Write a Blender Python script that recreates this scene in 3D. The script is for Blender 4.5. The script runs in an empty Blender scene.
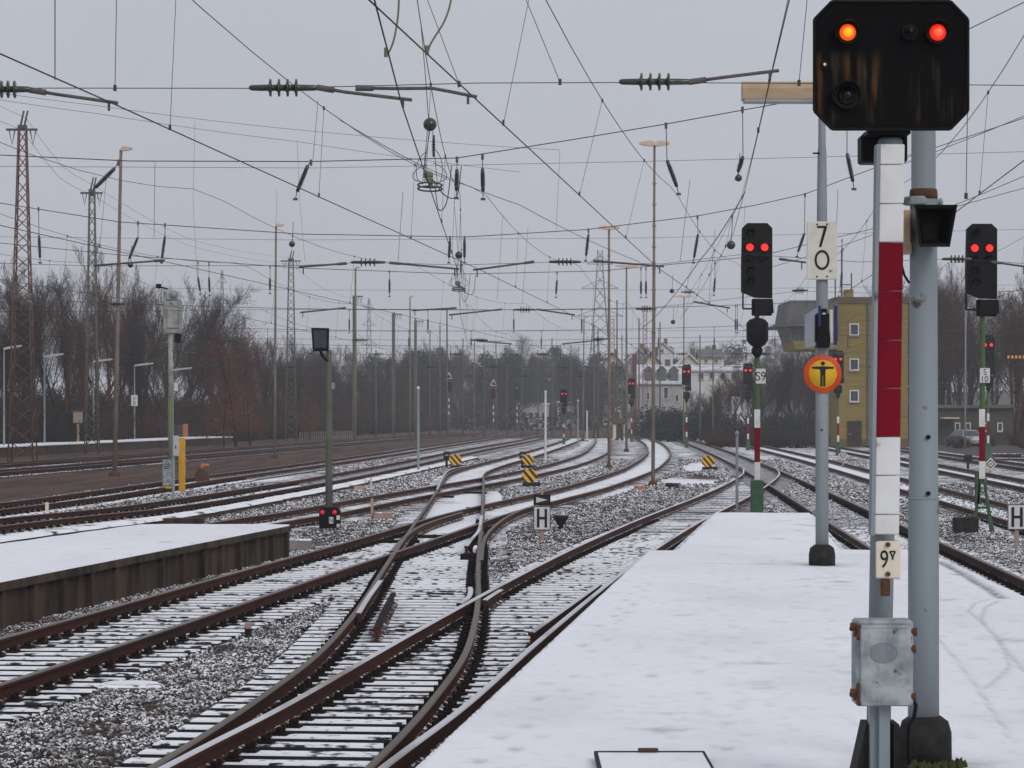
import bpy, math, random
import numpy as np
from mathutils import Vector, Matrix

# ------------------------------------------------------------------ camera, world, sun, exposure
SC = bpy.context.scene
COL = SC.collection
F, HOR, ZC = 2950.0, 415.0, 2.60          # focal length in pixels, horizon row, eye height
cam_d = bpy.data.cameras.new('camera')
cam_d.sensor_width = 36.0
cam_d.lens = 36.0 * F / 1024.0
cam_d.shift_y = (HOR - 384.0) / 1024.0
cam_d.clip_start = 0.1
cam_d.clip_end = 6000.0
cam = bpy.data.objects.new('camera', cam_d)
COL.objects.link(cam)
cam.location = (0, 0, ZC)
cam.rotation_euler = (math.radians(90), 0, 0)
SC.camera = cam

SUN_EL, SUN_AZ = math.radians(32), math.radians(150)
world = bpy.data.worlds.new('World')
SC.world = world
world.use_nodes = True
wn, wl = world.node_tree.nodes, world.node_tree.links
wn.clear()
w_out = wn.new('ShaderNodeOutputWorld')
w_bg = wn.new('ShaderNodeBackground')
w_sky = wn.new('ShaderNodeTexSky')
w_sky.sky_type = 'NISHITA'
w_sky.sun_disc = False
w_sky.sun_elevation = SUN_EL
w_sky.sun_rotation = SUN_AZ
w_sky.dust_density = 6.0
w_hsv = wn.new('ShaderNodeHueSaturation')
w_hsv.inputs['Saturation'].default_value = 0.25
wl.new(w_sky.outputs[0], w_hsv.inputs['Color'])
w_tc = wn.new('ShaderNodeTexCoord')
w_sep = wn.new('ShaderNodeSeparateXYZ')
wl.new(w_tc.outputs['Generated'], w_sep.inputs[0])
w_ramp = wn.new('ShaderNodeValToRGB')
w_ramp.color_ramp.elements[0].position = 0.0
w_ramp.color_ramp.elements[0].color = (0.480, 0.494, 0.540, 1)
w_ramp.color_ramp.elements[1].position = 0.16
w_ramp.color_ramp.elements[1].color = (0.515, 0.542, 0.605, 1)
e = w_ramp.color_ramp.elements.new(1.0)
e.color = (0.66, 0.68, 0.75, 1)
wl.new(w_sep.outputs['Z'], w_ramp.inputs[0])
w_noise = wn.new('ShaderNodeTexNoise')
w_noise.inputs['Scale'].default_value = 3.0
w_noise.inputs['Detail'].default_value = 3.0
wl.new(w_tc.outputs['Generated'], w_noise.inputs['Vector'])
w_nr = wn.new('ShaderNodeMapRange')
w_nr.inputs[1].default_value = 0.3
w_nr.inputs[2].default_value = 0.7
w_nr.inputs[3].default_value = 9.35
w_nr.inputs[4].default_value = 10.65
wl.new(w_noise.outputs[0], w_nr.inputs[0])
w_mul = wn.new('ShaderNodeVectorMath')
w_mul.operation = 'SCALE'
wl.new(w_ramp.outputs[0], w_mul.inputs[0])
wl.new(w_nr.outputs[0], w_mul.inputs['Scale'])
w_mix = wn.new('ShaderNodeMixRGB')
w_mix.inputs[0].default_value = 0.93
wl.new(w_hsv.outputs[0], w_mix.inputs[1])
wl.new(w_mul.outputs[0], w_mix.inputs[2])
wl.new(w_mix.outputs[0], w_bg.inputs['Color'])
w_bg.inputs['Strength'].default_value = 0.104
wl.new(w_bg.outputs[0], w_out.inputs['Surface'])

sun_d = bpy.data.lights.new('sun', 'SUN')
sun_d.energy = 1.1
sun_d.angle = math.radians(25)
sun_d.color = (1.0, 0.96, 0.92)
sun = bpy.data.objects.new('sun', sun_d)
COL.objects.link(sun)
sun.rotation_euler = (math.radians(90) - SUN_EL, 0, math.radians(180) - SUN_AZ)
vs = SC.view_settings
vs.view_transform = 'Standard'
vs.look = 'None'
vs.exposure = 0.0
vs.gamma = 1.0
vs.use_curve_mapping = False
try:
    SC.cycles.volume_bounces = 1
    SC.cycles.max_bounces = 6
    SC.cycles.use_denoising = True
except Exception:
    pass

# ------------------------------------------------------------------ helpers
R = random.Random(7)


def gp(x, y, z=0.0):
    """point at height z seen at picture position x, y (used once, to survey the place)"""
    d = F * (ZC - z) / (y - HOR)
    return Vector(((x - 512.0) * d / F, d, z))


def dp(x, y, d):
    return Vector(((x - 512.0) * d / F, d, ZC + (HOR - y) * d / F))


def spline(pts, step):
    """Catmull-Rom through points, resampled at an even step"""
    P = [np.array(p, float) for p in pts]
    P = [2 * P[0] - P[1]] + P + [2 * P[-1] - P[-2]]
    out = []
    for i in range(1, len(P) - 2):
        p0, p1, p2, p3 = P[i - 1:i + 3]
        n = max(4, int(np.linalg.norm(p2 - p1) / step * 3))
        for k in range(n):
            t = k / n
            out.append(0.5 * (2 * p1 + (p2 - p0) * t + (2 * p0 - 5 * p1 + 4 * p2 - p3) * t * t
                              + (3 * p1 - p0 - 3 * p2 + p3) * t ** 3))
    out.append(P[-2])
    out = np.array(out)
    seg = np.r_[0, np.cumsum(np.linalg.norm(np.diff(out, axis=0), axis=1))]
    s = np.arange(0, seg[-1], step)
    return np.stack([np.interp(s, seg, out[:, k]) for k in range(out.shape[1])], 1)


class MB:
    def __init__(self):
        self.v, self.f, self.m, self.sm = [], [], [], []

    def add(self, vs, fs, mi=0, smooth=False):
        o = len(self.v)
        self.v.extend([tuple(p) for p in vs])
        for q in fs:
            self.f.append([i + o for i in q])
            self.m.append(mi)
            self.sm.append(smooth)
        return self

    def box(self, c, s, mi=0, rz=0.0, bev=0.0, M=None):
        hx, hy, hz = s[0] / 2, s[1] / 2, s[2] / 2
        b = min(bev, hx * .9, hy * .9, hz * .9)
        if b <= 0:
            vs = [Vector((x * hx, y * hy, z * hz)) for z in (-1, 1) for x, y in ((-1, -1), (1, -1), (1, 1), (-1, 1))]
            fs = [(3, 2, 1, 0), (4, 5, 6, 7), (0, 1, 5, 4), (1, 2, 6, 5), (2, 3, 7, 6), (3, 0, 4, 7)]
        else:
            ring = []
            for z, ins in ((-hz, b), (-hz + b, 0), (hz - b, 0), (hz, b)):
                x, y = hx - ins, hy - ins
                k = b if ins == 0 else b * .5
                ring.append([(x - k, -y), (x, -y + k), (x, y - k), (x - k, y), (-x + k, y), (-x, y - k), (-x, -y + k), (-x + k, -y)])
                ring[-1] = [Vector((p[0], p[1], z)) for p in ring[-1]]
            vs = [p for r in ring for p in r]
            fs = [tuple(reversed(range(8))), tuple(range(24, 32))]
            for i in range(3):
                for j in range(8):
                    a, c2 = i * 8 + j, i * 8 + (j + 1) % 8
                    fs.append((a, c2, c2 + 8, a + 8))
        ro = Matrix.Rotation(rz, 3, 'Z') if M is None else M
        cc = Vector(c)
        return self.add([ro @ p + cc for p in vs], fs, mi)

    def cyl(self, p0, p1, r0, r1=None, n=12, mi=0, caps=True, smooth=True):
        p0, p1 = Vector(p0), Vector(p1)
        r1 = r0 if r1 is None else r1
        ax = (p1 - p0)
        if ax.length < 1e-6:
            return self
        ax.normalize()
        u = ax.orthogonal().normalized()
        w = ax.cross(u)
        vs = []
        for p, r in ((p0, r0), (p1, r1)):
            for k in range(n):
                a = 2 * math.pi * k / n
                vs.append(p + (u * math.cos(a) + w * math.sin(a)) * r)
        self.add(vs, [(k, (k + 1) % n, n + (k + 1) % n, n + k) for k in range(n)], mi, smooth)
        if caps:
            self.add(vs[:n], [tuple(reversed(range(n)))], mi)
            self.add(vs[n:], [tuple(range(n))], mi)
        return self

    def tube(self, pts, r, n=5, mi=0):
        pts = [Vector(p) for p in pts]
        rs = r if isinstance(r, (list, tuple)) else [r] * len(pts)
        vs, fs = [], []
        t0 = (pts[1] - pts[0]).normalized()
        u = t0.orthogonal().normalized()
        for i, p in enumerate(pts):
            t = (pts[min(i + 1, len(pts) - 1)] - pts[max(i - 1, 0)])
            if t.length < 1e-9:
                t = t0
            t = t.normalized()
            u = (u - t * u.dot(t))
            u = u.normalized() if u.length > 1e-6 else t.orthogonal().normalized()
            w = t.cross(u)
            for k in range(n):
                a = 2 * math.pi * k / n
                vs.append(p + (u * math.cos(a) + w * math.sin(a)) * rs[i])
        for i in range(len(pts) - 1):
            for k in range(n):
                a, b = i * n + k, i * n + (k + 1) % n
                fs.append((a, b, b + n, a + n))
        fs.append(tuple(reversed(range(n))))
        fs.append(tuple(range(len(vs) - n, len(vs))))
        return self.add(vs, fs, mi, True)

    def lathe(self, prof, o=(0, 0, 0), ax=(0, 0, 1), n=16, mi=0, smooth=True):
        o, ax = Vector(o), Vector(ax).normalized()
        u = ax.orthogonal().normalized()
        w = ax.cross(u)
        vs, fs = [], []
        for r, h in prof:
            for k in range(n):
                a = 2 * math.pi * k / n
                vs.append(o + ax * h + (u * math.cos(a) + w * math.sin(a)) * r)
        for i in range(len(prof) - 1):
            for k in range(n):
                a, b = i * n + k, i * n + (k + 1) % n
                fs.append((a, b, b + n, a + n))
        if prof[0][0] > 1e-4:
            fs.append(tuple(reversed(range(n))))
        if prof[-1][0] > 1e-4:
            fs.append(tuple(range(len(vs) - n, len(vs))))
        return self.add(vs, fs, mi, smooth)

    def ball(self, c, r, n=14, mi=0, sz=1.0):
        m = 9
        prof = [(max(1e-5, r * math.sin(math.pi * i / m)), -r * sz * math.cos(math.pi * i / m)) for i in range(m + 1)]
        return self.lathe(prof, c, (0, 0, 1), n, mi)

    def prism(self, poly, y0, y1, mi=0, axis='y'):
        """extrude an outline: axis y -> outline in x,z ; axis z -> outline in x,y ; axis x -> outline in y,z"""
        def mk(a, b, t):
            return {'y': (a, t, b), 'z': (a, b, t), 'x': (t, a, b)}[axis]
        n = len(poly)
        vs = [mk(a, b, y0) for a, b in poly] + [mk(a, b, y1) for a, b in poly]
        fs = [tuple(range(n)), tuple(reversed(range(n, 2 * n)))]
        fs += [(i, n + i, n + (i + 1) % n, (i + 1) % n) for i in range(n)]
        return self.add(vs, fs, mi)

    def sweep(self, path, prof, mids, z=0.0):
        """sweep closed profile (across, up) along a ground polyline; mids = material per profile edge"""
        path = np.asarray(path, float)[:, :2]
        t = np.gradient(path, axis=0)
        t /= np.linalg.norm(t, axis=1)[:, None]
        nx, ny = t[:, 1], -t[:, 0]
        n = len(prof)
        vs, fs, ms = [], [], []
        for i in range(len(path)):
            for a, b in prof:
                vs.append((path[i, 0] + nx[i] * a, path[i, 1] + ny[i] * a, z + b))
        o = len(self.v)
        self.v.extend(vs)
        for i in range(len(path) - 1):
            for k in range(n):
                a, b = i * n + k + o, i * n + (k + 1) % n + o
                self.f.append([a, a + n, b + n, b])
                self.m.append(mids[k])
                self.sm.append(False)
        self.f.append([o + k for k in range(n)])
        self.f.append([o + (len(path) - 1) * n + k for k in reversed(range(n))])
        self.m += [mids[-1]] * 2
        self.sm += [False] * 2
        return self

    def mesh(self, name, mats, off=(0, 0, 0)):
        me = bpy.data.meshes.new(name)
        ox, oy, oz = off
        me.from_pydata([(x - ox, y - oy, z - oz) for x, y, z in self.v], [], self.f)
        for m in mats:
            me.materials.append(m)
        me.polygons.foreach_set('material_index', self.m)
        me.polygons.foreach_set('use_smooth', self.sm)
        me.update()
        return me


def link(name, data, parent=None, loc=(0, 0, 0)):
    o = bpy.data.objects.new(name, data)
    COL.objects.link(o)
    o.location = loc
    if parent is not None:
        o.parent = parent
    return o


def tag(o, label=None, cat=None, group=None, kind=None):
    if label:
        o['label'] = label
    if cat:
        o['category'] = cat
    if group:
        o['group'] = group
    if kind:
        o['kind'] = kind
    return o


def thing(name, label, cat, loc=(0, 0, 0), group=None, rz=0.0):
    o = link(name, None, None, loc)
    o.empty_display_size = 0.2
    o.rotation_euler = (0, 0, rz)
    return tag(o, label, cat, group)


def part(name, mb, mats, parent, world_coords=False, label=None):
    """a part; mesh given in the thing's own coordinates, or in world ones"""
    if not isinstance(mats, (list, tuple)):
        mats = [mats]
    off = (0, 0, 0)
    if world_coords:
        p = parent
        off = Vector((0, 0, 0))
        while p is not None:
            off += p.location
            p = p.parent
    o = link(name, mb.mesh(name, mats, off), parent)
    if label:
        o['label'] = label
    return o


def solo(name, mb, mats, label, cat, group=None, loc=None):
    """a thing that is one mesh; mesh given in world coordinates, origin moved to loc"""
    if not isinstance(mats, (list, tuple)):
        mats = [mats]
    loc = loc or (0, 0, 0)
    return tag(link(name, mb.mesh(name, mats, loc), None, loc), label, cat, group)


def kids(o):
    return [c for c in bpy.data.objects if c.parent == o]


_KIDS = {}


def copy_thing(o, loc, rz=None, scale=None, label=None):
    if o.name not in _KIDS:
        _KIDS[o.name] = [(c, kids(c)) for c in kids(o)]
    c = o.copy()
    COL.objects.link(c)
    c.location = loc
    if rz is not None:
        c.rotation_euler = (0, 0, rz)
    if scale is not None:
        c.scale = scale if hasattr(scale, '__len__') else (scale,) * 3
    if label:
        c['label'] = label
    for ch, gs in _KIDS[o.name]:
        d = ch.copy()
        COL.objects.link(d)
        d.parent = c
        for g in gs:
            h = g.copy()
            COL.objects.link(h)
            h.parent = d
    return c


def text_mesh(txt, h, mat, name, depth=0.004, sx=0.85, bold=0.0):
    cu = bpy.data.curves.new('lettering', 'FONT')
    cu.body = txt
    cu.align_x = 'CENTER'
    cu.align_y = 'CENTER'
    cu.size = h / 0.72
    cu.offset = bold
    cu.extrude = depth / 2
    ob = bpy.data.objects.new('lettering', cu)
    COL.objects.link(ob)
    dg = bpy.context.evaluated_depsgraph_get()
    me = bpy.data.meshes.new_from_object(ob.evaluated_get(dg))
    bpy.data.objects.remove(ob)
    bpy.data.curves.remove(cu)
    me.name = name
    co = np.empty(len(me.vertices) * 3)
    me.vertices.foreach_get('co', co)
    co = co.reshape(-1, 3)
    mid = (co.min(0) + co.max(0)) / 2
    k = h / (co[:, 1].max() - co[:, 1].min()) if txt else 1
    new = np.stack([(co[:, 0] - mid[0]) * k * sx, co[:, 2], (co[:, 1] - mid[1]) * k], 1)
    me.vertices.foreach_set('co', new.ravel())
    me.materials.clear()
    me.materials.append(mat)
    me.flip_normals()
    me.update()
    return me


def letter(txt, h, mat, parent, loc, name='lettering', sx=0.85, bold=0.0):
    o = link(name, text_mesh(txt, h, mat, name, sx=sx, bold=bold), parent, loc)
    return o


# ------------------------------------------------------------------ materials
def new_mat(name):
    m = bpy.data.materials.new(name)
    m.use_nodes = True
    nt = m.node_tree
    b = nt.nodes.get('Principled BSDF')
    return m, nt, b


def noise(nt, scale, detail=3, coord='Object', vec_scale=None):
    tc = nt.nodes.new('ShaderNodeTexCoord')
    src = tc.outputs[coord] if coord in ('Object', 'Generated') else None
    if coord == 'World':
        g = nt.nodes.new('ShaderNodeNewGeometry')
        src = g.outputs['Position']
    if vec_scale:
        mp = nt.nodes.new('ShaderNodeMapping')
        mp.inputs['Scale'].default_value = vec_scale
        nt.links.new(src, mp.inputs[0])
        src = mp.outputs[0]
    n = nt.nodes.new('ShaderNodeTexNoise')
    n.inputs['Scale'].default_value = scale
    n.inputs['Detail'].default_value = detail
    nt.links.new(src, n.inputs['Vector'])
    return n.outputs[0]


def ramp(nt, src, lo, hi, a=0.0, b=1.0):
    r = nt.nodes.new('ShaderNodeMapRange')
    r.inputs[1].default_value = lo
    r.inputs[2].default_value = hi
    r.inputs[3].default_value = a
    r.inputs[4].default_value = b
    nt.links.new(src, r.inputs[0])
    return r.outputs[0]


def mixc(nt, fac, a, b):
    m = nt.nodes.new('ShaderNodeMixRGB')
    for i, s in ((0, fac), (1, a), (2, b)):
        if isinstance(s, (int, float)):
            m.inputs[i].default_value = s
        elif isinstance(s, (tuple, list)):
            m.inputs[i].default_value = (*s[:3], 1)
        else:
            nt.links.new(s, m.inputs[i])
    return m.outputs[0]


def math_n(nt, op, a, b):
    m = nt.nodes.new('ShaderNodeMath')
    m.operation = op
    for i, s in ((0, a), (1, b)):
        if isinstance(s, (int, float)):
            m.inputs[i].default_value = s
        else:
            nt.links.new(s, m.inputs[i])
    return m.outputs[0]


def bump(nt, b, src, strength=0.3, dist=0.02):
    n = nt.nodes.new('ShaderNodeBump')
    n.inputs['Strength'].default_value = strength
    n.inputs['Distance'].default_value = dist
    nt.links.new(src, n.inputs['Height'])
    nt.links.new(n.outputs[0], b.inputs['Normal'])


SNOW = (0.83, 0.84, 0.875)


def paint(name, c1, c2=None, rough=0.6, metal=0.0, scale=6.0, lo=0.4, hi=0.7, vec=None, rust=None, rust_lo=0.62, rust_scale=14, snow=None, bmp=0.0, spec=0.22):
    """weathered surface: two tones through noise, optional rust blotches, optional snow lying on upward faces"""
    m, nt, b = new_mat(name)
    col = mixc(nt, ramp(nt, noise(nt, scale, 5, 'Object', vec), lo, hi), c1, c2 or tuple(k * 0.75 for k in c1))
    if rust:
        col = mixc(nt, ramp(nt, noise(nt, rust_scale, 4), rust_lo, rust_lo + .08), col, rust)
    if snow is not None:
        g = nt.nodes.new('ShaderNodeNewGeometry')
        sp = nt.nodes.new('ShaderNodeSeparateXYZ')
        nt.links.new(g.outputs['Normal'], sp.inputs[0])
        up = ramp(nt, sp.outputs['Z'], 0.35, 0.7)
        nn = ramp(nt, noise(nt, 9.0, 5, 'World'), 0.62 - 0.35 * snow, 0.70 - 0.35 * snow)
        col = mixc(nt, math_n(nt, 'MULTIPLY', up, nn), col, SNOW)
    nt.links.new(col, b.inputs['Base Color'])
    b.inputs['Roughness'].default_value = rough
    b.inputs['Metallic'].default_value = metal
    b.inputs['Specular IOR Level'].default_value = spec
    if bmp:
        bump(nt, b, noise(nt, scale * 4, 4), bmp, 0.01)
    return m


def lamp_mat(name, col, strength):
    m, nt, b = new_mat(name)
    b.inputs['Base Color'].default_value = (*[c * .5 for c in col], 1)
    b.inputs['Emission Color'].default_value = (*col, 1)
    b.inputs['Emission Strength'].default_value = strength
    b.inputs['Roughness'].default_value = 0.3
    # a lens brighter in its middle, where the bulb sits behind the glass
    tc = nt.nodes.new('ShaderNodeTexCoord')
    return m


RUST = (0.10, 0.045, 0.022)
M = {}
M['steel_grey'] = paint('grey_paint', (0.235, 0.270, 0.288), (0.175, 0.203, 0.218), 0.55, scale=3, vec=(1, 1, .25), rust=(.07, .05, .04), rust_lo=0.655, rust_scale=7)
M['lamp_pole'] = paint('pale_grey_paint', (0.26, 0.285, 0.30), (0.20, 0.225, 0.24), 0.55, scale=3, vec=(1, 1, .25), rust=(.09, .07, .06), rust_lo=0.70)
M['galv'] = paint('worn_galvanised_paint', (0.33, 0.37, 0.38), (0.135, 0.16, 0.172), 0.55, 0.0, scale=11, lo=.36, hi=.66, rust=(0.055, .048, .045), rust_lo=0.61, rust_scale=13, bmp=0.3)
M['black'] = paint('black_enamel', (0.005, 0.005, 0.0055), (0.010, 0.008, 0.007), 0.6, scale=5, spec=0.12)
M['black_rough'] = paint('black_tar', (0.012, 0.012, 0.013), (0.03, 0.028, 0.025), 0.8, scale=12, bmp=0.5)
M['white_enamel'] = paint('white_enamel', (0.66, 0.66, 0.65), (0.54, 0.535, 0.51), 0.4, scale=5, rust=(.30, .26, .21), rust_lo=0.70, rust_scale=10)
M['red_enamel'] = paint('red_enamel', (0.17, 0.003, 0.014), (0.135, 0.002, 0.011), 0.5, scale=4, spec=0.08)
M['cream'] = paint('cream_sign', (0.62, 0.595, 0.52), (0.55, 0.52, 0.44), 0.5, scale=8)
M['peach'] = paint('yellowed_sign', (0.68, 0.60, 0.49), (0.60, 0.50, 0.39), 0.5, scale=10, rust=RUST, rust_lo=0.70)
M['ink'] = paint('black_lettering', (0.012, 0.013, 0.02), None, 0.6)
M['rust'] = paint('rust', RUST, (0.06, 0.03, 0.02), 0.85, scale=20, bmp=0.4)
M['rust_mast'] = paint('rusty_mast', (0.15, 0.085, 0.068), (0.09, 0.055, 0.047), 0.8, scale=6)
M['mast_green'] = paint('green_grey_mast', (0.125, 0.13, 0.10), (0.085, 0.082, 0.068), 0.8, scale=4)
M['mast_tan'] = paint('weathered_tan_mast', (0.20, 0.16, 0.125), (0.12, 0.10, 0.085), 0.8, scale=5, vec=(1, 1, .3))
M['mast_pink'] = paint('primer_red_mast', (0.27, 0.155, 0.125), (0.2, 0.12, 0.10), 0.8, scale=5, vec=(1, 1, .3))
M['green'] = paint('signal_green', (0.075, 0.135, 0.05), (0.05, 0.09, 0.045), 0.55, scale=6)
M['green_dk'] = paint('dark_signal_green', (0.045, 0.11, 0.055), (0.03, 0.07, 0.04), 0.55, scale=6)
M['mossy'] = paint('mossy_post', (0.135, 0.14, 0.125), (0.085, 0.105, 0.045), 0.75, scale=2.5, vec=(1, 1, .5))
M['tan'] = paint('tan_luminaire', (0.42, 0.30, 0.19), (0.34, 0.25, 0.17), 0.5, scale=6, vec=(1, 1, 3))
M['lumin'] = paint('pale_luminaire', (0.62, 0.46, 0.36), (0.5, 0.38, 0.3), 0.5)
M['pale_arm'] = paint('pale_grey_arm', (0.50, 0.47, 0.43), (0.42, 0.40, 0.37), 0.5)
M['picket'] = paint('weathered_pickets', (0.24, 0.21, 0.185), (0.18, 0.15, 0.13), 0.8)
M['diffuser'] = paint('lamp_diffuser', (0.40, 0.40, 0.42), None, 0.3)
M['insul_green'] = paint('green_glazed_insulator', (0.030, 0.042, 0.026), (0.018, 0.028, 0.022), 0.25, spec=0.6)
M['insul_dark'] = paint('brown_glazed_insulator', (0.022, 0.016, 0.030), (0.014, 0.012, 0.02), 0.3, spec=0.6)
M['wire'] = paint('oxidised_wire', (0.050, 0.052, 0.055), None, 0.6)
M['wire_far'] = paint('thin_wire', (0.10, 0.10, 0.11), None, 0.7)
M['arm'] = paint('galvanised_arm', (0.11, 0.10, 0.10), (0.07, 0.065, 0.07), 0.6, scale=20)
M['copper'] = paint('verdigris_copper', (0.12, 0.155, 0.12), (0.20, 0.17, 0.07), 0.55, scale=30)
M['yellow'] = paint('yellow_paint', (0.62, 0.33, 0.025), (0.52, 0.26, 0.02), 0.5)
M['lemon'] = paint('sign_yellow', (0.70, 0.40, 0.02), (0.65, 0.36, 0.02), 0.4)
M['orange'] = paint('sign_orange', (0.60, 0.065, 0.012), None, 0.4)
M['blue_edge'] = paint('dark_blue_edge', (0.02, 0.025, 0.12), None, 0.5)
M['board'] = paint('pale_board', (0.42, 0.44, 0.48), (0.36, 0.38, 0.42), 0.4)
M['dark_glass'] = paint('dark_lens', (0.004, 0.004, 0.005), None, 0.3, spec=0.2)
M['red_lit'] = lamp_mat('lit_red_lens', (1.0, 0.016, 0.008), 1.0)
M['red_lit_far'] = lamp_mat('lit_red_lens_far', (1.0, 0.030, 0.022), 1.5)
M['red_glow'] = lamp_mat('lit_signal_red', (1.0, 0.06, 0.02), 1.5)
M['amber_lit'] = lamp_mat('lit_amber_lens', (1.0, 0.085, 0.002), 1.0)
M['concrete'] = paint('concrete', (0.27, 0.25, 0.24), (0.2, 0.18, 0.17), 0.9, scale=5, bmp=0.3, snow=0.5)
M['pink_stone'] = paint('pink_concrete', (0.36, 0.26, 0.22), (0.28, 0.2, 0.18), 0.9, scale=7, bmp=0.3, snow=0.3)
M['brick_orange'] = paint('orange_block', (0.45, 0.17, 0.07), (0.35, 0.13, 0.06), 0.8, scale=10)


def mat_snow(name, bmp=0.12, tracks=False):
    m, nt, b = new_mat(name)
    big = noise(nt, 0.35, 4, 'World', (1.0, .35, 1))
    fine = noise(nt, 9.0, 6, 'World', (1.0, .6, 1))
    col = mixc(nt, ramp(nt, big, .35, .7), (0.83, 0.84, 0.875), (0.76, 0.772, 0.81))
    col = mixc(nt, ramp(nt, fine, .54, .74, 0, .65), col, (0.62, 0.64, 0.69))
    med = noise(nt, 1.1, 7, 'World', (.7, .35, 1))
    col = mixc(nt, ramp(nt, med, .50, .72, 0, .5), col, (0.64, 0.655, 0.70))
    thin = noise(nt, 1.7, 8, 'World', (1.0, .55, 1))
    col = mixc(nt, ramp(nt, thin, .64, .75, 0, 0.55), col, (0.27, 0.26, 0.27))
    nt.links.new(col, b.inputs['Base Color'])
    b.inputs['Roughness'].default_value = 0.7
    b.inputs['Specular IOR Level'].default_value = 0.3
    s = math_n(nt, 'ADD', noise(nt, 3.0, 6, 'World', (1, .6, 1)), math_n(nt, 'MULTIPLY', noise(nt, 40.0, 3, 'World'), 0.25))
    bump(nt, b, s, bmp * 3, 0.04)
    return m


M['snow'] = mat_snow('trodden_snow')
M['snow_clean'] = paint('snow', SNOW, (0.70, 0.715, 0.76), 0.7, scale=2.0, lo=.35, hi=.75, bmp=0.2)
M['rail_side'] = paint('rusty_rail', (0.060, 0.0205, 0.0125), (0.034, 0.0135, 0.0095), 0.8, scale=2, snow=0.22, vec=(1, .15, 1), spec=.12)
M['rail_head'] = paint('worn_rail_head', (0.15, 0.115, 0.10), (0.085, 0.055, 0.045), 0.42, 0.5, scale=1.5, vec=(1, .1, 1))
M['rail_head_sky_snow'] = paint('sky_sheen_and_snow_rail_head', (0.60, 0.60, 0.64), (0.18, 0.14, 0.12), 0.5, 0.1, scale=0.8, lo=0.52, hi=0.72, vec=(1, .3, 1))  # pale tone paints sky reflection on the near track, snow on loose rails
M['rail_head_dull'] = paint('dull_rail_head', (0.13, 0.10, 0.078), (0.085, 0.062, 0.05), 0.5, 0.4, scale=1.5, vec=(1, .1, 1))
M['fasten'] = paint('dark_fastening', (0.010, 0.008, 0.009), (0.018, 0.012, 0.010), 0.9, spec=.1)


def mat_sleeper(name, amount):
    m, nt, b = new_mat(name)
    g = nt.nodes.new('ShaderNodeNewGeometry')
    sp = nt.nodes.new('ShaderNodeSeparateXYZ')
    nt.links.new(g.outputs['Normal'], sp.inputs[0])
    up = ramp(nt, sp.outputs['Z'], 0.4, 0.75)
    n1 = noise(nt, 7.0, 6, 'World')
    n2 = noise(nt, 0.55, 3, 'World')
    s = math_n(nt, 'ADD', n1, math_n(nt, 'MULTIPLY', n2, 0.5))
    k = ramp(nt, s, 0.95 - 0.4 * amount, 1.05 - 0.4 * amount)
    wood = mixc(nt, noise(nt, 4, 5, 'Object'), (0.014, 0.012, 0.016), (0.008, 0.008, 0.012))
    col = mixc(nt, math_n(nt, 'MULTIPLY', up, k), wood, SNOW)
    nt.links.new(col, b.inputs['Base Color'])
    b.inputs['Roughness'].default_value = 0.85
    bump(nt, b, n1, 0.3, 0.02)
    return m


M['sleeper'] = mat_sleeper('snowy_sleeper', 0.81)
M['sleeper_bare'] = mat_sleeper('patchy_sleeper', 0.55)


def mat_ground():
    m, nt, b = new_mat('ballast_ground')
    at = nt.nodes.new('ShaderNodeAttribute')
    at.attribute_name = 'snow'
    at2 = nt.nodes.new('ShaderNodeAttribute')
    at2.attribute_name = 'brown'
    fine = noise(nt, 22.0, 3, 'World')
    vor = nt.nodes.new('ShaderNodeTexVoronoi')
    vor.inputs['Scale'].default_value = 17.0
    g = nt.nodes.new('ShaderNodeNewGeometry')
    nt.links.new(g.outputs['Position'], vor.inputs['Vector'])
    hsv = nt.nodes.new('ShaderNodeSeparateColor')
    nt.links.new(vor.outputs['Color'], hsv.inputs[0])
    stone = mixc(nt, hsv.outputs[0], (0.026, 0.021, 0.020), (0.105, 0.088, 0.082))
    brown = mixc(nt, hsv.outputs[1], (0.045, 0.023, 0.0145), (0.120, 0.070, 0.048))
    band = noise(nt, 1.0, 4, 'World', (1.1, .05, 1))
    brown = mixc(nt, ramp(nt, band, .42, .62), brown, (0.034, 0.0165, 0.011))
    brown = mixc(nt, ramp(nt, noise(nt, 1.3, 6, 'World', (1, .5, 1)), .55, .7, 0, .7), brown, (0.135, 0.082, 0.058))
    base = mixc(nt, at2.outputs['Fac'], stone, brown)
    mid = noise(nt, 0.9, 6, 'World')
    big = noise(nt, 0.22, 3, 'World')
    s = math_n(nt, 'ADD', math_n(nt, 'MULTIPLY', math_n(nt, 'SUBTRACT', fine, 0.5), 1.0), at.outputs['Fac'])
    s = math_n(nt, 'ADD', s, math_n(nt, 'MULTIPLY', math_n(nt, 'SUBTRACT', hsv.outputs[2], 0.5), 0.35))
    s = math_n(nt, 'ADD', s, math_n(nt, 'MULTIPLY', math_n(nt, 'SUBTRACT', mid, 0.5), 1.1))
    s = math_n(nt, 'ADD', s, math_n(nt, 'MULTIPLY', math_n(nt, 'SUBTRACT', big, 0.5), 0.6))
    k = ramp(nt, s, 0.485, 0.555)
    col = mixc(nt, k, base, SNOW)
    nt.links.new(col, b.inputs['Base Color'])
    b.inputs['Roughness'].default_value = 0.9
    b.inputs['Specular IOR Level'].default_value = 0.2
    bump(nt, b, vor.outputs['Distance'], 0.7, 0.03)
    return m


M['ground'] = mat_ground()


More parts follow.
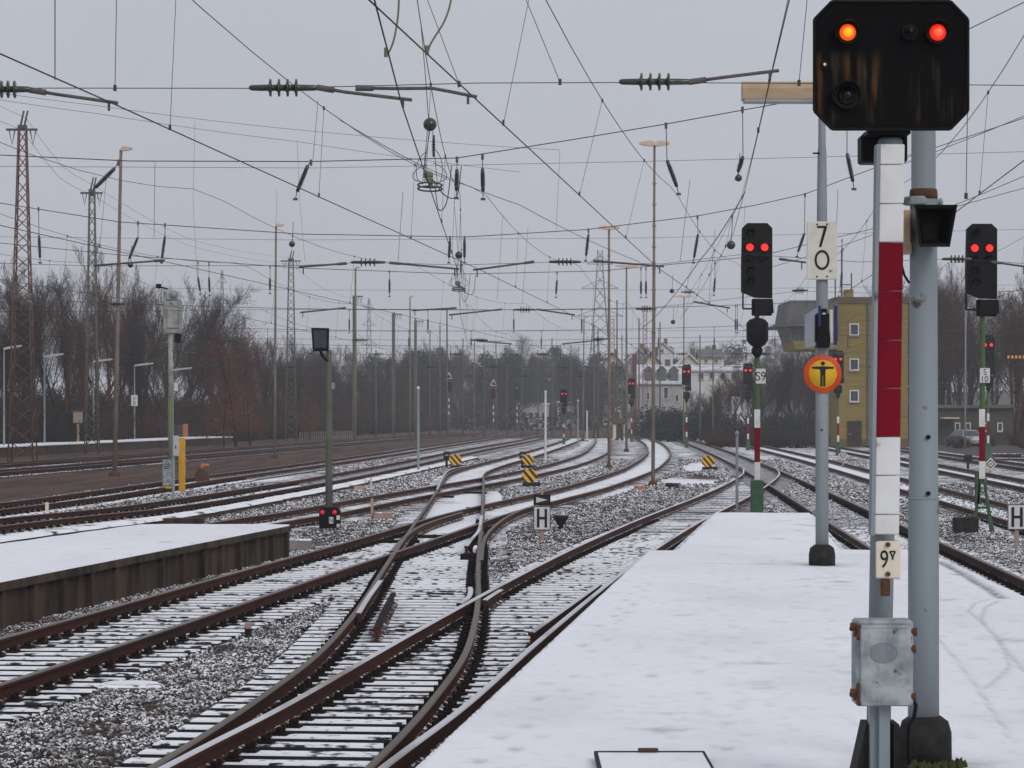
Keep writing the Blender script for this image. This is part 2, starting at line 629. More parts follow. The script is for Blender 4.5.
def mat_stone():
    m, nt, b = new_mat('ballast_stone')
    oi = nt.nodes.new('ShaderNodeObjectInfo')
    c1 = mixc(nt, oi.outputs['Random'], (0.018, 0.0135, 0.0125), (0.085, 0.064, 0.056))
    g = nt.nodes.new('ShaderNodeNewGeometry')
    sp = nt.nodes.new('ShaderNodeSeparateXYZ')
    nt.links.new(g.outputs['Normal'], sp.inputs[0])
    up = ramp(nt, sp.outputs['Z'], 0.45, 0.8)
    n1 = noise(nt, 6.0, 4, 'World')
    n2 = noise(nt, 1.1, 4, 'World')
    s = math_n(nt, 'ADD', n1, math_n(nt, 'MULTIPLY', n2, 0.9))
    k = ramp(nt, s, 0.80, 1.02)
    col = mixc(nt, math_n(nt, 'MULTIPLY', up, k), c1, SNOW)
    nt.links.new(col, b.inputs['Base Color'])
    b.inputs['Roughness'].default_value = 0.9
    return m


M['stone'] = mat_stone()
# ------------------------------------------------------------------ tracks
# centre lines as (Y, X), surveyed from the photograph
TR = {
    'A': [(6, -3.2), (12, -2.55), (20.3, -1.66), (25, -1.12), (32, -.45), (42.7, .64), (53, 1.77), (65.2, 3.25), (74, 4.4), (88.5, 6.35),
          (102, 8.05), (119.5, 10.05), (130, 10.95), (140, 11.6), (184, 13.35)],
    'D': [(18, -1.93), (22.5, -1.60), (26, -1.40), (30, -1.24), (34.6, -1.19), (40, -1.21), (46, -1.28), (55, -1.36), (74, -1.50), (90, -1.63), (108, -1.80),
          (121, -1.90), (131, -1.72), (146, -1.05), (165, 0.0), (188, 1.2), (240, 3.7), (298, 6.2), (360, 8.2), (430, 9.5)],
    'B': [(6, -7.6), (20, -6.1), (32, -4.85), (46.8, -3.42), (55.6, -2.52), (65.7, -1.57), (72.4, -.93), (79.7, -.08), (87.4, .9), (102, 2.7), (130, 5.45),
          (152, 7.1), (175, 8.6), (205, 10.2), (266, 12.6), (360, 15)],
    'F': [(8, -12.8), (30, -10.3), (45, -8.6), (67.6, -6.0), (73.9, -5.1), (87.5, -3.65), (102, -1.95), (117.5, -.2), (146, 2.5), (184, 5.0), (223, 6.7), (290, 9.0), (400, 12.)],
    'G': [(20, -17.1), (64.6, -12.0), (80, -9.55), (107, -7.5), (119.5, -6.8), (143, -5.6), (166, -4.6), (211, -2.6), (300, 2), (420, 7)],
    'H': [(20, -20.2), (74.7, -14.1), (97, -12.6), (115, -11.8), (150, -9.8), (200, -7.4), (225, -6.5), (300, -3), (420, 3)],
    'I': [(60, -27.5), (100, -24.6), (130, -22.2), (200, -17.2), (300, -10.8), (420, -3)],
    'J': [(60, -32), (100, -29.1), (130, -26.8), (200, -21.8), (300, -15.4), (420, -7.4)],
    'C': [(5, 4.9), (43.7, 6.83), (70, 8.1), (93, 9.25), (130, 11.0), (184, 13.3), (265, 16.2), (400, 20)],
    'K': [(15, 9.6), (50, 11.3), (77, 12.65), (100, 13.7), (133, 15.3), (179, 17.3), (260, 20.2), (400, 24)],
    'L': [(15, 13.8), (80, 16.9), (105, 18.3), (163, 21.3), (260, 26.), (400, 32)],
    'N': [(15, 18.2), (80, 21.3), (105, 22.7), (163, 25.7), (260, 30.4), (400, 36)],
}
LINE = {k: spline([(x, y) for y, x in v], 0.6) for k, v in TR.items()}


def cx(k, Y):
    p = LINE[k]
    return np.interp(Y, p[:, 1], p[:, 0])


def tangent(path):
    t = np.gradient(path, axis=0)
    return t / np.linalg.norm(t, axis=1)[:, None]


RAIL = [(-.0625, 0), (.0625, 0), (.0625, .012), (.012, .035), (.010, .118), (.035, .132), (.036, .160), (.026, .170), (-.026, .170), (-.036, .160), (-.035, .132),
        (-.010, .118), (-.012, .035), (-.0625, .012)]
RMI = [0, 0, 0, 0, 0, 0, 0, 1, 0, 0, 0, 0, 0, 0]
RMI[6] = RMI[8] = 1


def offset(path, a):
    t = tangent(path)
    return path + np.stack([t[:, 1], -t[:, 0]], 1) * a


TRACK_INFO = {
    'A': ('rusty track running beside the near snowy platform with white topped rail', 'rail_head_sky_snow', 1.0),
    'D': ('diverging track with dull brown rails that crosses the others from the nearest turnout', 'rail_head_dull', 1.0),
    'B': ('rusty track passing along the stained wall of the left platform', 'rail_head', 1.0),
    'F': ('rusty track crossed by the diverging rails just beyond the striped point lever with no lantern', 'rail_head', 1.0),
    'G': ('rusty track nearer of the two in front of the grey cabinet and yellow post', 'rail_head', 1.0),
    'H': ('rusty track passing behind the grey cabinet and the yellow post', 'rail_head', 1.0),
    'I': ('snowless track in the brown ballast right of the far tree lined platform, nearer one', 'rail_head_dull', .4),
    'J': ('snowless track in the brown ballast running right along the far tree lined platform', 'rail_head_dull', .4),
    'C': ('track on the right side of the near platform with dark unsnowed gravel between its rails', 'rail_head', .7),
    'K': ('track filled with white snow running behind the red signal with the A shaped foot', 'rail_head', 1.0),
    'L': ('snowy track second beyond the A shaped signal foot on the right', 'rail_head', 1.0),
    'N': ('outermost track on the right, nearest to the dark shed and parked car', 'rail_head', 1.0),
}


def fasten(mb, x, z=0.0):
    mb.box((x, 0, z + .012), (.34, .17, .024), 1)
    for s in (-1, 1):
        mb.box((x + s * .10, 0, z + .042), (.06, .08, .055), 1, bev=.012)
        mb.cyl((x + s * .13, 0, z + .02), (x + s * .13, 0, z + .085), .02, n=6, mi=1)


def sleeper_mesh(x0, x1, fx, mat, name='sleeper'):
    mb = MB()
    mb.box(((x0 + x1) / 2, 0, -.09), (x1 - x0, .25, .18), 0, bev=.015)
    for x in fx:
        fasten(mb, x)
    return mb.mesh(name, [mat, M['fasten']])


STD = {}
CAPE = {'A': (10, 190), 'D': (17, 430)}
for k, path in LINE.items():
    label, head, snowy = TRACK_INFO[k]
    mid = path[np.argmin(abs(path[:, 1] - 60))]
    root = thing('railway_track', label, 'track', (float(mid[0]), float(mid[1]), 0))
    dz = {'A': 0, 'B': -.004, 'D': -.008, 'F': -.012}.get(k, -.002)
    rp = path
    for a in (-.7525, .7525):
        mb = MB()
        mb.sweep(offset(rp, a), RAIL, RMI, dz)
        hd = M['rail_head_sky_snow'] if (k == 'A' and a < 0) else M['rail_head_dull'] if k == 'D' else M['rail_head']
        if k == 'A' and a > 0:
            hd = M['rail_head_sky_snow']
        part('rail', mb, [M['rail_side'], hd], root, True)
    # sleepers
    t = tangent(path)
    items = []
    for i in range(len(path)):
        X, Y = path[i]
        if Y < 9 or abs(X) > .2 * Y + 4 or Y > 330:
            continue
        x0, x1, fx = -1.3, 1.3, [-.7525, .7525]
        skip = False
        if k == 'A' and 15 < Y < 47:
            d = (cx('D', Y) - X) / t[i][1]
            if Y > 17:
                x0 = min(x0, d - 1.3)
                if abs(d) > .18:
                    fx += [d - .7525, d + .7525]
        if k in 'BF' and abs(cx('D', Y) - X) < 2.4 and Y > 30:
            d = cx('D', Y) - X
            x0, x1 = min(x0, d - 1.25), max(x1, d + .93)
            fx += [d - .7525, d + .7525]
        if k == 'D':
            skip = Y < 47 or abs(cx('B', Y) - X) < 2.4 or abs(cx('F', Y) - X) < 2.4
        if k == 'A' and Y > 126:
            skip = True
        if not skip:
            items.append((Y, i, x0, x1, tuple(fx)))
    items.sort()
    mat = M['sleeper'] if snowy > .5 else M['sleeper_bare']
    stuff = MB()
    for n, (Y, i, x0, x1, fx) in enumerate(items):
        X = path[i][0]
        dz0 = dz
        if k in 'ABDFKLN':
            bury = float(np.clip((Y - 52) / 22, 0, 1)) * .05
            if bury > .048:
                continue
            dz = dz - bury
        rz = math.atan2(-t[i][0], t[i][1])
        if n < 100 and Y < 160:
            key = (x0, x1, fx, mat.name)
            if key not in STD:
                STD[key] = sleeper_mesh(x0, x1, fx, mat)
            o = link('sleeper', STD[key], root, (X - root.location.x, path[i][1] - root.location.y, dz))
            o.rotation_euler = (0, 0, rz + R.uniform(-.006, .006))
        else:
            stuff.box((X, path[i][1], -.09 + dz), (x1 - x0, .25, .18), 0, rz=rz)
            for x in (fx if Y < 110 else ()):
                stuff.box((X + x * math.cos(rz), path[i][1] + x * math.sin(rz), dz + .04), (.3, .12, .08), 1, rz=rz)
        dz = dz0
    if stuff.v:
        tag(part('sleeper_row', stuff, [mat, M['fasten']], root, True), kind='stuff')
    if k == 'A':
        A_ROOT = root
    if k == 'D':
        D_ROOT = root


def loose_rail(pix, parent, head='rail_head_dull', name='guard_rail', z=0.0):
    pts = [gp(x, y, .17) for x, y in pix]
    p = spline([(q.x, q.y) for q in pts], .4)
    mb = MB()
    mb.sweep(p, RAIL, RMI, z)
    return part(name, mb, [M['rail_side'], M[head]], parent, True)


loose_rail([(531, 632), (545, 622), (572, 603), (600, 583)], A_ROOT, 'rail_head_sky_snow')
loose_rail([(376, 628), (383, 612), (394, 591)], D_ROOT, 'fasten')
loose_rail([(358, 613), (368, 597), (381, 579)], D_ROOT, 'rail_head_sky_snow', 'wing_rail')
loose_rail([(459, 603), (468, 597), (470.5, 591), (470, 586)], A_ROOT, 'rail_head_sky_snow', 'wing_rail')
loose_rail([(484, 600), (493, 594), (503, 588)], A_ROOT, 'rail_head_sky_snow', 'wing_rail')
loose_rail([(481, 560), (484, 540), (491, 529), (503, 519), (518, 511), (536, 504.5)], D_ROOT, 'rail_head_dull', 'slip_rail')
loose_rail([(466, 546), (472, 538), (479, 529), (481.5, 515)], D_ROOT, 'rail_head_sky_snow', 'slip_rail')
loose_rail([(393, 551), (402, 539), (418, 527), (440, 518.5), (462, 512)], D_ROOT, 'rail_head_dull', 'slip_rail')
loose_rail([(437, 489), (441, 480), (449, 470), (464, 466)], D_ROOT, 'rail_head_sky_snow', 'slip_rail')
# switch rods and heater ducts in the turnout
for (x, y, w, h) in ((473, 553, .26, .12), (476, 547, .22, .14), (431, 532, .9, .07), (405, 537, .8, .07), (443, 494, .9, .07),
                     (484, 505, .8, .07), (478, 490, .8, .07)):
    p = gp(x, y, .1)
    mb = MB()
    mb.box((p.x - .1, p.y, h / 2 - .03), (w, .14, h), 0, bev=.015)
    part('switch_rod', mb, [M['fasten']], D_ROOT, True)
p = gp(475.5, 546, .16)
mb = MB()
mb.box((p.x, p.y, .10), (.09, .75, .12), 0, bev=.03)
part('switch_cover', mb, [M['snow_clean']], D_ROOT, True)

# ------------------------------------------------------------------ ground: one sheet to the horizon
xs = np.r_[-1600, -1000, -600, -250, -120, -70, np.arange(-46, 40.1, .30), 60, 100, 200, 500, 1000, 1600]
ys = [-300., -80., -20., 2.]
y = 8.
while y < 420:
    ys.append(y)
    y += max(.28, y * .0042)
ys += [460, 520, 600, 750, 1000, 1500, 2500]
ys = np.array(ys)
GX, GY = np.meshgrid(xs, ys)
rn = np.random.default_rng(3)
snow = np.full(GX.shape, .40)
brown = np.zeros(GX.shape)
gz = np.full(GX.shape, -.05)


def fld(k, Y):
    return cx(k, np.clip(Y, LINE[k][0, 1], LINE[k][-1, 1]))


for k in LINE:
    d = np.abs(GX - fld(k, GY))
    if k in 'AD':
        gz = np.where((d < 1.25) & (GY < 62) & (GY > 10), -.09, gz)
        snow = np.where((d < 1.25) & (GY < 62), snow + .05, snow)
    elif k in 'BF':
        gz = np.where((d < 1.2) & (GY < 62), -.10, gz)
    if k in 'ABDFKLN':
        gz = np.where((d < 1.3) & (GY > 66), -.022, gz)
    lvl = {'A': .50, 'D': .66, 'B': .74, 'F': .60, 'G': .50, 'H': .40, 'C': .15, 'K': .98, 'L': .9, 'N': .7, 'I': .1, 'J': .1}[k]
    far = np.clip((GY - 40) / 20, 0, 1)
    snow = np.where(d < .68, snow + (lvl - snow) * far, snow)
    if k in 'ADBFGHK':
        w = np.exp(-((d - 1.75) / .5) ** 2) * np.clip((GY - 75) / 30, 0, 1)
        snow += w * .12
hl = fld('H', GY) - 2.0
lb = np.clip((hl - GX) / 1.2, 0, 1)
brown = lb * 1.0 + .35 * np.clip((fld('F', GY) - 1.5 - GX) / 2., 0, 1) * (1 - lb)
snow = snow * (1 - lb) + lb * -.08
rgt = np.clip((GX - fld('C', GY) - 1.6) / .8, 0, 1)
snow += rgt * .10
# bare gravel and drifts with a place of their own: (x, y, rx, ry, amount)
for px, py, rx, ry, am in ((650, 491, 1.6, 7, .6), (690, 482, 1.2, 9, .55), (640, 470, .5, 12, .4), (697, 466, .6, 14, .5), (705, 476, .7, 6, -.5), (850, 500, 1.2, 9, .45),
                           (900, 520, .6, 8, .4), (780, 540, 1, 5, -.2), (600, 540, 1.1, 8, -.08), (510, 548, 1.0, 6, -.05), (440, 512, .8, 6, .45), (405, 560, 1.2, 5, .3),
                           (455, 540, .8, 9, .5), (440, 476, .5, 14, .45), (500, 497, .6, 10, .5), (548, 494, .5, 10, .4), (280, 488, 1., 9, .5), (240, 480, .9, 8, .4),
                           (960, 500, 1, 6, .2), (600, 478, .5, 12, .2), (570, 470, .6, 14, .3), (350, 476, .8, 10, .45), (420, 470, .6, 12, .4), (930, 545, .8, 4, -.25)):
    p = gp(px, py, 0)
    snow += am * np.exp(-(((GX - p.x - .08 * (GY - p.y)) / rx) ** 2 + ((GY - p.y) / ry) ** 2))
snow = np.where(GY > 330, -.1, snow)
snow = np.where((GX > fld('N', GY) + 3) & (GY > 150), -.05, snow)
brown = np.where(GY > 330, .8, brown)
V = np.stack([GX.ravel(), GY.ravel(), gz.ravel()], 1)
ny, nx = GX.shape
idx = np.arange(nx * ny).reshape(ny, nx)
Fq = np.stack([idx[:-1, :-1].ravel(), idx[:-1, 1:].ravel(), idx[1:, 1:].ravel(), idx[1:, :-1].ravel()], 1)


def np_mesh(name, V, Fq, mats, attrs=None, smooth=False):
    me = bpy.data.meshes.new(name)
    n, k = Fq.shape
    me.vertices.add(len(V))
    me.vertices.foreach_set('co', np.ascontiguousarray(V, dtype=np.float32).ravel())
    me.loops.add(n * k)
    me.loops.foreach_set('vertex_index', np.ascontiguousarray(Fq, dtype=np.int32).ravel())
    me.polygons.add(n)
    me.polygons.foreach_set('loop_start', np.arange(0, n * k, k, dtype=np.int32))
    me.polygons.foreach_set('loop_total', np.full(n, k, dtype=np.int32))
    me.polygons.foreach_set('use_smooth', np.full(n, smooth, dtype=bool))
    for m in mats:
        me.materials.append(m)
    me.update(calc_edges=True)
    for an, av in (attrs or {}).items():
        a = me.attributes.new(an, 'FLOAT', 'POINT')
        a.data.foreach_set('value', np.ascontiguousarray(av, dtype=np.float32).ravel())
    return me


tag(link('ground', np_mesh('ground', V, Fq, [M['ground']], {'snow': snow, 'brown': brown}, True)), kind='structure')

# ------------------------------------------------------------------ platforms
PZ = .90
PL = [(-2.35, -5), (-.43, 14.2), (1.75, 36.9)]
PLAT = [(-2.35, -5), (-.43, 14.2), (1.75, 36.9), (2.05, 36.95), (3.52, 51), (5.15, 51), (4.12, 36.7), (5.10, 36.4), (4.75, 27.4), (3.5, -5)]
root = thing('station_platform', 'near snow covered platform carrying the big octagonal signal and the grey poles', 'platform', (1.5, 20, 0))
mb = MB()
mb.prism(PLAT, -.12, PZ - .14, 0, 'z')
part('platform_wall', mb, [M['concrete']], root, True)
cx0, cy0 = 1.6, 20
mb = MB()


def grow(poly, d):
    out = []
    n = len(poly)
    for i in range(n):
        p0, p1, p2 = (Vector(poly[j % n]) for j in (i - 1, i, i + 1))
        e1, e2 = (p1 - p0).normalized(), (p2 - p1).normalized()
        n1, n2 = Vector((e1.y, -e1.x)), Vector((e2.y, -e2.x))
        s = 1 if area(poly) > 0 else -1
        b = (n1 + n2)
        b = b / max(.3, b.dot(n1))
        out.append((p1.x + s * b.x * d, p1.y + s * b.y * d))
    return out


def area(poly):
    return sum(poly[i][0] * poly[(i + 1) % len(poly)][1] - poly[(i + 1) % len(poly)][0] * poly[i][1] for i in range(len(poly))) / 2


mb.prism(grow(PLAT, .06), PZ - .14, PZ - .02, 0, 'z')
part('coping', mb, [M['concrete']], root, True)


def inside(poly, X, Y):
    r = np.zeros(X.shape, bool)
    n = len(poly)
    for i in range(n):
        x0, y0 = poly[i]
        x1, y1 = poly[(i + 1) % n]
        c = ((y0 > Y) != (y1 > Y)) & (X < (x1 - x0) * (Y - y0) / (y1 - y0 + 1e-12) + x0)
        r ^= c
    return r


# snow cover: fine sheet with foot prints, wheel ruts and scraped strips really pressed into it
def snow_sheet(name, poly, z, parent, step, y0, y1, marks=(), lines=()):
    ysn = [y0]
    while ysn[-1] < y1:
        ysn.append(ysn[-1] + step(ysn[-1]))
    ysn = np.array(ysn)
    ysn[-1] = y1
    # left and right border of the outline as functions of y
    L, Rr = [], []
    for yy in ysn:
        xsx = []
        n = len(poly)
        q = min(max(yy, y0 + 1e-4), y1 - 1e-4)
        for i in range(n):
            a, b = poly[i], poly[(i + 1) % n]
            if (a[1] > q) != (b[1] > q):
                xsx.append(a[0] + (b[0] - a[0]) * (q - a[1]) / (b[1] - a[1]))
        L.append(min(xsx))
        Rr.append(max(xsx))
    L, Rr = np.array(L), np.array(Rr)
    nu = 150
    u = np.linspace(0, 1, nu)
    X = L[:, None] + (Rr - L)[:, None] * u[None]
    Y = np.repeat(ysn[:, None], nu, 1)
    thin = np.zeros(X.shape)
    for mx, my, rx, ry, am in marks:
        thin += am * np.exp(-(((X - mx) / rx) ** 2 + ((Y - my) / ry) ** 2))
    for pts, w, am in lines:
        P = np.array(pts)
        for j in range(len(P) - 1):
            a, b = P[j], P[j + 1]
            ab = b - a
            tt = np.clip(((X - a[0]) * ab[0] + (Y - a[1]) * ab[1]) / (ab @ ab), 0, 1)
            dd = np.hypot(X - a[0] - tt * ab[0], Y - a[1] - tt * ab[1])
            thin = np.maximum(thin, am * np.exp(-(dd / w) ** 2))
    thin = np.clip(thin, 0, 1)
    Z = z - thin * .018 + .006 * np.sin(X * 3.1 + Y * .9) * np.sin(Y * 1.7 - X)
    edge = (u[None] < .5 / nu) | (u[None] > 1 - .5 / nu)
    Z = np.where(edge, z - .035, Z)
    V = np.stack([X.ravel(), Y.ravel(), Z.ravel()], 1)
    idx = np.arange(X.size).reshape(X.shape)
    Fq = np.stack([idx[:-1, :-1].ravel(), idx[:-1, 1:].ravel(), idx[1:, 1:].ravel(), idx[1:, :-1].ravel()], 1)
    off = Vector((0, 0, 0))
    if parent:
        off = parent.location
    return link(name, np_mesh(name, V - np.array(off), Fq, [M['snow']], {'thin': thin}, True), parent)


nt = M['snow'].node_tree
b = nt.nodes['Principled BSDF']
src = b.inputs['Base Color'].links[0].from_socket
at = nt.nodes.new('ShaderNodeAttribute')
at.attribute_name = 'thin'
brk = math_n(nt, 'MULTIPLY', at.outputs['Fac'], ramp(nt, noise(nt, 14, 5, 'World'), .3, .6, .25, 1.0))
nt.links.new(mixc(nt, brk, src, (0.13, 0.125, 0.13)), b.inputs['Base Color'])

marks, rl = [], random.Random(5)
for k in range(30):            # a row of foot prints near the left edge
    y0_ = 14.4 + k * .52
    x0_ = -.43 + .0962 * (y0_ - 14.2) + .30 + (.06 if k % 2 else -.06)
    if k in (4, 5, 10, 11, 12):
        continue
    marks.append((x0_ + rl.uniform(-.03, .03), y0_, .035, .10, rl.uniform(.3, .6)))
for k in range(70):            # scattered scuffs
    y0_ = rl.uniform(15, 36)
    marks.append((rl.uniform(.3 + .09 * (y0_ - 14), 4.4), y0_, rl.uniform(.015, .05), rl.uniform(.03, .10), rl.uniform(.08, .3)))
for k in range(150):
    y0_ = rl.uniform(14.2, 36)
    marks.append((rl.uniform(.2 + .09 * (y0_ - 14), 4.6), y0_, rl.uniform(.02, .06), rl.uniform(.04, .14), rl.uniform(.08, .3)))
for lane in range(3):         # trodden lanes
    for k in range(34):
        y0_ = 14.3 + k * .62 + rl.uniform(-.1, .1)
        marks.append((1.0 + lane * .95 + .07 * (y0_ - 14.3) + (.09 if k % 2 else -.09) + rl.uniform(-.06, .06), y0_, .04, .12, rl.uniform(.08, .34)))
marks += [(1.99, 14.3, .28, .28, .9), (1.68, 13.4, .3, .3, .8), (3.5, 33.3, .3, .45, .6)]
g2 = lambda x, y: tuple(gp(x, y, PZ)[:2])
rut1 = [g2(*q) for q in ((985, 690), (1010, 668), (1000, 640), (980, 622), (968, 612), (975, 604), (990, 600))]
rut2 = [g2(*q) for q in ((1024, 672), (1005, 650), (990, 632), (981, 620), (985, 608), (998, 602))]
rut3 = [g2(*q) for q in ((938, 640), (962, 668), (985, 700), (1010, 740))]
scr = [g2(*q) for q in ((938, 562), (960, 573), (985, 588), (1003, 599))]
scr2 = [g2(*q) for q in ((955, 575), (968, 577))]
seam = [g2(*q) for q in ((700, 564.6), (855, 564.6))]
top = [g2(*q) for q in ((798, 525), (822, 527))]
snow_mid = [q for q in PLAT if q[1] < 36.93]
front = [(-2.35, -5), (-.43, 14.2), (1.75, 36.9), (5.10, 36.9), (5.08, 36.2), (4.75, 27.4), (3.5, -5)]
tail = [(2.05, 36.9), (3.52, 51), (5.15, 51), (4.12, 36.9)]
snow_sheet('snow_cover', grow(front, .05), PZ + .012, root, lambda q: .09 if q > 13.5 else .8, -5.0, 36.9, marks,
           [(rut1, .018, .42), (rut2, .018, .48), (rut3, .016, .35), (scr, .055, 1.0), (scr2, .07, .8), (seam, .05, .55)])
snow_sheet('snow_cover', tail, PZ + .010, root, lambda q: .12, 36.9, 51.0, [(4.9, 45, .1, 2, .6)], [(top, .1, .6)])

# left platform: 38 cm high, stained wall panels between ribs
LZ = .58
e0, e1 = Vector((-9.6, 7.5)), Vector((-4.17, 54.2))
LPL = [(-13.0, 7.5), (-9.6, 7.5), (-4.17, 54.2), (-6.78, 54.8)]
root = thing('station_platform', 'snow topped platform at left edge with brown stained ribbed side wall', 'platform', (-6.5, 45, 0))
mb = MB()
mb.prism(LPL, -.12, LZ - .12, 0, 'z')
M['stained'] = paint('stained_concrete', (0.072, 0.049, 0.034), (0.011, 0.009, 0.008), 0.9, scale=2.6, vec=(1, 1, .35), bmp=0.4)
dirv = (e1 - e0).normalized()
nrm = Vector((dirv.y, -dirv.x))
part('platform_wall', mb, [M['stained']], root, True)
n = 34
for i in range(n):
    p = e1 - dirv * (i * 1.4 + .05) + nrm * .035
    q = MB()
    q.box((p.x, p.y, .19), (.09, .14, .56), 0, rz=math.atan2(-dirv.x, dirv.y), bev=.01)
    part('wall_rib', q, [M['stained']], root, True)
mb = MB()
mb.prism(grow(LPL, .10), LZ - .12, LZ - .015, 0, 'z')
part('coping', mb, [M['stained']], root, True)
snow_sheet('snow_cover', [(-13.1, 7.5), (-9.5, 7.5), (-4.08, 54.2), (-6.85, 54.2)], LZ + .015, root, lambda q: .3, 7.5, 54.2)
mb = MB()
mb.box((-5.45, 54.6, .30), (2.5, .12, .5), 0, bev=.02)
part('end_wall', mb, [M['mossy']], root, True)

# far platform before the trees
fp = [(-37.5, 120), (-32.0 - 4.8, 120), (-31.9, 186), (-25.6, 270), (-25.2, 275), (-28.2, 276), (-29.0, 270), (-35.2, 186), (-40.2, 120)]
fp = [(-36.8, 120), (-31.9, 186), (-25.6, 270), (-28.8, 271), (-35.2, 186), (-40.2, 120)]
root = thing('station_platform', 'long low platform with thin snow line in front of the bare trees', 'platform', (-30, 200, 0))
mb = MB()
mb.prism(fp, -.1, LZ - .02, 0, 'z')
part('platform_wall', mb, [M['stained']], root, True)
mb = MB()
mb.prism(grow(fp, .12), LZ - .02, LZ + .06, 0, 'z')
part('snow_cover', mb, [M['snow_clean']], root, True)

M['patchy_snow'] = paint('patchy_snow', SNOW, (.06, .05, .045), .8, scale=.9, lo=.56, hi=.66)
# cable trough between two tracks, snow on its lid
p = spline([(-13.4, 32), (-11.9, 44), (-10.2, 59), (-8.0, 75), (-6.2, 100), (-4.45, 131), (-2.2, 175)], 1.0)
root = thing('cable_trough', 'long low cable trough with snow on its lid running between rusty tracks', 'cable trough', (-8, 75, 0))
mb = MB()
mb.sweep(p, [(-.25, -.06), (.25, -.06), (.25, .10), (-.25, .10)], [0] * 4)
part('trough_wall', mb, [M['stained']], root, True)
mb = MB()
w = .42
pj = p + rn.normal(0, .03, p.shape)
mb.sweep(pj, [(-.30, .10), (.27, .10), (.22, .15), (-.26, .15)], [0] * 4)
part('snow_cover', mb, [M['patchy_snow']], root, True)

# ------------------------------------------------------------------ loose ballast on the near beds
ico_v = []
g_ = (1 + 5 ** .5) / 2
for a in (-1, 1):
    for b_ in (-g_, g_):
        ico_v += [(0, a, b_), (a, b_, 0), (b_, 0, a)]
ico_v = np.array(ico_v) / np.linalg.norm(ico_v[0])
from itertools import combinations
el = min(np.linalg.norm(ico_v[i] - ico_v[j]) for i, j in combinations(range(12), 2))
ico_f = []
for i, j, k in combinations(range(12), 3):
    if all(abs(np.linalg.norm(ico_v[a] - ico_v[b_]) - el) < 1e-3 for a, b_ in ((i, j), (j, k), (i, k))):
        nn = np.cross(ico_v[j] - ico_v[i], ico_v[k] - ico_v[i])
        ico_f.append((i, j, k) if nn @ ico_v[i] > 0 else (i, k, j))
ico_f = np.array(ico_f)
N = 420000
Yp = np.sqrt(rn.uniform(17.5 ** 2, 112 ** 2, N))
Yp = np.where((Yp > 60) & (rn.uniform(0, 1, N) < .45), np.sqrt(rn.uniform(17.5 ** 2, 60 ** 2, N)), Yp)
Xp = rn.uniform(-.19, .19, N) * Yp
keep = ~inside(PLAT, Xp, Yp) & ~inside(LPL, Xp, Yp)
dens = np.clip(1.35 - Yp / 110., .5, 1)
fld_s = np.exp(-((Yp - 112) / 14.) ** 2)
dens = dens * (1 - .8 * fld_s)
dens = np.where(Xp < fld('H', Yp) - 2, 0, dens)
for k in LINE:
    d = np.abs(Xp - fld(k, Yp))
    dens = np.where(d < 1.35, dens * {'A': .10, 'D': .10, 'B': .30, 'C': .9}.get(k, .3), dens)
keep &= rn.uniform(0, 1, N) < dens
Xp, Yp = Xp[keep], Yp[keep]
N2 = 70000
Y2 = np.sqrt(rn.uniform(96 ** 2, 175 ** 2, N2))
X2 = rn.uniform(-.06, .12, N2) * Y2
k2_ = rn.uniform(0, 1, N2) < np.clip((Y2 - 92) / 22, 0, 1) * np.clip((178 - Y2) / 40, .1, 1)
for k in LINE:
    k2_ &= np.abs(X2 - fld(k, Y2)) > (1.25 if k not in 'C' else .1)
for px, py, rx, ry in ((664, 488, 2.0, 11), (690, 480, 1.3, 10), (697, 466, .8, 16), (640, 470, .6, 12), (600, 478, .5, 10)):
    q = gp(px, py, 0)
    k2_ &= ((X2 - q.x - .08 * (Y2 - q.y)) / rx) ** 2 + ((Y2 - q.y) / ry) ** 2 > rn.uniform(.7, 1.3, N2)
Xp, Yp = np.r_[Xp, X2[k2_]], np.r_[Yp, Y2[k2_]]
N = len(Xp)
sz = rn.uniform(.017, .038, N) * np.clip(Yp / 48, 1, 2.6)
crib = np.zeros(N, bool)
for k in 'ADBF':
    crib |= np.abs(Xp - fld(k, Yp)) < 1.3
Zp = np.where(crib, -.09, -.045) + rn.uniform(-.012, .022, N)
sc = rn.uniform(.65, 1.25, (N, 3)) * sz[:, None]
ang = rn.uniform(0, 6.28, N)
ca, sa = np.cos(ang), np.sin(ang)
loc = ico_v[None] * rn.uniform(.78, 1.15, (N, 12, 1)) * sc[:, None, :]
tilt = rn.uniform(-.6, .6, N)
lx, lz = loc[..., 0] * np.cos(tilt)[:, None] - loc[..., 2] * np.sin(tilt)[:, None], loc[..., 0] * np.sin(tilt)[:, None] + loc[..., 2] * np.cos(tilt)[:, None]
ly = loc[..., 1]
V = np.stack([Xp[:, None] + lx * ca[:, None] - ly * sa[:, None], Yp[:, None] + lx * sa[:, None] + ly * ca[:, None], Zp[:, None] + lz], 2)
Fq = (ico_f[None] + (np.arange(N) * 12)[:, None, None]).reshape(-1, 3)
tone = np.repeat(rn.uniform(0, 1, N), 12)
nt = M['stone'].node_tree
at = nt.nodes.new('ShaderNodeAttribute')
at.attribute_name = 'tone'
for l in list(nt.links):
    if l.from_node.type == 'OBJECT_INFO':
        nt.links.new(at.outputs['Fac'], l.to_socket)
tag(link('ballast_gravel', np_mesh('ballast_gravel', V.reshape(-1, 3), Fq, [M['stone']], {'tone': tone})),
    'dark broken ballast stones dusted with snow between the near tracks', 'gravel', None, 'stuff')
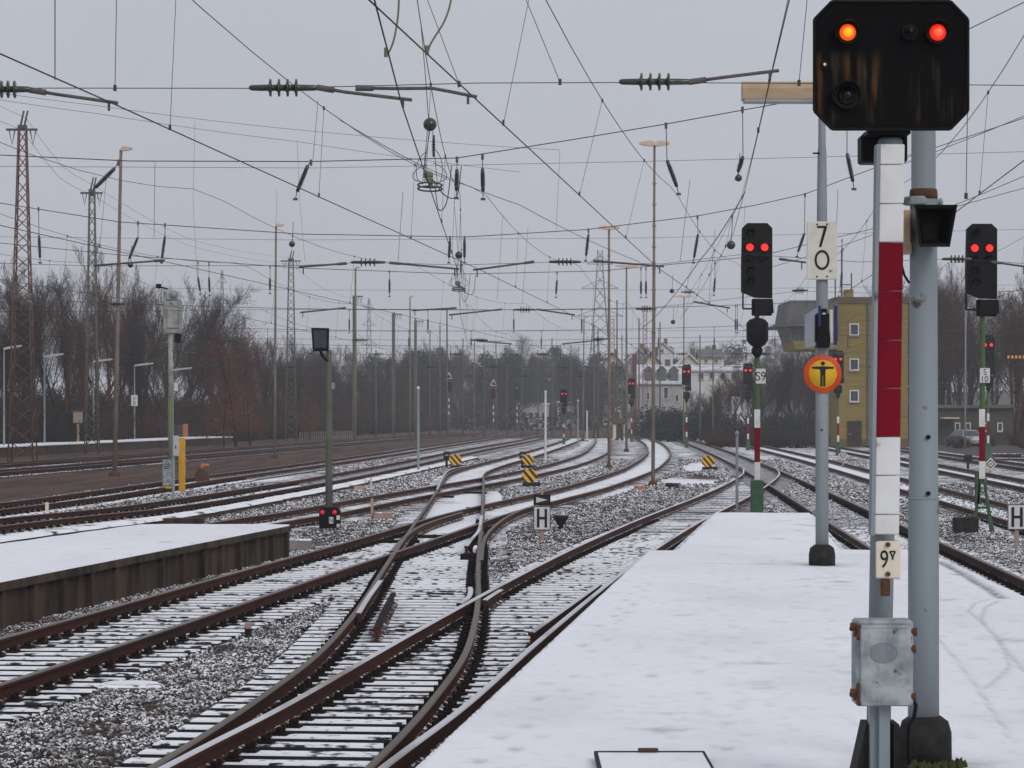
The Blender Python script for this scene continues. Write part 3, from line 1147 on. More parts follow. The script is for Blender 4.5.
# ------------------------------------------------------------------ near platform furniture
# --- big octagonal signal on the platform
S = 220.0                                       # picture pixels per metre there
D0 = F / S
BX = (883 - 512) / S
sig = thing('platform_signal', 'big black octagonal signal with one amber and one red light on red and white post', 'signal', (BX, D0, PZ))
ux = lambda x: (x - 883) / S                    # own coordinates from the survey
uz = lambda y: (HOR - y) / S + ZC - PZ
LEAN = 0.0145


def lean(mb):
    mb.v = [(x + LEAN * (z - 1.45), y, z) for x, y, z in mb.v]
    return mb


oct_ = [(814, 20), (831.5, 2), (949.5, 2), (967, 20), (967, 111.5), (949.5, 129.5), (831.5, 129.5), (814, 111.5)]
OC = [(ux(x), uz(y)) for x, y in oct_]
mid = (sum(p[0] for p in OC) / 8, sum(p[1] for p in OC) / 8)


def mat_streaks():
    m, nt, b = new_mat('weathered_black_board')
    n = noise(nt, 5.0, 5, 'Object', (6, 1, .45))
    n2 = noise(nt, 2.2, 2, 'Object', (2.2, 1, 1.0))
    k = math_n(nt, 'MULTIPLY', ramp(nt, n, .47, .62), ramp(nt, n2, .42, .56))
    tc = nt.nodes.new('ShaderNodeTexCoord')
    sp = nt.nodes.new('ShaderNodeSeparateXYZ')
    nt.links.new(tc.outputs['Object'], sp.inputs[0])
    top = ramp(nt, sp.outputs['Z'], uz(50), uz(66), 0, 1)
    low = ramp(nt, sp.outputs['Z'], uz(128), uz(118), 0, 1)
    k = math_n(nt, 'MULTIPLY', k, math_n(nt, 'MULTIPLY', top, low))
    hue = mixc(nt, ramp(nt, noise(nt, 4, 2, 'Object', (5, 1, .3)), .4, .6), (0.085, 0.036, 0.012), (0.032, 0.032, 0.022))
    col = mixc(nt, k, (0.0016, 0.0016, 0.002), hue)
    nt.links.new(col, b.inputs['Base Color'])
    b.inputs['Roughness'].default_value = 0.75
    b.inputs['Specular IOR Level'].default_value = 0.10
    return m


M['streaks'] = mat_streaks()
mb = MB()
mb.prism(OC, -.02, .02, 0)
part('screen', mb, [M['streaks']], sig)
mb = MB()
for i in range(8):
    a, b_ = Vector((OC[i][0], 0, OC[i][1])), Vector((OC[(i + 1) % 8][0], 0, OC[(i + 1) % 8][1]))
    mb.cyl(a + Vector((0, -.022, 0)), b_ + Vector((0, -.022, 0)), .008, n=6)
part('screen_rim', mb, [M['black']], sig)


CORE = {M['amber_lit'].name: lamp_mat('amber_lens_core', (1.0, 0.30, 0.012), 1.25), M['red_lit'].name: lamp_mat('red_lens_core', (1.0, 0.085, 0.035), 1.15)}


def hooded_lamp(parent, x, z, r, litmat, hood, y=-.02, hoodlen=.10, name='signal_lamp'):
    mb = MB()
    mb.cyl((x, y - .004, z), (x, y - .035, z), r * 1.35, n=20)
    o = part(name, mb, [M['black']], parent)
    mb = MB()
    mb.lathe([(r, 0), (r * .92, .012), (r * .62, .024)], (x, y - .034, z), (0, -1, 0), 24, 0)
    mb.lathe([(r * .62, .024), (r * .3, .028), (1e-4, .030)], (x, y - .034, z), (0, -1, 0), 24, 1)
    part('lens', mb, [litmat, CORE.get(litmat.name, litmat)], o)
    if hood:
        mb = MB()
        n = 14
        vs, fs = [], []
        for k in range(n + 1):
            a = math.pi * (-.15 + 1.3 * k / n)
            ca, sa = math.cos(a), math.sin(a)
            ln = hoodlen * (.45 + .55 * max(0, sa))
            for rr in (r * 1.4, r * 1.5):
                vs.append((x + ca * rr, y - .004, z + sa * rr))
                vs.append((x + ca * rr, y - ln, z + sa * rr))
        for k in range(n):
            o4 = k * 4
            for a_, b2 in ((0, 1), (1, 3), (3, 2), (2, 0)):
                fs.append((o4 + a_, o4 + b2, o4 + 4 + b2, o4 + 4 + a_))
        fs += [(0, 1, 3, 2), (n * 4, n * 4 + 2, n * 4 + 3, n * 4 + 1)]
        mb.add(vs, fs, 0)
        part('hood', mb, [M['black']], o)
    return o


o = hooded_lamp(sig, ux(846.3), uz(34), 8.2 / S, M['amber_lit'], True)
o['label'] = 'lit amber lamp'
o = hooded_lamp(sig, ux(936), uz(34), 8.2 / S, M['red_lit'], True)
o['label'] = 'lit red lamp'
o = hooded_lamp(sig, ux(845.5), uz(97), 9.5 / S, M['dark_glass'], True)
o['label'] = 'unlit lower lamp'
o = hooded_lamp(sig, ux(908.5), uz(33), 6 / S, M['dark_glass'], False)
mb = MB()
mb.cyl((ux(824), -.02, uz(65)), (ux(824), -.045, uz(65)), 4 / S, n=12)
o = part('marker_lamp', mb, [M['black']], sig)
mb = MB()
mb.cyl((ux(823.7), -.045, uz(65.5)), (ux(823.7), -.049, uz(65.5)), 1.5 / S, n=10)
part('lens', mb, [M['white_enamel']], o)
mb = MB()
mb.box(((ux(866) + ux(913)) / 2, .26, uz(144.5)), (47 / S, .16, 29 / S), 0, bev=.01)
mb.box(((ux(868) + ux(911)) / 2, .12, uz(131.5)), (43 / S, .22, 4 / S), 0)
part('bracket', mb, [M['black']], sig)
mb = MB()
mb.lathe([(.0555, -.02), (.0563, uz(139)), (10 / S, uz(136)), (1e-4, uz(135.5))], (ux(886.5), .10, 0), (0, 0, 1), 24)
mb.v = [(x + .020 * (z - 1.45), y, z) for x, y, z in mb.v]
part('post', mb, [M['steel_grey']], sig)
# white / red / white enamel plates
for y0, y1, mt in ((145, 165, 'white_enamel'), (165.8, 204, 'white_enamel'), (204.8, 242.6, 'white_enamel'), (243.2, 291, 'red_enamel'), (291.6, 340, 'red_enamel'),
                   (340.6, 388, 'red_enamel'), (388.6, 436.6, 'red_enamel'), (437.2, 475, 'white_enamel'), (475.8, 514, 'white_enamel'), (514.8, 534, 'white_enamel')):
    mb = MB()
    zc_ = (uz(y0) + uz(y1)) / 2
    mb.box((ux(886.5) - .0, -.035, zc_), (24.6 / S, .014, uz(y0) - uz(y1)), 0, bev=.004)
    part('enamel_plate', lean(mb), [M[mt]], sig)
mb = MB()
mb.box((ux(872.5), .0, uz(340)), (3.6 / S, .10, 390 / S), 0)
part('backing_strip', lean(mb), [M['steel_grey']], sig)
mb = MB()
mb.box((ux(887), -.04, uz(559.3)), (24.8 / S, .012, 37.6 / S), 0, bev=.006)
pl = part('number_plate', mb, [M['peach']], sig)
letter('9', 17.5 / S, M['ink'], pl, (ux(883.0), -.0475, uz(558.5)), sx=.74)
mb = MB()
tri = [(888.5, 551), (894, 551), (891.4, 556.5)]
for i in range(3):
    a, b_ = tri[i], tri[(i + 1) % 3]
    mb.cyl((ux(a[0]), -.048, uz(a[1])), (ux(b_[0]), -.048, uz(b_[1])), .0035, n=5)
mb.cyl((ux(891.4), -.048, uz(556)), (ux(891.4), -.048, uz(559)), .004, n=5)
part('triangle_mark', mb, [M['ink']], pl)
for y in (544, 573.5):
    mb = MB()
    mb.cyl((ux(886.5), -.046, uz(y)), (ux(886.5), -.06, uz(y)), 2.6 / S, n=6)
    part('bolt', mb, [M['rust']], pl)
mb = MB()
mb.box((ux(884.5), -.03, uz(587)), (9 / S, .03, 17 / S), 0, bev=.004)
part('plate_bracket', mb, [M['rust']], sig)
# junction box
mb = MB()
mb.box((ux(878.8), -.12, uz(659.5)), (57 / S, .17, 85 / S), 0, bev=.012)
jb = part('junction_box', mb, [M['galv']], sig)
mb = MB()
mb.box((ux(879.5), -.213, uz(661)), (50 / S, .014, 76 / S), 0, bev=.006)
part('box_door', mb, [M['galv']], jb)
mb = MB()
for k in range(11):
    dx = (k - 5) / 5.6
    hh = math.sqrt(max(.02, 1 - dx * dx))
    mb.box((ux(877.5) + dx * 12.5 / S, -.2215, uz(649)), (.0055, .006, 2 * hh * 9 / S), 0)
for k in range(24):
    a0, a1 = 2 * math.pi * k / 24, 2 * math.pi * (k + 1) / 24
    mb.cyl((ux(877.5) + math.cos(a0) * 13.5 / S, -.221, uz(649) + math.sin(a0) * 10 / S), (ux(877.5) + math.cos(a1) * 13.5 / S, -.221, uz(649) + math.sin(a1) * 10 / S), .0025, n=5)
part('vent_emblem', mb, [M['steel_grey']], jb)
for x, y in ((848.5, 623), (852.5, 629), (848.5, 688), (852.5, 692), (908, 628), (907, 645), (907, 692)):
    mb = MB()
    mb.cyl((ux(x - 3), -.19, uz(y)), (ux(x + 3), -.19, uz(y)), 3.3 / S, n=8)
    mb.box((ux(x), -.18, uz(y + 3)), (7 / S, .03, 4 / S), 0, bev=.003)
    part('hinge', mb, [M['rust']], jb)
for z_, hh_ in ((623, .012), (699, .012)):
    mb = MB()
    mb.box((ux(879.5), -.2215, uz(z_)), (48 / S, .004, hh_), 0)
    part('door_fold', mb, [M['galv']], jb)
mb = MB()
mb.box((ux(853.5), -.205, uz(690)), (.02, .02, .10), 0, bev=.004)
mb.box((ux(853.5), -.205, uz(629)), (.02, .02, .07), 0, bev=.004)
part('rust_strip', mb, [M['rust']], jb)
mb = MB()
mb.box((ux(873), -.06, .22), (.05, .10, .52), 0, bev=.004)
mb.box((ux(880.5), -.14, .22), (11 / S, .012, .52), 0, bev=.003)
part('foot_channel', mb, [M['steel_grey']], sig)
for s in (-1, 1):
    mb = MB()
    mb.prism([(ux(881) + s * .05, .30), (ux(881) + s * .075, .30), (ux(881) + s * .155, -.06), (ux(881) + s * .05, -.06)], -.06, .16)
    part('foot_flange', mb, [M['black_rough']], sig)
mb = MB()
mb.tube([(ux(909), -.10, uz(695)), (ux(913), -.10, uz(703)), (ux(911), -.10, uz(716)), (ux(906), -.10, uz(724)), (ux(906), -.10, uz(762))], .009, 8)
part('cable', mb, [M['black']], sig)

# --- thick grey pole beside it
S2 = 206.0
DP = F / S2
pole = thing('grey_pole', 'thick grey steel pole standing right beside the big octagonal signal', 'pole', ((923.5 - 512) / S2, DP, PZ))
vx = lambda x: (x - 923.5) / S2
vz = lambda y: (HOR - y) / S2 + ZC - PZ
mb = MB()
mb.lathe([(.076, vz(742)), (.074, vz(499)), (.071, vz(497.5)), (.0665, vz(250)), (.0655, vz(192)), (.0595, vz(190)), (.058, vz(0)), (.055, vz(-260))], (0, 0, 0), (0, 0, 1), 32)
part('pole_shaft', mb, [M['steel_grey']], pole)
mb = MB()
mb.lathe([(.068, vz(199)), (.069, vz(197)), (.066, vz(190)), (.0605, vz(189))], (0, 0, 0), (0, 0, 1), 32)
part('rusty_collar', mb, [M['rust']], pole)
mb = MB()
mb.lathe([(.130, -.03), (.128, .16), (.112, .215), (.084, .235), (.078, .24)], (vx(925), 0, 0), (0, 0, 1), 28)
part('tar_boot', mb, [M['black_rough']], pole)
for y in (437, 493):
    mb = MB()
    mb.cyl((vx(926), -.066, vz(y)), (vx(926), -.085, vz(y)), 2.3 / S2, n=8)
    part('bolt', mb, [M['black']], pole)
mb = MB()
mb.lathe([(.0745, vz(499.5)), (.078, vz(498.8)), (.078, vz(497.6)), (.0715, vz(497))], (0, 0, 0), (0, 0, 1), 32)
part('weld_ring', mb, [M['steel_grey']], pole)
M['moss'] = paint('moss', (0.05, 0.06, 0.018), (0.03, 0.03, 0.015), 0.95, scale=40, bmp=0.6)
mb = MB()
for k in range(60):
    a, rr = R.uniform(3.6, 6.1), R.uniform(.13, .20)
    px, py = vx(925) + math.cos(a) * rr, math.sin(a) * rr
    mb.lathe([(.02, 0), (.017, .02), (1e-4, R.uniform(.025, .05))], (px, py, .0), (R.uniform(-.3, .3), R.uniform(-.3, .3), 1), 5)
tag(link('moss', mb.mesh('moss', [M['moss']]), None, pole.location), 'dark green moss tufts round the tarred foot of the thick grey pole', 'moss', None, 'stuff')

# --- dark boxy fitting clamped to it
q = thing('horn_loudspeaker', 'dark flared box fitting clamped on the thick grey pole', 'loudspeaker', (pole.location.x - .022, DP, PZ + vz(230)))
hz = lambda y: (230 - y) / S2
fr = [(911.5, 208.5), (954, 208.5), (946.5, 250), (917, 250)]
bk = [(918, 213), (944, 213), (941, 246), (921, 246)]
mb = MB()
A_ = [(vx(x), -.26, hz(y)) for x, y in fr]
B_ = [(vx(x), -.085, hz(y)) for x, y in bk]
I_ = [(vx(923 + (x - 931) * .86 + 8), -.255, hz(229 + (y - 229) * .84)) for x, y in fr]
C_ = [(vx(x), -.14, hz(y)) for x, y in [(922, 216), (941, 216), (938, 242), (924, 242)]]
mb.add(A_ + B_ + I_ + C_, [(0, 1, 5, 4), (1, 2, 6, 5), (2, 3, 7, 6), (3, 0, 4, 7), (4, 5, 6, 7), (1, 0, 8, 9), (2, 1, 9, 10), (3, 2, 10, 11), (0, 3, 11, 8),
                           (8, 12, 13, 9), (9, 13, 14, 10), (10, 14, 15, 11), (11, 15, 12, 8), (12, 15, 14, 13)])
part('horn', mb, [M['black']], q)
mb = MB()
mb.box((vx(908.5), -.05, hz(228)), (7 / S2, .14, 33 / S2), 0, bev=.005)
mb.box((vx(909), -.05, hz(249)), (9 / S2, .10, 12 / S2), 0, bev=.005)
part('side_bracket', mb, [M['tan']], q)
mb = MB()
mb.lathe([(.070, -.02), (.072, -.015), (.072, .015), (.070, .02)], (0, 0, hz(201)), (0, 0, 1), 24)
for s in (-1, 1):
    mb.cyl((s * .065, 0, hz(202)), (s * .115, 0, hz(202)), .014, n=8)
    mb.cyl((s * .10, 0, hz(202)), (s * .112, 0, hz(202)), .020, n=6)
part('pipe_clamp', mb, [M['galv']], q)

mb = MB()
mb.tube([(vx(906), -.02, hz(255)), (vx(905), -.05, hz(266)), (vx(907), -.07, hz(276)), (vx(912), -.07, hz(284))], .006, 6)
part('cable', mb, [M['black']], q)

# --- lamp pole with luminaire, further along the platform
S3 = 88.6
DL_ = F / S3
lp = thing('platform_lamp', 'pale grey platform lamp pole with a tan box luminaire arm', 'lamp', ((822 - 512) / S3, DL_, PZ))
wx = lambda x: (x - 822) / S3
wz = lambda y: (HOR - y) / S3 + ZC - PZ
mb = MB()
mb.lathe([(.074, 0), (.073, wz(400)), (.071, wz(330)), (.060, wz(225)), (.050, wz(152)), (.043, wz(148)), (.040, wz(92))], (0, 0, 0), (0, 0, 1), 24)
part('pole_shaft', mb, [M['lamp_pole']], lp)
mb = MB()
mb.lathe([(.150, -.03), (.150, .13), (.135, .20), (.09, .235), (.074, .24)], (0, 0, 0), (0, 0, 1), 24)
part('tar_boot', mb, [M['black_rough']], lp)
mb = MB()
prof = [(-.13, 0), (.13, 0), (.13, .12), (.07, .20), (-.07, .20), (-.13, .12)]
mb.prism([(y, wz(100) + z) for y, z in prof], wx(742), wx(846), 0, 'x')
lum = part('luminaire', mb, [M['tan']], lp)
mb = MB()
mb.box(((wx(743.5) + wx(845)) / 2, 0, wz(100) - .012), (wx(845) - wx(743.5), .24, .045), 0, bev=.01)
part('diffuser', mb, [M['diffuser']], lum)
mb = MB()
mb.box((wx(817), -.03, wz(153.5)), (9 / S3, .02, 1.6 / S3), 0)
part('step_bolt', mb, [M['black']], lp)
mb = MB()
mb.cyl((wx(821), -.074, wz(430)), (wx(821), -.085, wz(430)), .012, n=8)
part('bolt', mb, [M['ink']], lp)

# 70 board
s70 = thing('speed_board', 'white board with 7 above 0 high on the platform lamp pole', 'sign', ((821 - 512) / S3, DL_ - .10, PZ + wz(251)))
mb = MB()
mb.box((0, 0, 0), (30.5 / S3, .02, 58 / S3), 0, bev=.008)
part('board', mb, [M['cream']], s70)
h7 = 21 / S3
mb = MB()
w7 = 9.8 / S3
t7 = 2.2 / S3
mb.prism([(-w7 / 2, h7 / 2), (w7 / 2, h7 / 2), (w7 / 2, h7 / 2 - t7 * .9), (-.035 + t7 * 1.15, -h7 / 2), (-.035, -h7 / 2), (w7 / 2 - t7 * 1.4, h7 / 2 - t7), (-w7 / 2, h7 / 2 - t7)][::1], -.014, -.0105)
d7 = part('digit', mb, [M['ink']], s70)
d7.location = (0, 0, 14 / S3)
mb = MB()
n = 28
ro, ri = (7.5 / S3, 10 / S3), (5.3 / S3, 7.6 / S3)
vs = []
for k in range(n):
    a = 2 * math.pi * k / n
    for r_ in (ro, ri):
        for y in (-.0105, -.014):
            vs.append((math.cos(a) * r_[0], y, math.sin(a) * r_[1]))
fs = []
for k in range(n):
    o, p_ = k * 4, ((k + 1) % n) * 4
    fs += [(o + 1, p_ + 1, p_ + 3, o + 3), (o, o + 1 + 0, p_ + 1, p_), (o + 2, p_ + 2, p_ + 3, o + 3)]
mb.add(vs, fs)
d0 = part('digit', mb, [M['ink']], s70)
d0.location = (0, 0, -9.5 / S3)
for x in (-5, 5):
    for y in (26, -26):
        mb = MB()
        mb.cyl((x / S3, -.01, y / S3), (x / S3, -.017, y / S3), .010, n=8)
        part('bolt', mb, [M['black']], s70)
letter('181', 2.6 / S3, M['arm'], s70, (8.5 / S3, -.0125, -20.5 / S3))

# pair of boards on dark bracket
pb = thing('sign_box', 'pair of narrow pale boards with dark blue edges clamped on the lamp pole', 'sign', ((821.5 - 512) / S3, DL_, PZ + wz(325)))
for s, x0, x1, rz in ((-1, 809.0, 818.0, .0), (1, 827.5, 837.0, .0)):
    mb = MB()
    bx0, bx1 = wx(x0) - wx(821.5), wx(x1) - wx(821.5)
    if s < 0:
        mb.add([(bx0, .5, -.24), (bx0 + .09, -.12, -.225), (bx0 + .09, -.12, .20), (bx0, .5, .13), (bx0 + .03, .5, -.24), (bx0 + .12, -.12, -.225), (bx0 + .12, -.12, .20), (bx0 + .03, .5, .13)],
               [(0, 1, 2, 3), (5, 4, 7, 6), (1, 5, 6, 2), (4, 0, 3, 7), (3, 2, 6, 7), (1, 0, 4, 5)])
        mb2 = MB()
        mb2.box((bx0 + .105, -.13, -.01), (.032, .03, .44), 0)
        mb3 = MB()
        mb3.box((bx0 + .155, -.10, -.02), (.05, .05, .38), 0, bev=.012)
    else:
        mb.add([(bx1 - .03, .5, -.24), (bx1 - .05, -.12, -.225), (bx1 - .05, -.12, .20), (bx1 - .03, .5, .13), (bx1 - .0, .5, -.24), (bx1 - .02, -.12, -.225), (bx1 - .02, -.12, .20), (bx1, .5, .13)],
               [(0, 3, 2, 1), (4, 5, 6, 7), (1, 2, 6, 5), (4, 7, 3, 0), (3, 7, 6, 2), (1, 5, 4, 0)])
        mb2 = MB()
        mb2.box((bx1 - .03, -.13, -.01), (.032, .03, .44), 0)
        mb3 = MB()
        mb3.box((bx1 - .075, -.10, -.02), (.05, .05, .38), 0, bev=.012)
    bo = part('board', mb, [M['board']], pb)
    part('edge_strip', mb2, [M['blue_edge']], bo)
    part('frame_bar', mb3, [M['cream']], bo)
mb = MB()
mb.box((0, -.06, -.04), (.16, .14, .34), 0, bev=.02)
mb.box((0, -.08, .155), (.10, .10, .05), 0, bev=.01)
part('clamp', mb, [M['black']], pb)
mb = MB()
mb.prism([(-.07, -.26), (.075, -.26), (.085, -.16), (.06, -.02), (-.05, -.02)], -.17, .05)
part('lower_bracket', mb, [M['black']], pb)

# round yellow sign with the standing figure
rs = thing('prohibition_sign', 'round yellow sign with orange rim and black figure holding its arms out', 'sign', ((822 - 512) / S3, DL_ - .085, PZ + wz(374)))
mb = MB()
mb.lathe([(19 / S3, 0), (19 / S3, .012), (18.6 / S3, .015), (1e-4, .015)], (0, .012, 0), (0, -1, 0), 40)
part('rim', mb, [M['orange']], rs)
mb = MB()
mb.lathe([(14 / S3, 0), (14 / S3, .003), (1e-4, .003)], (0, -.0035, 0), (0, -1, 0), 40)
part('face', mb, [M['lemon']], rs)
k = 1 / S3
body = [(-2.4, 7.6), (-11, 7.1), (-11, 5.3), (-2.9, 4.6), (-2.5, 0), (-2.5, -12.5), (-.45, -12.5), (-.3, -1.5), (.3, -1.5), (.45, -12.5), (2.5, -12.5), (2.5, 0), (2.9, 4.6), (11, 5.3), (11, 7.1), (2.4, 7.6)]
mb = MB()
mb.prism([(x * k, z * k) for x, z in body], -.0105, -.0075)
mb.cyl((0, -.0075, 10.4 * k), (0, -.0105, 10.4 * k), 2.1 * k, n=16)
part('figure', mb, [M['ink']], rs)

# inspection cover at the bottom edge
ic = thing('inspection_cover', 'flat grey inspection cover set in the snow of the near platform', 'cover', (.675, 14.10, PZ + .032))
mb = MB()
mb.box((0, 0, .006), (.545, .80, .024), 0, bev=.004)
part('cover_frame', mb, [M['black_rough']], ic)
mb = MB()
mb.box((0, -.02, .0150), (.515, .66, .010), 0, bev=.004)
part('cover_plate', mb, [M['snow']], ic)
mb = MB()
mb.box((-.01, .31, .034), (.10, .05, .012), 0, bev=.004)
part('lifting_plate', mb, [M['rust']], ic)
# ------------------------------------------------------------------ main signals (one built with all parts, the others copies)
def plate_text(mb):
    return mb


def sig_head(root, z0, sc=1.0, red='red_lit_far'):
    """screen with chamfered top corners, offset foot and two lit red lamps; z0 = height of its top"""
    w = .375 * sc
    h = lambda y: z0 - (y - 223.4) / 40.0 * sc
    out = [(-w + .125, h(223.4)), (w - .125, h(223.4)), (w, h(228.5)), (w, h(298)), (-.06, h(297.5)), (-w - .02, h(292)), (-w - .02, h(265)), (-w, h(228.5))]
    mb = MB()
    mb.prism(out[::-1], -.09, .09)
    scr = part('screen', mb, [M['black']], root)
    for x, y, r, lit in ((-.185, 247.6, .092, True), (.18, 247.6, .092, True), (-.17, 233.5, .10, False), (-.17, 271, .10, False), (-.17, 282, .11, False), (.15, 258.6, .09, False), (-.2, 258.6, .08, False)):
        x, r = x * sc, r * sc * (1 if lit else .85)
        mb = MB()
        mb.cyl((x, -.09, h(y)), (x, -.125, h(y)), r * 1.25, n=16)
        lm = part('signal_lamp', mb, [M['black']], root)
        mb = MB()
        mb.lathe([(r, 0), (r * .7, .02), (1e-4, .03)], (x, -.125, h(y)), (0, -1, 0), 16)
        part('lens', mb, [M[red] if lit else M['dark_glass']], lm)
        mb = MB()
        vs, fs = [], []
        n = 10
        for k in range(n + 1):
            a = math.pi * (-.05 + 1.1 * k / n)
            ln = .08 + .16 * max(0, math.sin(a))
            for rr, yy in ((1.25, -.09), (1.25, -.09 - ln), (1.36, -.09), (1.36, -.09 - ln)):
                vs.append((x + math.cos(a) * r * rr, yy, h(y) + math.sin(a) * r * rr))
        for k in range(n):
            o = 4 * k
            fs += [(o, o + 1, o + 5, o + 4), (o + 2, o + 6, o + 7, o + 3), (o + 1, o + 3, o + 7, o + 5)]
        mb.add(vs, fs)
        part('hood', mb, [M['black']], lm)
    mb = MB()
    mb.box((.12 * sc, .0, h(307)), (.50 * sc, .20, .42 * sc), 0, bev=.02)
    mb.prism([(-.06, h(299)), (.375 * sc, h(299)), (.40 * sc, h(313)), (-.06, h(315))], -.22, -.1)
    part('foot_box', mb, [M['black']], root)
    mb = MB()
    for a, b_ in (((-.35, 293), (-.35, 308.5)), ((-.35, 308.5), (-.08, 308.5)), ((.36, 299), (.38, 312))):
        mb.cyl((a[0], 0, h(a[1])), (b_[0], 0, h(b_[1])), .022, n=6)
    part('frame_bar', mb, [M['black']], root)
    return h


def post_box(root, h, z0=None):
    mb = MB()
    mb.lathe([(.10, h(347)), (.20, h(344)), (.27, h(340)), (.275, h(323)), (.2, h(319.5)), (.1, h(318))], (0, -.1, 0), (0, 0, 1), 14)
    mb.cyl((0, -.35, h(331)), (0, -.1, h(331)), .20, n=16)
    mb.lathe([(.06, h(357)), (.14, h(353)), (.15, h(349)), (.1, h(346))], (0, -.05, 0), (0, 0, 1), 10)
    part('speed_indicator', mb, [M['black']], root)


def mast_plates(root, h, rows):
    for y0, y1, m_ in rows:
        mb = MB()
        mb.box((0, -.075, (h(y0) + h(y1)) / 2), (.145, .02, h(y0) - h(y1) - .006), 0, bev=.004)
        part('enamel_plate', mb, [M[m_]], root)


p9 = Vector(((757 - 512) / 40.2, F / 40.2, 0))
s9 = thing('main_signal', 'signal with two red lights, label S9 and green box foot just past the platform end', 'signal', p9, 'red and white striped main signals')
h9 = sig_head(s9, 7.37)
mb = MB()
mb.cyl((0, 0, .2), (0, 0, h9(300)), .062, n=14)
part('post', mb, [M['green']], s9)
post_box(s9, h9)
mb = MB()
mb.box((0, 0, .42), (.31, .24, 1.1), 0, bev=.015)
part('foot_cabinet', mb, [M['green_dk']], s9)
mb = MB()
mb.box((0, 0, -.10), (.42, .36, .24), 0, bev=.015)
part('foundation', mb, [M['black_rough']], s9)
RW = [(408.5, 427, 'white_enamel'), (427, 461, 'red_enamel'), (461, 479, 'white_enamel')]
mast_plates(s9, h9, RW)
_KIDS.clear()
proto_far = None


def add_plate(root, txt, x, z, w, hh, th):
    mb = MB()
    mb.box((x, -.10, z), (w, .02, hh), 0, bev=.005)
    o = part('number_plate', mb, [M['white_enamel']], root)
    n = len(txt)
    for i, t in enumerate(txt):
        letter(t, th, M['ink'], o, (x, -.1125, z + (n - 1) * hh * .24 - i * hh * .48), sx=.9)
    return o


# far copies (before the number plate goes on)
FAR = [(686.5, 447.5, 363.5, 'distant signal with two red lights before the snow roofed house', 1),
       (748, 450, 362, 'distant red signal half hidden by the post of the signal labelled S9', 1),
       (631.5, 441.5, 377.5, 'distant red signal seen between two tall light masts', 1),
       (563.8, 444, 388.5, 'small distant signal with red lights beside a white post', 1),
       (988, 459, 333, 'red signal partly hidden behind the signal with the A shaped foot', 1),
       (838, 455, 349, 'red signal seen just right of the round yellow sign', 1)]
for x, yb, yt, lab, kk in FAR:
    d = F * 2.6 / (yb - HOR)
    loc = Vector(((x - 512) * d / F, d, -.05))
    top = ZC + (HOR - yt) * d / F
    zs = top / 7.42
    copy_thing(s9, loc, scale=(zs ** .5, zs ** .5, zs), label=lab)
pn = add_plate(s9, ['S9'], .085, h9(375.6), .245, .37, .22)

p10 = Vector(((981.5 - 512) / 44.6, F / 44.6, 0))
s10 = thing('main_signal', 'red signal on green lattice foot shaped like an A at the right edge', 'signal', p10, 'red and white striped main signals')
h10 = sig_head(s10, (HOR - 224) / 44.6 + ZC, 40.2 / 44.6)
h10 = lambda y: (HOR - y) / 44.6 + ZC
mb = MB()
mb.cyl((.02, 0, 1.15), (.02, 0, h10(300)), .062, n=14)
part('post', mb, [M['green']], s10)
for y0, y1, m_ in [(409, 427, 'white_enamel'), (427, 461, 'red_enamel'), (461, 479, 'white_enamel')]:
    mb = MB()
    mb.box((.0, -.075, (h10(y0) + h10(y1)) / 2), (.135, .02, h10(y0) - h10(y1) - .006), 0, bev=.004)
    part('enamel_plate', mb, [M[m_]], s10)
for s in (-1, 1):
    mb = MB()
    mb.prism([(.02 + s * .015, 1.2), (.02 + s * .09, 1.2), (.02 + s * .11, .8), (.02 + s * .27, -.05), (.02 + s * .17, -.05)], -.06, .06)
    part('foot_leg', mb, [M['green_dk']], s10)
mb = MB()
mb.box((.02, 0, .52), (.20, .05, .05), 0)
mb.box((-.09, 0, .95), (.11, .12, .7), 0, bev=.01)
part('foot_brace', mb, [M['green_dk']], s10)
add_plate(s10, ['S', '10'], .06, h10(375.5), .225, .33, .135)
mb = MB()
mb.box((p10.x - .42, p10.y - .4, .14), (.55, .3, .36), 0, bev=.02)
solo('trackside_box', mb, [M['black_rough']], 'dark low box standing beside the A shaped signal foot', 'box', None, (p10.x - .42, p10.y - .4, 0))

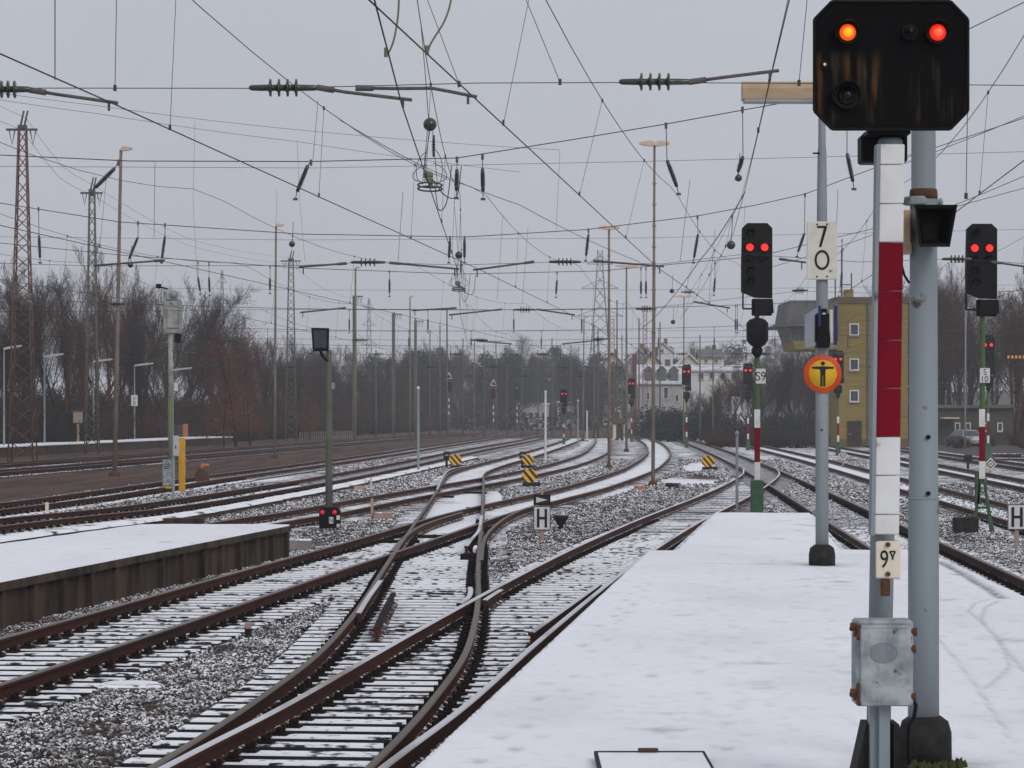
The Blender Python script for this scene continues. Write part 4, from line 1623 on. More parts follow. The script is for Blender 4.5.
# --- warning-triangle signals and others in the distance on the left
for x, yb, yt, lit, lab in ((449, 434, 376, True, 'distant dark signal carrying a white triangle, left of the two'),
                            (493.5, 433, 383, True, 'distant dark signal carrying a white triangle, right of the two'),
                            (517, 432, 384, False, 'distant signal showing a faint white light without triangle')):
    d = F * 2.6 / (yb - HOR)
    k = d / F
    r_ = thing('distant_signal', lab, 'signal', ((x - 512) * k, d, -.05), 'dark signals in the haze')
    zz = lambda y: (HOR - y) * k + ZC + .05
    mb = MB()
    w = 2.6 * k
    mb.prism([(-w, zz(yt + 16)), (w, zz(yt + 16)), (w, zz(yt + 2)), (w * .6, zz(yt)), (-w * .6, zz(yt)), (-w, zz(yt + 2))], -.1, .1)
    part('screen', mb, [M['black']], r_)
    mb = MB()
    mb.cyl((0, 0, 0), (0, 0, zz(yt + 16)), .07, n=8)
    part('post', mb, [M['green']], r_)
    for j in range(3):
        mb = MB()
        mb.box((0, -.08, zz(yt + 24 + j * 6.5)), (.18, .03, 3.2 * k), 0)
        part('enamel_plate', mb, [M['white_enamel'] if j != 1 else M['white_enamel']], r_)
    if lit:
        tri = [(-3.0, yt + 2.5), (3.0, yt + 2.5), (0, yt - 3.5)]
        mb = MB()
        for i in range(3):
            a, b_ = tri[i], tri[(i + 1) % 3]
            mb.cyl((a[0] * k, -.14, zz(a[1])), (b_[0] * k, -.14, zz(b_[1])), .5 * k, n=5)
        part('triangle_mark', mb, [M['white_enamel']], r_)
        mb = MB()
        for s in (-1, 1):
            mb.ball((s * 1.2 * k, -.12, zz(yt + 5)), .55 * k, 8)
        part('lens', mb, [lamp_mat('dim_red', (.8, .05, .1), .5)], r_)
    else:
        mb = MB()
        mb.ball((0, -.12, zz(yt + 4)), .7 * k, 8)
        part('lens', mb, [lamp_mat('dim_white', (.4, .55, .5), .5)], r_)

# --- left signal seen from behind, grey-white, with cabinet
k = 1 / 29.6
d = F * k
bs = thing('main_signal', 'pale grey signal seen from behind on a mossy post beside the yellow post', 'signal', ((170 - 512) * k, d, 0), 'red and white striped main signals')
X_ = lambda x: (x - 170) * k
Z_ = lambda y: (HOR - y) * k + ZC
M['mossy_low'] = paint('green_mossy_paint', (.12, .16, .06), (.16, .17, .13), .75, scale=2.5)
M['pale_back'] = paint('flaking_pale_paint', (0.36, 0.37, 0.35), (0.20, 0.205, 0.195), .7, scale=3, rust=(.07, .06, .05), rust_lo=.62, rust_scale=5)
mb = MB()
mb.prism([(X_(163.5), Z_(333)), (X_(182), Z_(333)), (X_(182), Z_(301)), (X_(163.5), Z_(301))], -.12, .12)
mb.box((X_(172), 0, Z_(296)), (.45, .2, .32), 0, bev=.05)
part('screen', mb, [M['pale_back']], bs)
mb = MB()
mb.ball((X_(174.5), -.12, Z_(294)), .14, 12)
mb.box((X_(173), -.14, Z_(318)), (.38, .06, .7), 0, bev=.02)
part('rear_housing', mb, [M['pale_back']], bs)
for x in (165, 179.5):
    mb = MB()
    mb.cyl((X_(x), -.16, Z_(334)), (X_(x), -.16, Z_(300)), .018, n=6)
    part('frame_bar', mb, [M['pale_back']], bs)
mb = MB()
mb.box((X_(178), 0, Z_(338)), (.20, .2, .33), 0, bev=.02)
part('foot_box', mb, [M['black']], bs)
mb = MB()
mb.cyl((X_(161), 0, Z_(286)), (X_(156), 0, Z_(286)), .075, n=8)
mb.cyl((X_(168), 0, Z_(289)), (X_(156), 0, Z_(286)), .03, n=6)
part('side_lamp', mb, [M['black']], bs)
mb = MB()
mb.lathe([(.088, Z_(470)), (.083, Z_(398))], (X_(170.5), 0, 0), (0, 0, 1), 14)
part('post', mb, [M['mossy_low']], bs)
mb = MB()
mb.lathe([(.082, Z_(398)), (.080, Z_(333))], (X_(170.5), 0, 0), (0, 0, 1), 14)
part('post', mb, [M['pale_back']], bs)
mb = MB()
mb.box((X_(176.5), -.1, Z_(387)), (.13, .06, .28), 0, bev=.01)
part('post_plate', mb, [M['white_enamel']], bs)
mb = MB()
mb.box((X_(167.8), -.12, Z_(474)), (.30, .26, .98), 0, bev=.02)
mb2 = MB()
for q in range(3):
    mb2.box((X_(167.8), -.253, Z_(464 + q * 2.2)), (.16, .01, .03), 0)
cab = part('cabinet', mb, [M['galv']], bs)
part('vent_slots', mb2, [M['black']], cab)
mb = MB()
mb.box((X_(168), -.12, .08), (.44, .32, .28), 0, bev=.02)
part('foundation', mb, [M['black_rough']], bs)
mb = MB()
mb.box((X_(168), -.285, .16), (.40, .01, .07), 0)
part('yellow_band', mb, [M['yellow']], bs)
mb = MB()
mb.box((0, 0, .88), (.22, .12, 1.9), 0, bev=.02)
yp = thing('marker_post', 'plain yellow post standing beside the grey signal cabinet', 'post', ((181 - 512) * k, d + .3, 0))
part('shaft', mb, [M['yellow']], yp)
mb = MB()
mb.box((.01, 0, 1.1), (.26, .14, .05), 0)
part('collar', mb, [M['yellow']], yp)
k2 = 1 / 33.0
gpole = thing('telephone_post', 'slim grey post with a small pale box in front of the mossy signal', 'post', ((173.5 - 512) * k2, F * k2, 0))
mb = MB()
mb.cyl((0, 0, 0), (0, 0, (HOR - 446) * k2 + ZC), .045, n=12)
part('shaft', mb, [M['lamp_pole']], gpole)
mb = MB()
mb.box((.08, -.02, (HOR - 446) * k2 + ZC), (.18, .16, .62), 0, bev=.02)
bx = part('box', mb, [M['board']], gpole)
mb = MB()
mb.box((.08, -.105, (HOR - 447) * k2 + ZC), (.03, .01, .10), 0)
part('box_catch', mb, [M['ink']], bx)

# --- tall pole with lamp box and dwarf signal at its foot
k = 1 / 40.5
d = F * k
tp = thing('box_lamp_pole', 'mossy pole with a dark rectangular lamp box behind the little two light dwarf signal', 'lamp', ((329 - 512) * k, d, 0))
X_ = lambda x: (x - 329) * k
Z_ = lambda y: (HOR - y) * k + ZC
mb = MB()
mb.lathe([(.095, -.05), (.085, Z_(430)), (.07, Z_(352)), (.06, Z_(350))], (0, 0, 0), (0, 0, 1), 14)
part('pole_shaft', mb, [M['mossy']], tp)
mb = MB()
mb.prism([(X_(312), Z_(328)), (X_(329.5), Z_(328.5)), (X_(329), Z_(351.5)), (X_(313.5), Z_(351.5))], -.30, -.05)
hb = part('lamp_box', mb, [M['black']], tp)
mb = MB()
mb.prism([(X_(314.5), Z_(330.5)), (X_(327.5), Z_(330.8)), (X_(327), Z_(348)), (X_(315), Z_(348))], -.312, -.302)
part('lamp_glass', mb, [paint('blue_grey_glass', (0.045, 0.06, 0.075), (0.03, .04, .052), .3)], hb)
mb = MB()
mb.tube([(X_(321), -.15, Z_(351)), (X_(322), -.12, Z_(355)), (X_(326), -.08, Z_(360)), (X_(329), -.02, Z_(361))], .035, 8)
part('lamp_arm', mb, [M['black']], tp)
mb = MB()
mb.box((X_(333), -.04, Z_(386)), (.09, .1, .16), 0, bev=.01)
part('switch_box', mb, [M['lamp_pole']], tp)

k = 1 / 43.8
d = F * k
dw = thing('dwarf_signal', 'black dwarf signal with two small red lights at the foot of the mossy pole', 'signal', ((329 - 512) * k, d, 0))
X_ = lambda x: (x - 329) * k
mb = MB()
mb.prism([(X_(319.5), .02), (X_(340.5), .02), (X_(340.5), .42), (X_(337), .50), (X_(322), .50), (X_(319.5), .42)], -.12, .14)
part('screen', mb, [M['black']], dw)
for x, z in ((322.8, .385), (335, .385)):
    mb = MB()
    mb.cyl((X_(x), -.12, z), (X_(x), -.16, z), .065, n=14)
    o = part('signal_lamp', mb, [M['black']], dw)
    mb = MB()
    mb.lathe([(.05, 0), (1e-4, .02)], (X_(x), -.16, z), (0, -1, 0), 14)
    part('lens', mb, [lamp_mat('dwarf_red', (1., .02, .06), .5)], o)
for x, z, w, h_ in ((331.5, .20, .10, .15), (338.5, .26, .08, .10), (338.5, .08, .07, .08)):
    mb = MB()
    mb.box((X_(x), -.125, z), (w, .012, h_), 0, bev=.003)
    part('white_mark', mb, [M['white_enamel']], dw)
letter('N', .10, M['ink'], dw, (X_(331.5), -.1325, .20), sx=.8)


# --- H boards
def h_board(x, yb, top, bot, w, label, tri):
    kk = 2.6 / (yb - HOR)
    dd = F * kk
    r = thing('stop_board', label, 'sign', ((x - 512) * kk, dd, 0), 'white boards lettered H')
    zz = lambda y: (HOR - y) * kk + ZC
    mb = MB()
    mb.box((0, .03, (zz(bot) - .1) / 2), (.085, .05, zz(bot) + .1), 0, bev=.006)
    part('post', mb, [M['pink_stone']], r)
    mb = MB()
    mb.box((0, 0, (zz(top) + zz(bot)) / 2), (w * kk, .02, zz(top) - zz(bot)), 0, bev=.006)
    bo = part('board', mb, [M['white_enamel']], r)
    hh, ww = (zz(top) - zz(bot)), w * kk
    mb = MB()
    for bx_ in ((0, hh / 2 - .012, ww - .004, .018), (0, -hh / 2 + .012, ww - .004, .018)):
        mb.box((bx_[0], -.0125, (zz(top) + zz(bot)) / 2 + bx_[1]), (bx_[2], .004, bx_[3]), 0)
    for s in (-1, 1):
        mb.box((s * (ww / 2 - .008), -.0125, (zz(top) + zz(bot)) / 2), (.014, .004, hh - .045), 0)
    part('board_edge', mb, [M['ink']], bo)
    mb = MB()
    lw, lh, t_ = ww * .60, hh * .76, ww * .15
    zc_ = (zz(top) + zz(bot)) / 2
    for s in (-1, 1):
        mb.box((s * (lw - t_) / 2, -.013, zc_), (t_, .006, lh), 0)
    mb.box((0, -.013, zc_), (lw - 2 * t_, .006, t_), 0)
    part('letter_h', mb, [M['ink']], bo)
    if tri:
        mb = MB()
        zt0, zt1 = zz(494.6), zz(505.2)
        mb.box((0, 0, (zt0 + zt1) / 2), (w * kk, .02, zt0 - zt1), 0, bev=.004)
        b2 = part('arrow_board', mb, [M['ink']], r)
        mb = MB()
        zm = (zt0 + zt1) / 2
        mb.prism([(-.12, zm - .06), (.12, zm), (-.12, zm + .06)], -.016, -.011)
        part('arrow', mb, [M['cream']], b2)
        mb = MB()
        mb.box((0, .02, zt0 + .03), (.06, .03, .14), 0)
        part('post_top', mb, [M['pink_stone']], r)


h_board(542, 540, 505.8, 530.5, 17, 'white H board under a black board with white arrow between the tracks', True)
h_board(1017, 546, 504, 530, 19, 'white H board on short post cut by the right picture edge', False)

# black stub lantern beside the H board
p = gp(561, 528, 0)
ln = thing('point_lantern', 'small dark funnel shaped lantern standing right of the H board', 'lantern', (p.x, p.y, 0))
kk = p.y / F
mb = MB()
mb.lathe([(.05, -.05), (.055, .05), (.10, .12), (.17, .22), (.185, .27), (.17, .29), (1e-4, .30)], (0, 0, 0), (0, 0, 1), 14)
part('lantern_body', mb, [M['black_rough']], ln)
mb = MB()
mb.lathe([(.17, .291), (.12, .325), (1e-4, .33)], (0, 0, 0), (0, 0, 1), 14)
part('snow_cap', mb, [M['pink_stone']], ln)


# --- striped point levers
def mat_stripe():
    m, nt, b = new_mat('yellow_black_stripes')
    tc = nt.nodes.new('ShaderNodeTexCoord')
    mp = nt.nodes.new('ShaderNodeMapping')
    mp.inputs['Rotation'].default_value = (0, math.radians(40), 0)
    nt.links.new(tc.outputs['Object'], mp.inputs[0])
    w = nt.nodes.new('ShaderNodeTexWave')
    w.inputs['Scale'].default_value = 1.55
    nt.links.new(mp.outputs[0], w.inputs['Vector'])
    nt.links.new(mixc(nt, ramp(nt, w.outputs[0], .42, .5), (0.012, .012, .012), (0.72, 0.40, 0.02)), b.inputs['Base Color'])
    b.inputs['Roughness'].default_value = .6
    return m


M['stripe'] = mat_stripe()
for x, yb, w, frame, lab in ((455.5, 466.5, 12.5, -9, 'striped yellow and black weight with lantern frame, left of the two'),
                             (528, 466.5, 12.0, -5.5, 'striped yellow and black weight with lantern frame, next to a thin white post'),
                             (529.5, 484.5, 15, None, 'larger striped yellow and black octagon without any lantern frame'),
                             (708, 468, 12.5, None, 'yellow and black weight on the snow near the dark gravel track')):
    kk = 2.6 / (yb + 2 - HOR)
    dd = F * kk
    r = thing('point_lever', lab, 'point lever', ((x - 512) * kk, dd, 0), 'striped point lever weights')
    R_ = w * kk / 2
    zc_ = .12 + R_
    mb = MB()
    oc = [(math.cos(math.pi / 8 + i * math.pi / 4) * R_ * 1.08, zc_ + math.sin(math.pi / 8 + i * math.pi / 4) * R_ * .95) for i in range(8)]
    mb.prism(oc[::-1], -.10, .10)
    part('weight', mb, [M['stripe']], r)
    mb = MB()
    mb.box((R_ * .3, .1, .06), (R_ * 2.4, .35, .18), 0, bev=.03)
    part('lever_base', mb, [M['black_rough']], r)
    if frame:
        fx = frame * kk
        mb = MB()
        for s in (-1, 1):
            mb.box((fx + s * 2.6 * kk, .2, .62), (.06, .06, 7 * kk), 0)
        mb.box((fx, .2, .62 + 3.2 * kk), (5.5 * kk, .08, .08), 0)
        mb.box((fx, .2, .62 - 1.5 * kk), (5.5 * kk, .14, 2.5 * kk), 0)
        mb.cyl((fx, .2, 0), (fx, .2, .5), .06, n=8)
        part('lantern_frame', mb, [M['black']], r)

# rusty round lever weight near the yellow post
p = gp(202, 485, 0)
kk = p.y / F
r = thing('point_lever', 'rusty brown angular weight beside the track right of the yellow post', 'point lever', (p.x, p.y, 0), 'striped point lever weights')
mb = MB()
mb.prism([(-.26, .18), (-.14, .0), (.16, .0), (.27, .2), (.24, .46), (.05, .62), (-.1, .62), (-.25, .44)][::-1], -.12, .12)
part('weight', mb, [M['rust']], r)
mb = MB()
mb.box((.0, 0, .70), (.10, .10, .2), 0, bev=.02)
mb.box((.14, 0, .74), (.26, .10, .11), 0, bev=.02)
part('lever_arm', mb, [M['brick_orange']], r)


# --- small posts
def post(name, x, yb, yt, w, mat, lab, cap=None, group=None):
    kk = 2.6 / (yb - HOR)
    dd = F * kk
    r = thing(name, lab, 'post', ((x - 512) * kk, dd, -.04), group)
    mb = MB()
    H_ = (HOR - yt) * kk + ZC + .04
    mb.cyl((0, 0, 0), (0, 0, H_), w * kk / 2, w * kk / 2 * .9, n=10)
    part('shaft', mb, [mat], r)
    mb = MB()
    mb.lathe([(w * kk * .62, H_ - .10), (w * kk * .62, H_), (1e-4, H_ + .04)], (0, 0, 0), (0, 0, 1), 10)
    part('cap', mb, [M[cap or 'white_enamel']], r)
    mb = MB()
    mb.lathe([(w * kk * .9, -.05), (w * kk * .9, .12), (w * kk * .5, .14)], (0, 0, 0), (0, 0, 1), 10)
    part('foot', mb, [M['concrete']], r)


post('slim_post', 418.3, 473, 387, 2.6, M['lamp_pole'], 'slim pale grey post left of the striped weight with lantern frame')
post('slim_post', 545.5, 461, 391, 2.3, M['white_enamel'], 'slim post, white in its upper part, in front of the track curve')
post('slim_post', 578, 446, 400, 1.7, M['lamp_pole'], 'thin pale post just right of the small distant red signal')
post('slim_post', 587, 441, 411, 1.7, M['white_enamel'], 'short white post near the end of the curve')
post('slim_post', 737, 519, 432, 3.2, M['lamp_pole'], 'bare grey post left of the green signal foot', 'lamp_pole')

# pegs and blocks lying about
p = gp(248, 637, -.02)
pg = thing('marker_peg', 'short orange topped peg in the ballast between the tracks', 'peg', (p.x, p.y, -.03))
mb = MB()
mb.box((0, 0, .045), (.075, .075, .13), 0, bev=.008)
part('peg_body', mb, [M['black_rough']], pg)
mb = MB()
mb.box((0, 0, .145), (.078, .078, .075), 0, bev=.008)
part('peg_top', mb, [M['pink_stone']], pg)
p = gp(224, 441 + 70, 0)
p = gp(47, 512, 0)
mb = MB()
mb.box((p.x, p.y, .12), (.09, .09, .28), 0, bev=.01)
solo('marker_peg', mb, [M['peach']], 'pale peg beside the rusty rails near the left edge', 'peg', None, (p.x, p.y, 0))


def block(x, y, w, h, dpt, mat, lab, cat='block', rz=.1):
    q = gp(x, y, 0)
    kk = q.y / F
    mb = MB()
    mb.box((q.x, q.y, h * kk / 2 - .04), (w * kk, dpt, h * kk + .08), 0, rz=rz, bev=.02)
    return solo('concrete_block', mb, [mat], lab, cat, None, (q.x, q.y, 0))


block(298, 548, 27, 9, .5, M['concrete'], 'low concrete block behind the end of the ribbed platform wall', rz=.05)
block(383, 518, 19, 6, .4, M['pink_stone'], 'pinkish concrete block between the rusty tracks', rz=.05)
q = gp(372, 518, 0)
mb = MB()
mb.cyl((q.x, q.y, -.05), (q.x, q.y, .50), .035, n=8)
solo('thin_stake', mb, [M['tan']], 'thin brownish stake at the end of the pinkish block', 'stake', None, (q.x, q.y, 0))
q = gp(371, 488.5, 0)
mb = MB()
mb.cyl((q.x, q.y, -.05), (q.x, q.y, .40), .035, n=8)
solo('thin_stake', mb, [M['peach']], 'pale stake rising from the snowy cable trough', 'stake', None, (q.x, q.y, 0))
block(359, 489, 10, 3, .4, M['tan'], 'small brownish block lying on the edge of the snowy trough', rz=.1)
block(130, 686, 64, 1.5, .26, M['concrete'], 'flat slab almost buried in snow in the near ballast', 'slab', rz=.02)
q = gp(130, 684, 0)
mb = MB()
mb.lathe([(.29, .0), (.27, .012), (.2, .018), (1e-4, .02)], (q.x, q.y, .0), (0, 0, 1), 18)
tag(link('snow_cap', mb.mesh('snow_cap', [M['snow_clean']], (q.x, q.y, 0)), None, (q.x, q.y, 0)), 'cap of white snow lying on the flat slab in the ballast', 'snow', None, 'stuff')
block(176, 524, 56, 6, .6, M['stained'], 'low dark box with snow on its lid behind the left platform end', 'box', rz=.02)
block(640, 489, 9, 3, .5, M['brick_orange'], 'orange brown block lying left of the tall mast foot', rz=.2)
block(672, 487, 7, 4, .5, M['black_rough'], 'black lump on the snow right of the tall mast foot', 'lump', rz=.6)
block(693, 530, 9, 5, .35, M['brick_orange'], 'orange block at the rail beside the platform tail', rz=.1)

# white-black diamond boards
for x, y, w, lab in ((990.5, 464, 11.5, 'white diamond board with dark rings near the A shaped signal foot'),
                     (843, 455, 9, 'small white diamond board at the foot of the far red signal')):
    kk = 2.6 / (y + 12 - HOR)
    dd = F * kk
    r = thing('diamond_board', lab, 'sign', ((x - 512) * kk, dd, 0), 'diamond boards')
    zc_ = (HOR - y) * kk + ZC
    for j, (f_, mt, y_) in enumerate(((1.0, 'cream', 0), (.72, 'ink', -.012), (.5, 'cream', -.024), (.18, 'ink', -.036))):
        q = w * kk / 2 * f_ * 1.1
        mb = MB()
        mb.prism([(-q, zc_), (0, zc_ - q), (q, zc_), (0, zc_ + q)], y_ - .012, y_)
        part('board' if j == 0 else 'ring_mark', mb, [M[mt]], r)
    mb = MB()
    mb.cyl((0, .04, -.05), (0, .04, zc_), .04, n=8)
    part('post', mb, [M['lamp_pole']], r)

# dark lever stand far right and buffer-like dark heap
p = gp(968, 470, 0)
r = thing('point_lantern', 'dark point lantern on a stand left of the far diamond board', 'lantern', (p.x, p.y, 0))
mb = MB()
mb.cyl((0, 0, -.05), (0, 0, .45), .06, n=8)
mb.box((0, 0, .58), (.40, .25, .28), 0, bev=.03)
part('lantern_body', mb, [M['black_rough']], r)
mb = MB()
for i in range(3):
    mb.box((R.uniform(-.4, .4), R.uniform(-.2, .2), .16 + .12 * i), (2.2 - .3 * i, .25, .14), 0, rz=R.uniform(-.1, .1), bev=.02)
p = gp(1007, 462, 0)
mb.v = [(x + p.x, y + p.y, z) for x, y, z in mb.v]
solo('sleeper_stack', mb, [paint('old_sleepers', (.05, .04, .035), (.02, .018, .018), .9, snow=.6)], 'stack of old dark sleepers with snow near the right picture edge', 'stack', None, (p.x, p.y, 0))


# ------------------------------------------------------------------ light masts
def mast(x, yb, xt, yt, w0, w1, mat, heads, lab, lw=10, group='tall light masts', d=None):
    kk = 2.6 / (yb - HOR) if d is None else d / F
    dd = F * kk
    r = thing('light_mast', lab, 'light mast', ((x - 512) * kk, dd, -.05), group)
    H_ = (HOR - yt) * kk + ZC + .05
    tx = (xt - x) * kk
    mb = MB()
    mb.tube([(0, 0, 0), (tx * .35, 0, H_ * .35), (tx * .66, 0, H_ * .655), (tx * .66, 0, H_ * .66), (tx, 0, H_)], [w0 * kk / 2, w0 * kk / 2 * .92, w0 * kk / 2 * .8, w1 * kk / 2, w1 * kk / 2 * .9], 10)
    part('mast_shaft', mb, [mat], r)
    mb = MB()
    mb.lathe([(w0 * kk * 1.3, -.05), (w0 * kk * 1.1, .18), (w0 * kk * .6, .22)], (0, 0, 0), (0, 0, 1), 10)
    part('mast_foot', mb, [M['rust']], r)
    for s in heads:
        mb = MB()
        L_ = lw * kk
        p_ = [(0, -.02), (L_ * .25, -.05), (L_, .02), (L_, .10), (L_ * .3, .16), (0, .10)]
        mb.prism([(tx + s * a, H_ + b_) for a, b_ in p_], -.14, .14)
        part('luminaire', mb, [M['lumin']], r)
    n = 8
    for i in range(n):
        if kk > .06:
            break
        mb = MB()
        z = H_ * (.45 + .5 * i / n)
        mb.box((tx * z / H_, 0, z), (.16, .05, .05), 0)
        part('rung', mb, [mat], r)
    return r


mast(653, 485, 654.5, 145, 3.9, 2.6, M['mast_tan'], (-1, 1), 'tall light mast with two lamp heads in the snow right of the curve', 15)
mast(609, 468, 609, 229, 3.2, 2.4, M['mast_tan'], (-1, 1), 'tall light mast with two lamp heads, second from the curve', 10.5)
mast(626.5, 451, 626.5, 267, 2.4, 1.8, M['mast_tan'], (-1, 1), 'tall light mast with two lamp heads, behind and right of the second', 11)
mast(683.5, 443, 684, 297, 1.7, 1.3, M['mast_tan'], (-1, 1), 'light mast with two heads rising behind the distant red signal', 10)
mast(114.5, 475, 121, 150, 4.8, 3.4, M['mast_tan'], (1,), 'tall leaning light mast with single head left of the mossy signal', 11)
mast(274.5, 457, 276, 226, 2.8, 2.1, M['mast_tan'], (1,), 'tall light mast with single head standing before the russet trees', 8)
mast(355, 441, 355.5, 268, 2.6, 2.0, M['mast_tan'], (1,), 'tall mast with small head right of the lamp box pole', 5)
mast(583, 441, 584, 318, 1.7, 1.3, M['mast_tan'], (1,), 'distant light mast above the small red signal', 4)
mast(410, 438, 410, 297, 1.8, 1.4, M['mast_tan'], (1,), 'distant light mast in front of the dark far trees, left one', 4)
mast(474, 436, 474.5, 340, 1.5, 1.2, M['mast_tan'], (-1, 1), 'distant light mast with double head over the far trees', 6)
mast(496, 436, 496, 342, 1.3, 1.1, M['mast_tan'], (-1, 1), 'distant light mast with double head, right of its twin', 6)
mast(842, 452, 842, 246, 1.6, 1.4, M['mast_tan'], (), 'thin headless mast seen behind the 70 board', d=420)
mast(965, 448, 966, 262, 2.0, 1.6, M['lamp_pole'], (-1,), 'grey light mast between the thick pole and the red signal on the right', 10)
for x, yb, yt, w in ((218, 440, 327, 2.2), (376, 438, 350, 1.8), (394, 437, 312, 1.8), (415.5, 437, 318, 2.2), (440, 436, 325, 1.6), (447, 436, 310, 2.0), (507, 436, 365, 1.4), (594, 438, 325, 2.0), (522, 436, 345, 1.5), (538, 436, 350, 1.3), (552, 437, 338, 1.6), (571, 437, 345, 1.4), (598, 438, 330, 1.6), (617, 440, 300, 1.8), (622, 440, 335, 1.5), (639, 440, 318, 1.8), (660, 441, 322, 1.7), (700, 443, 335, 1.7), (713, 443, 345, 1.5), (430, 436, 330, 1.5), (463, 436, 338, 1.4), (484, 436, 345, 1.3)):
    post_r = mast(x, yb, x, yt, w, w * .8, M['mast_green'], (), 'thin green grey overhead line mast in the distance', group='thin distant masts')


# lattice masts of the overhead line
def lattice(x, yb, yt, wb, wt, d, mat, lab, arm=True):
    kk = d / F
    r = thing('lattice_mast', lab, 'lattice mast', ((x - 512) * kk, d, -.05), 'lattice masts of the overhead line')
    H_ = (HOR - yt) * kk + ZC
    wb, wt = wb * kk / 2, wt * kk / 2
    mb = MB()
    t_ = .055
    cor = [(-1, -1), (1, -1), (1, 1), (-1, 1)]
    for cx_, cy_ in cor:
        mb.tube([(cx_ * wb, cy_ * wb, 0), (cx_ * wt, cy_ * wt, H_)], t_, 4)
    part('mast_frame', mb, [mat], r)
    z, k_ = 0., 0
    mb = MB()
    while z < H_ - .3:
        w_ = wb + (wt - wb) * z / H_
        z2 = min(H_, z + max(.7, w_ * 1.5))
        w2 = wb + (wt - wb) * z2 / H_
        for i in range(4):
            a, b_ = cor[i], cor[(i + 1) % 4]
            if k_ % 2:
                a, b_ = b_, a
            mb.tube([(a[0] * w_, a[1] * w_, z), (b_[0] * w2, b_[1] * w2, z2)], .032, 3)
        z = z2
        k_ += 1
    part('lattice_bracing', mb, [mat], r)
    if arm:
        mb = MB()
        mb.box((-.2 * wt, 0, H_ - .15), (wt * 9, .14, .12), 0)
        mb.box((0, 0, H_), (wt * 2.6, .3, .2), 0)
        for s in (-1, 1):
            mb.tube([(s * wt * 3.8, 0, H_ - .2), (s * wt * 3.0, 0, H_ - 1.0), (s * wt * 2.2, 0, H_ - .2)], .04, 4)
        part('cross_arm', mb, [M['arm']], r)
        mb = MB()
        for s in (-.6, .5):
            mb.tube([(s * wt, 0, H_), (s * wt + .2, 0, H_ + .9)], .06, 5)
        part('horn', mb, [M['arm']], r)
    return r


lattice(22.5, 437, 126, 25, 7, 165, M['rust_mast'], 'tallest lattice mast, reddish, at the left picture edge')
lattice(92, 437, 190, 13, 5, 200, M['mast_green'], 'slender green grey lattice mast left of the leaning light mast')
lattice(291, 437, 259, 11, 4.5, 300, M['mast_green'], 'lattice mast right of the tan single headed light mast')
lattice(612, 437, 318, 6, 4, 420, M['mast_pink'], 'reddish lattice mast beside the headless distant mast', False)
lattice(645, 437, 305, 5, 3.5, 430, M['mast_pink'], 'reddish lattice mast close to the big headed mast', False)


def hmast(x, yt, d, w, lab):
    kk = d / F
    r = thing('overhead_mast', lab, 'mast', ((x - 512) * kk, d, -.05), 'flat sided masts with short brackets')
    H_ = (HOR - yt) * kk + ZC
    mb = MB()
    for s in (-1, 1):
        mb.box((s * w * kk / 2 * .8, 0, H_ / 2), (w * kk * .28, .25, H_), 0)
    mb.box((0, 0, H_ / 2), (w * kk * .5, .06, H_), 0)
    part('mast_shaft', mb, [M['mast_green']], r)
    mb = MB()
    mb.box((4 * kk, 0, H_ - .1), (9 * kk, .1, .12), 0)
    for s in (3, 6.5):
        mb.tube([((s - 1.2) * kk, 0, H_ - .15), (s * kk, 0, H_ - .9), ((s + 1.2) * kk, 0, H_ - .15)], .045, 4)
    part('bracket', mb, [M['arm']], r)


hmast(354.5, 295, 330, 3.6, 'flat sided mast with bracket behind the lamp box pole')
hmast(393.5, 313, 380, 3.0, 'flat sided mast with bracket, middle of the three')
hmast(415.5, 320, 410, 2.6, 'flat sided mast with bracket, right of the three')

# distant power pylons
def pylon(x, yt, yb, w, d, lab):
    kk = d / F
    r = thing('power_pylon', lab, 'pylon', ((x - 512) * kk, d, -.05), 'faint power pylons far away')
    H_ = (HOR - yt) * kk + ZC
    W = w * kk / 2
    mb = MB()
    nb = 14
    def hw(t):
        return W * (1 - t) ** 1.3 * .62 + W * .10
    for a, b_ in ((-1, -1), (1, -1), (1, 1), (-1, 1)):
        mb.tube([(a * hw(t / 10), b_ * hw(t / 10), H_ * t / 10) for t in range(11)], .16, 4)
    part('mast_frame', mb, [M['wire_far']], r)
    mb = MB()
    for i in range(nb):
        t0, t1 = i / nb, (i + 1) / nb
        for s in (-1, 1):
            mb.tube([(-s * hw(t0), -hw(t0), H_ * t0), (s * hw(t1), -hw(t1), H_ * t1)], .11, 3)
    part('lattice_bracing', mb, [M['wire_far']], r)
    for t, l_ in ((.62, 1.0), (.78, .8), (.92, .55)):
        mb = MB()
        for s in (-1, 1):
            mb.tube([(0, 0, H_ * t), (s * W * l_, 0, H_ * t)], .15, 4)
            mb.tube([(0, 0, H_ * (t + .05)), (s * W * l_, 0, H_ * t)], .12, 4)
        part('cross_arm', mb, [M['wire_far']], r)


pylon(600, 250, 420, 46, 900, 'faint large power pylon above the far houses')
pylon(369, 298, 420, 16, 1250, 'faint smaller power pylon over the brown trees, right one')
pylon(222, 270, 420, 16, 1150, 'faint smaller power pylon over the brown trees, left one')

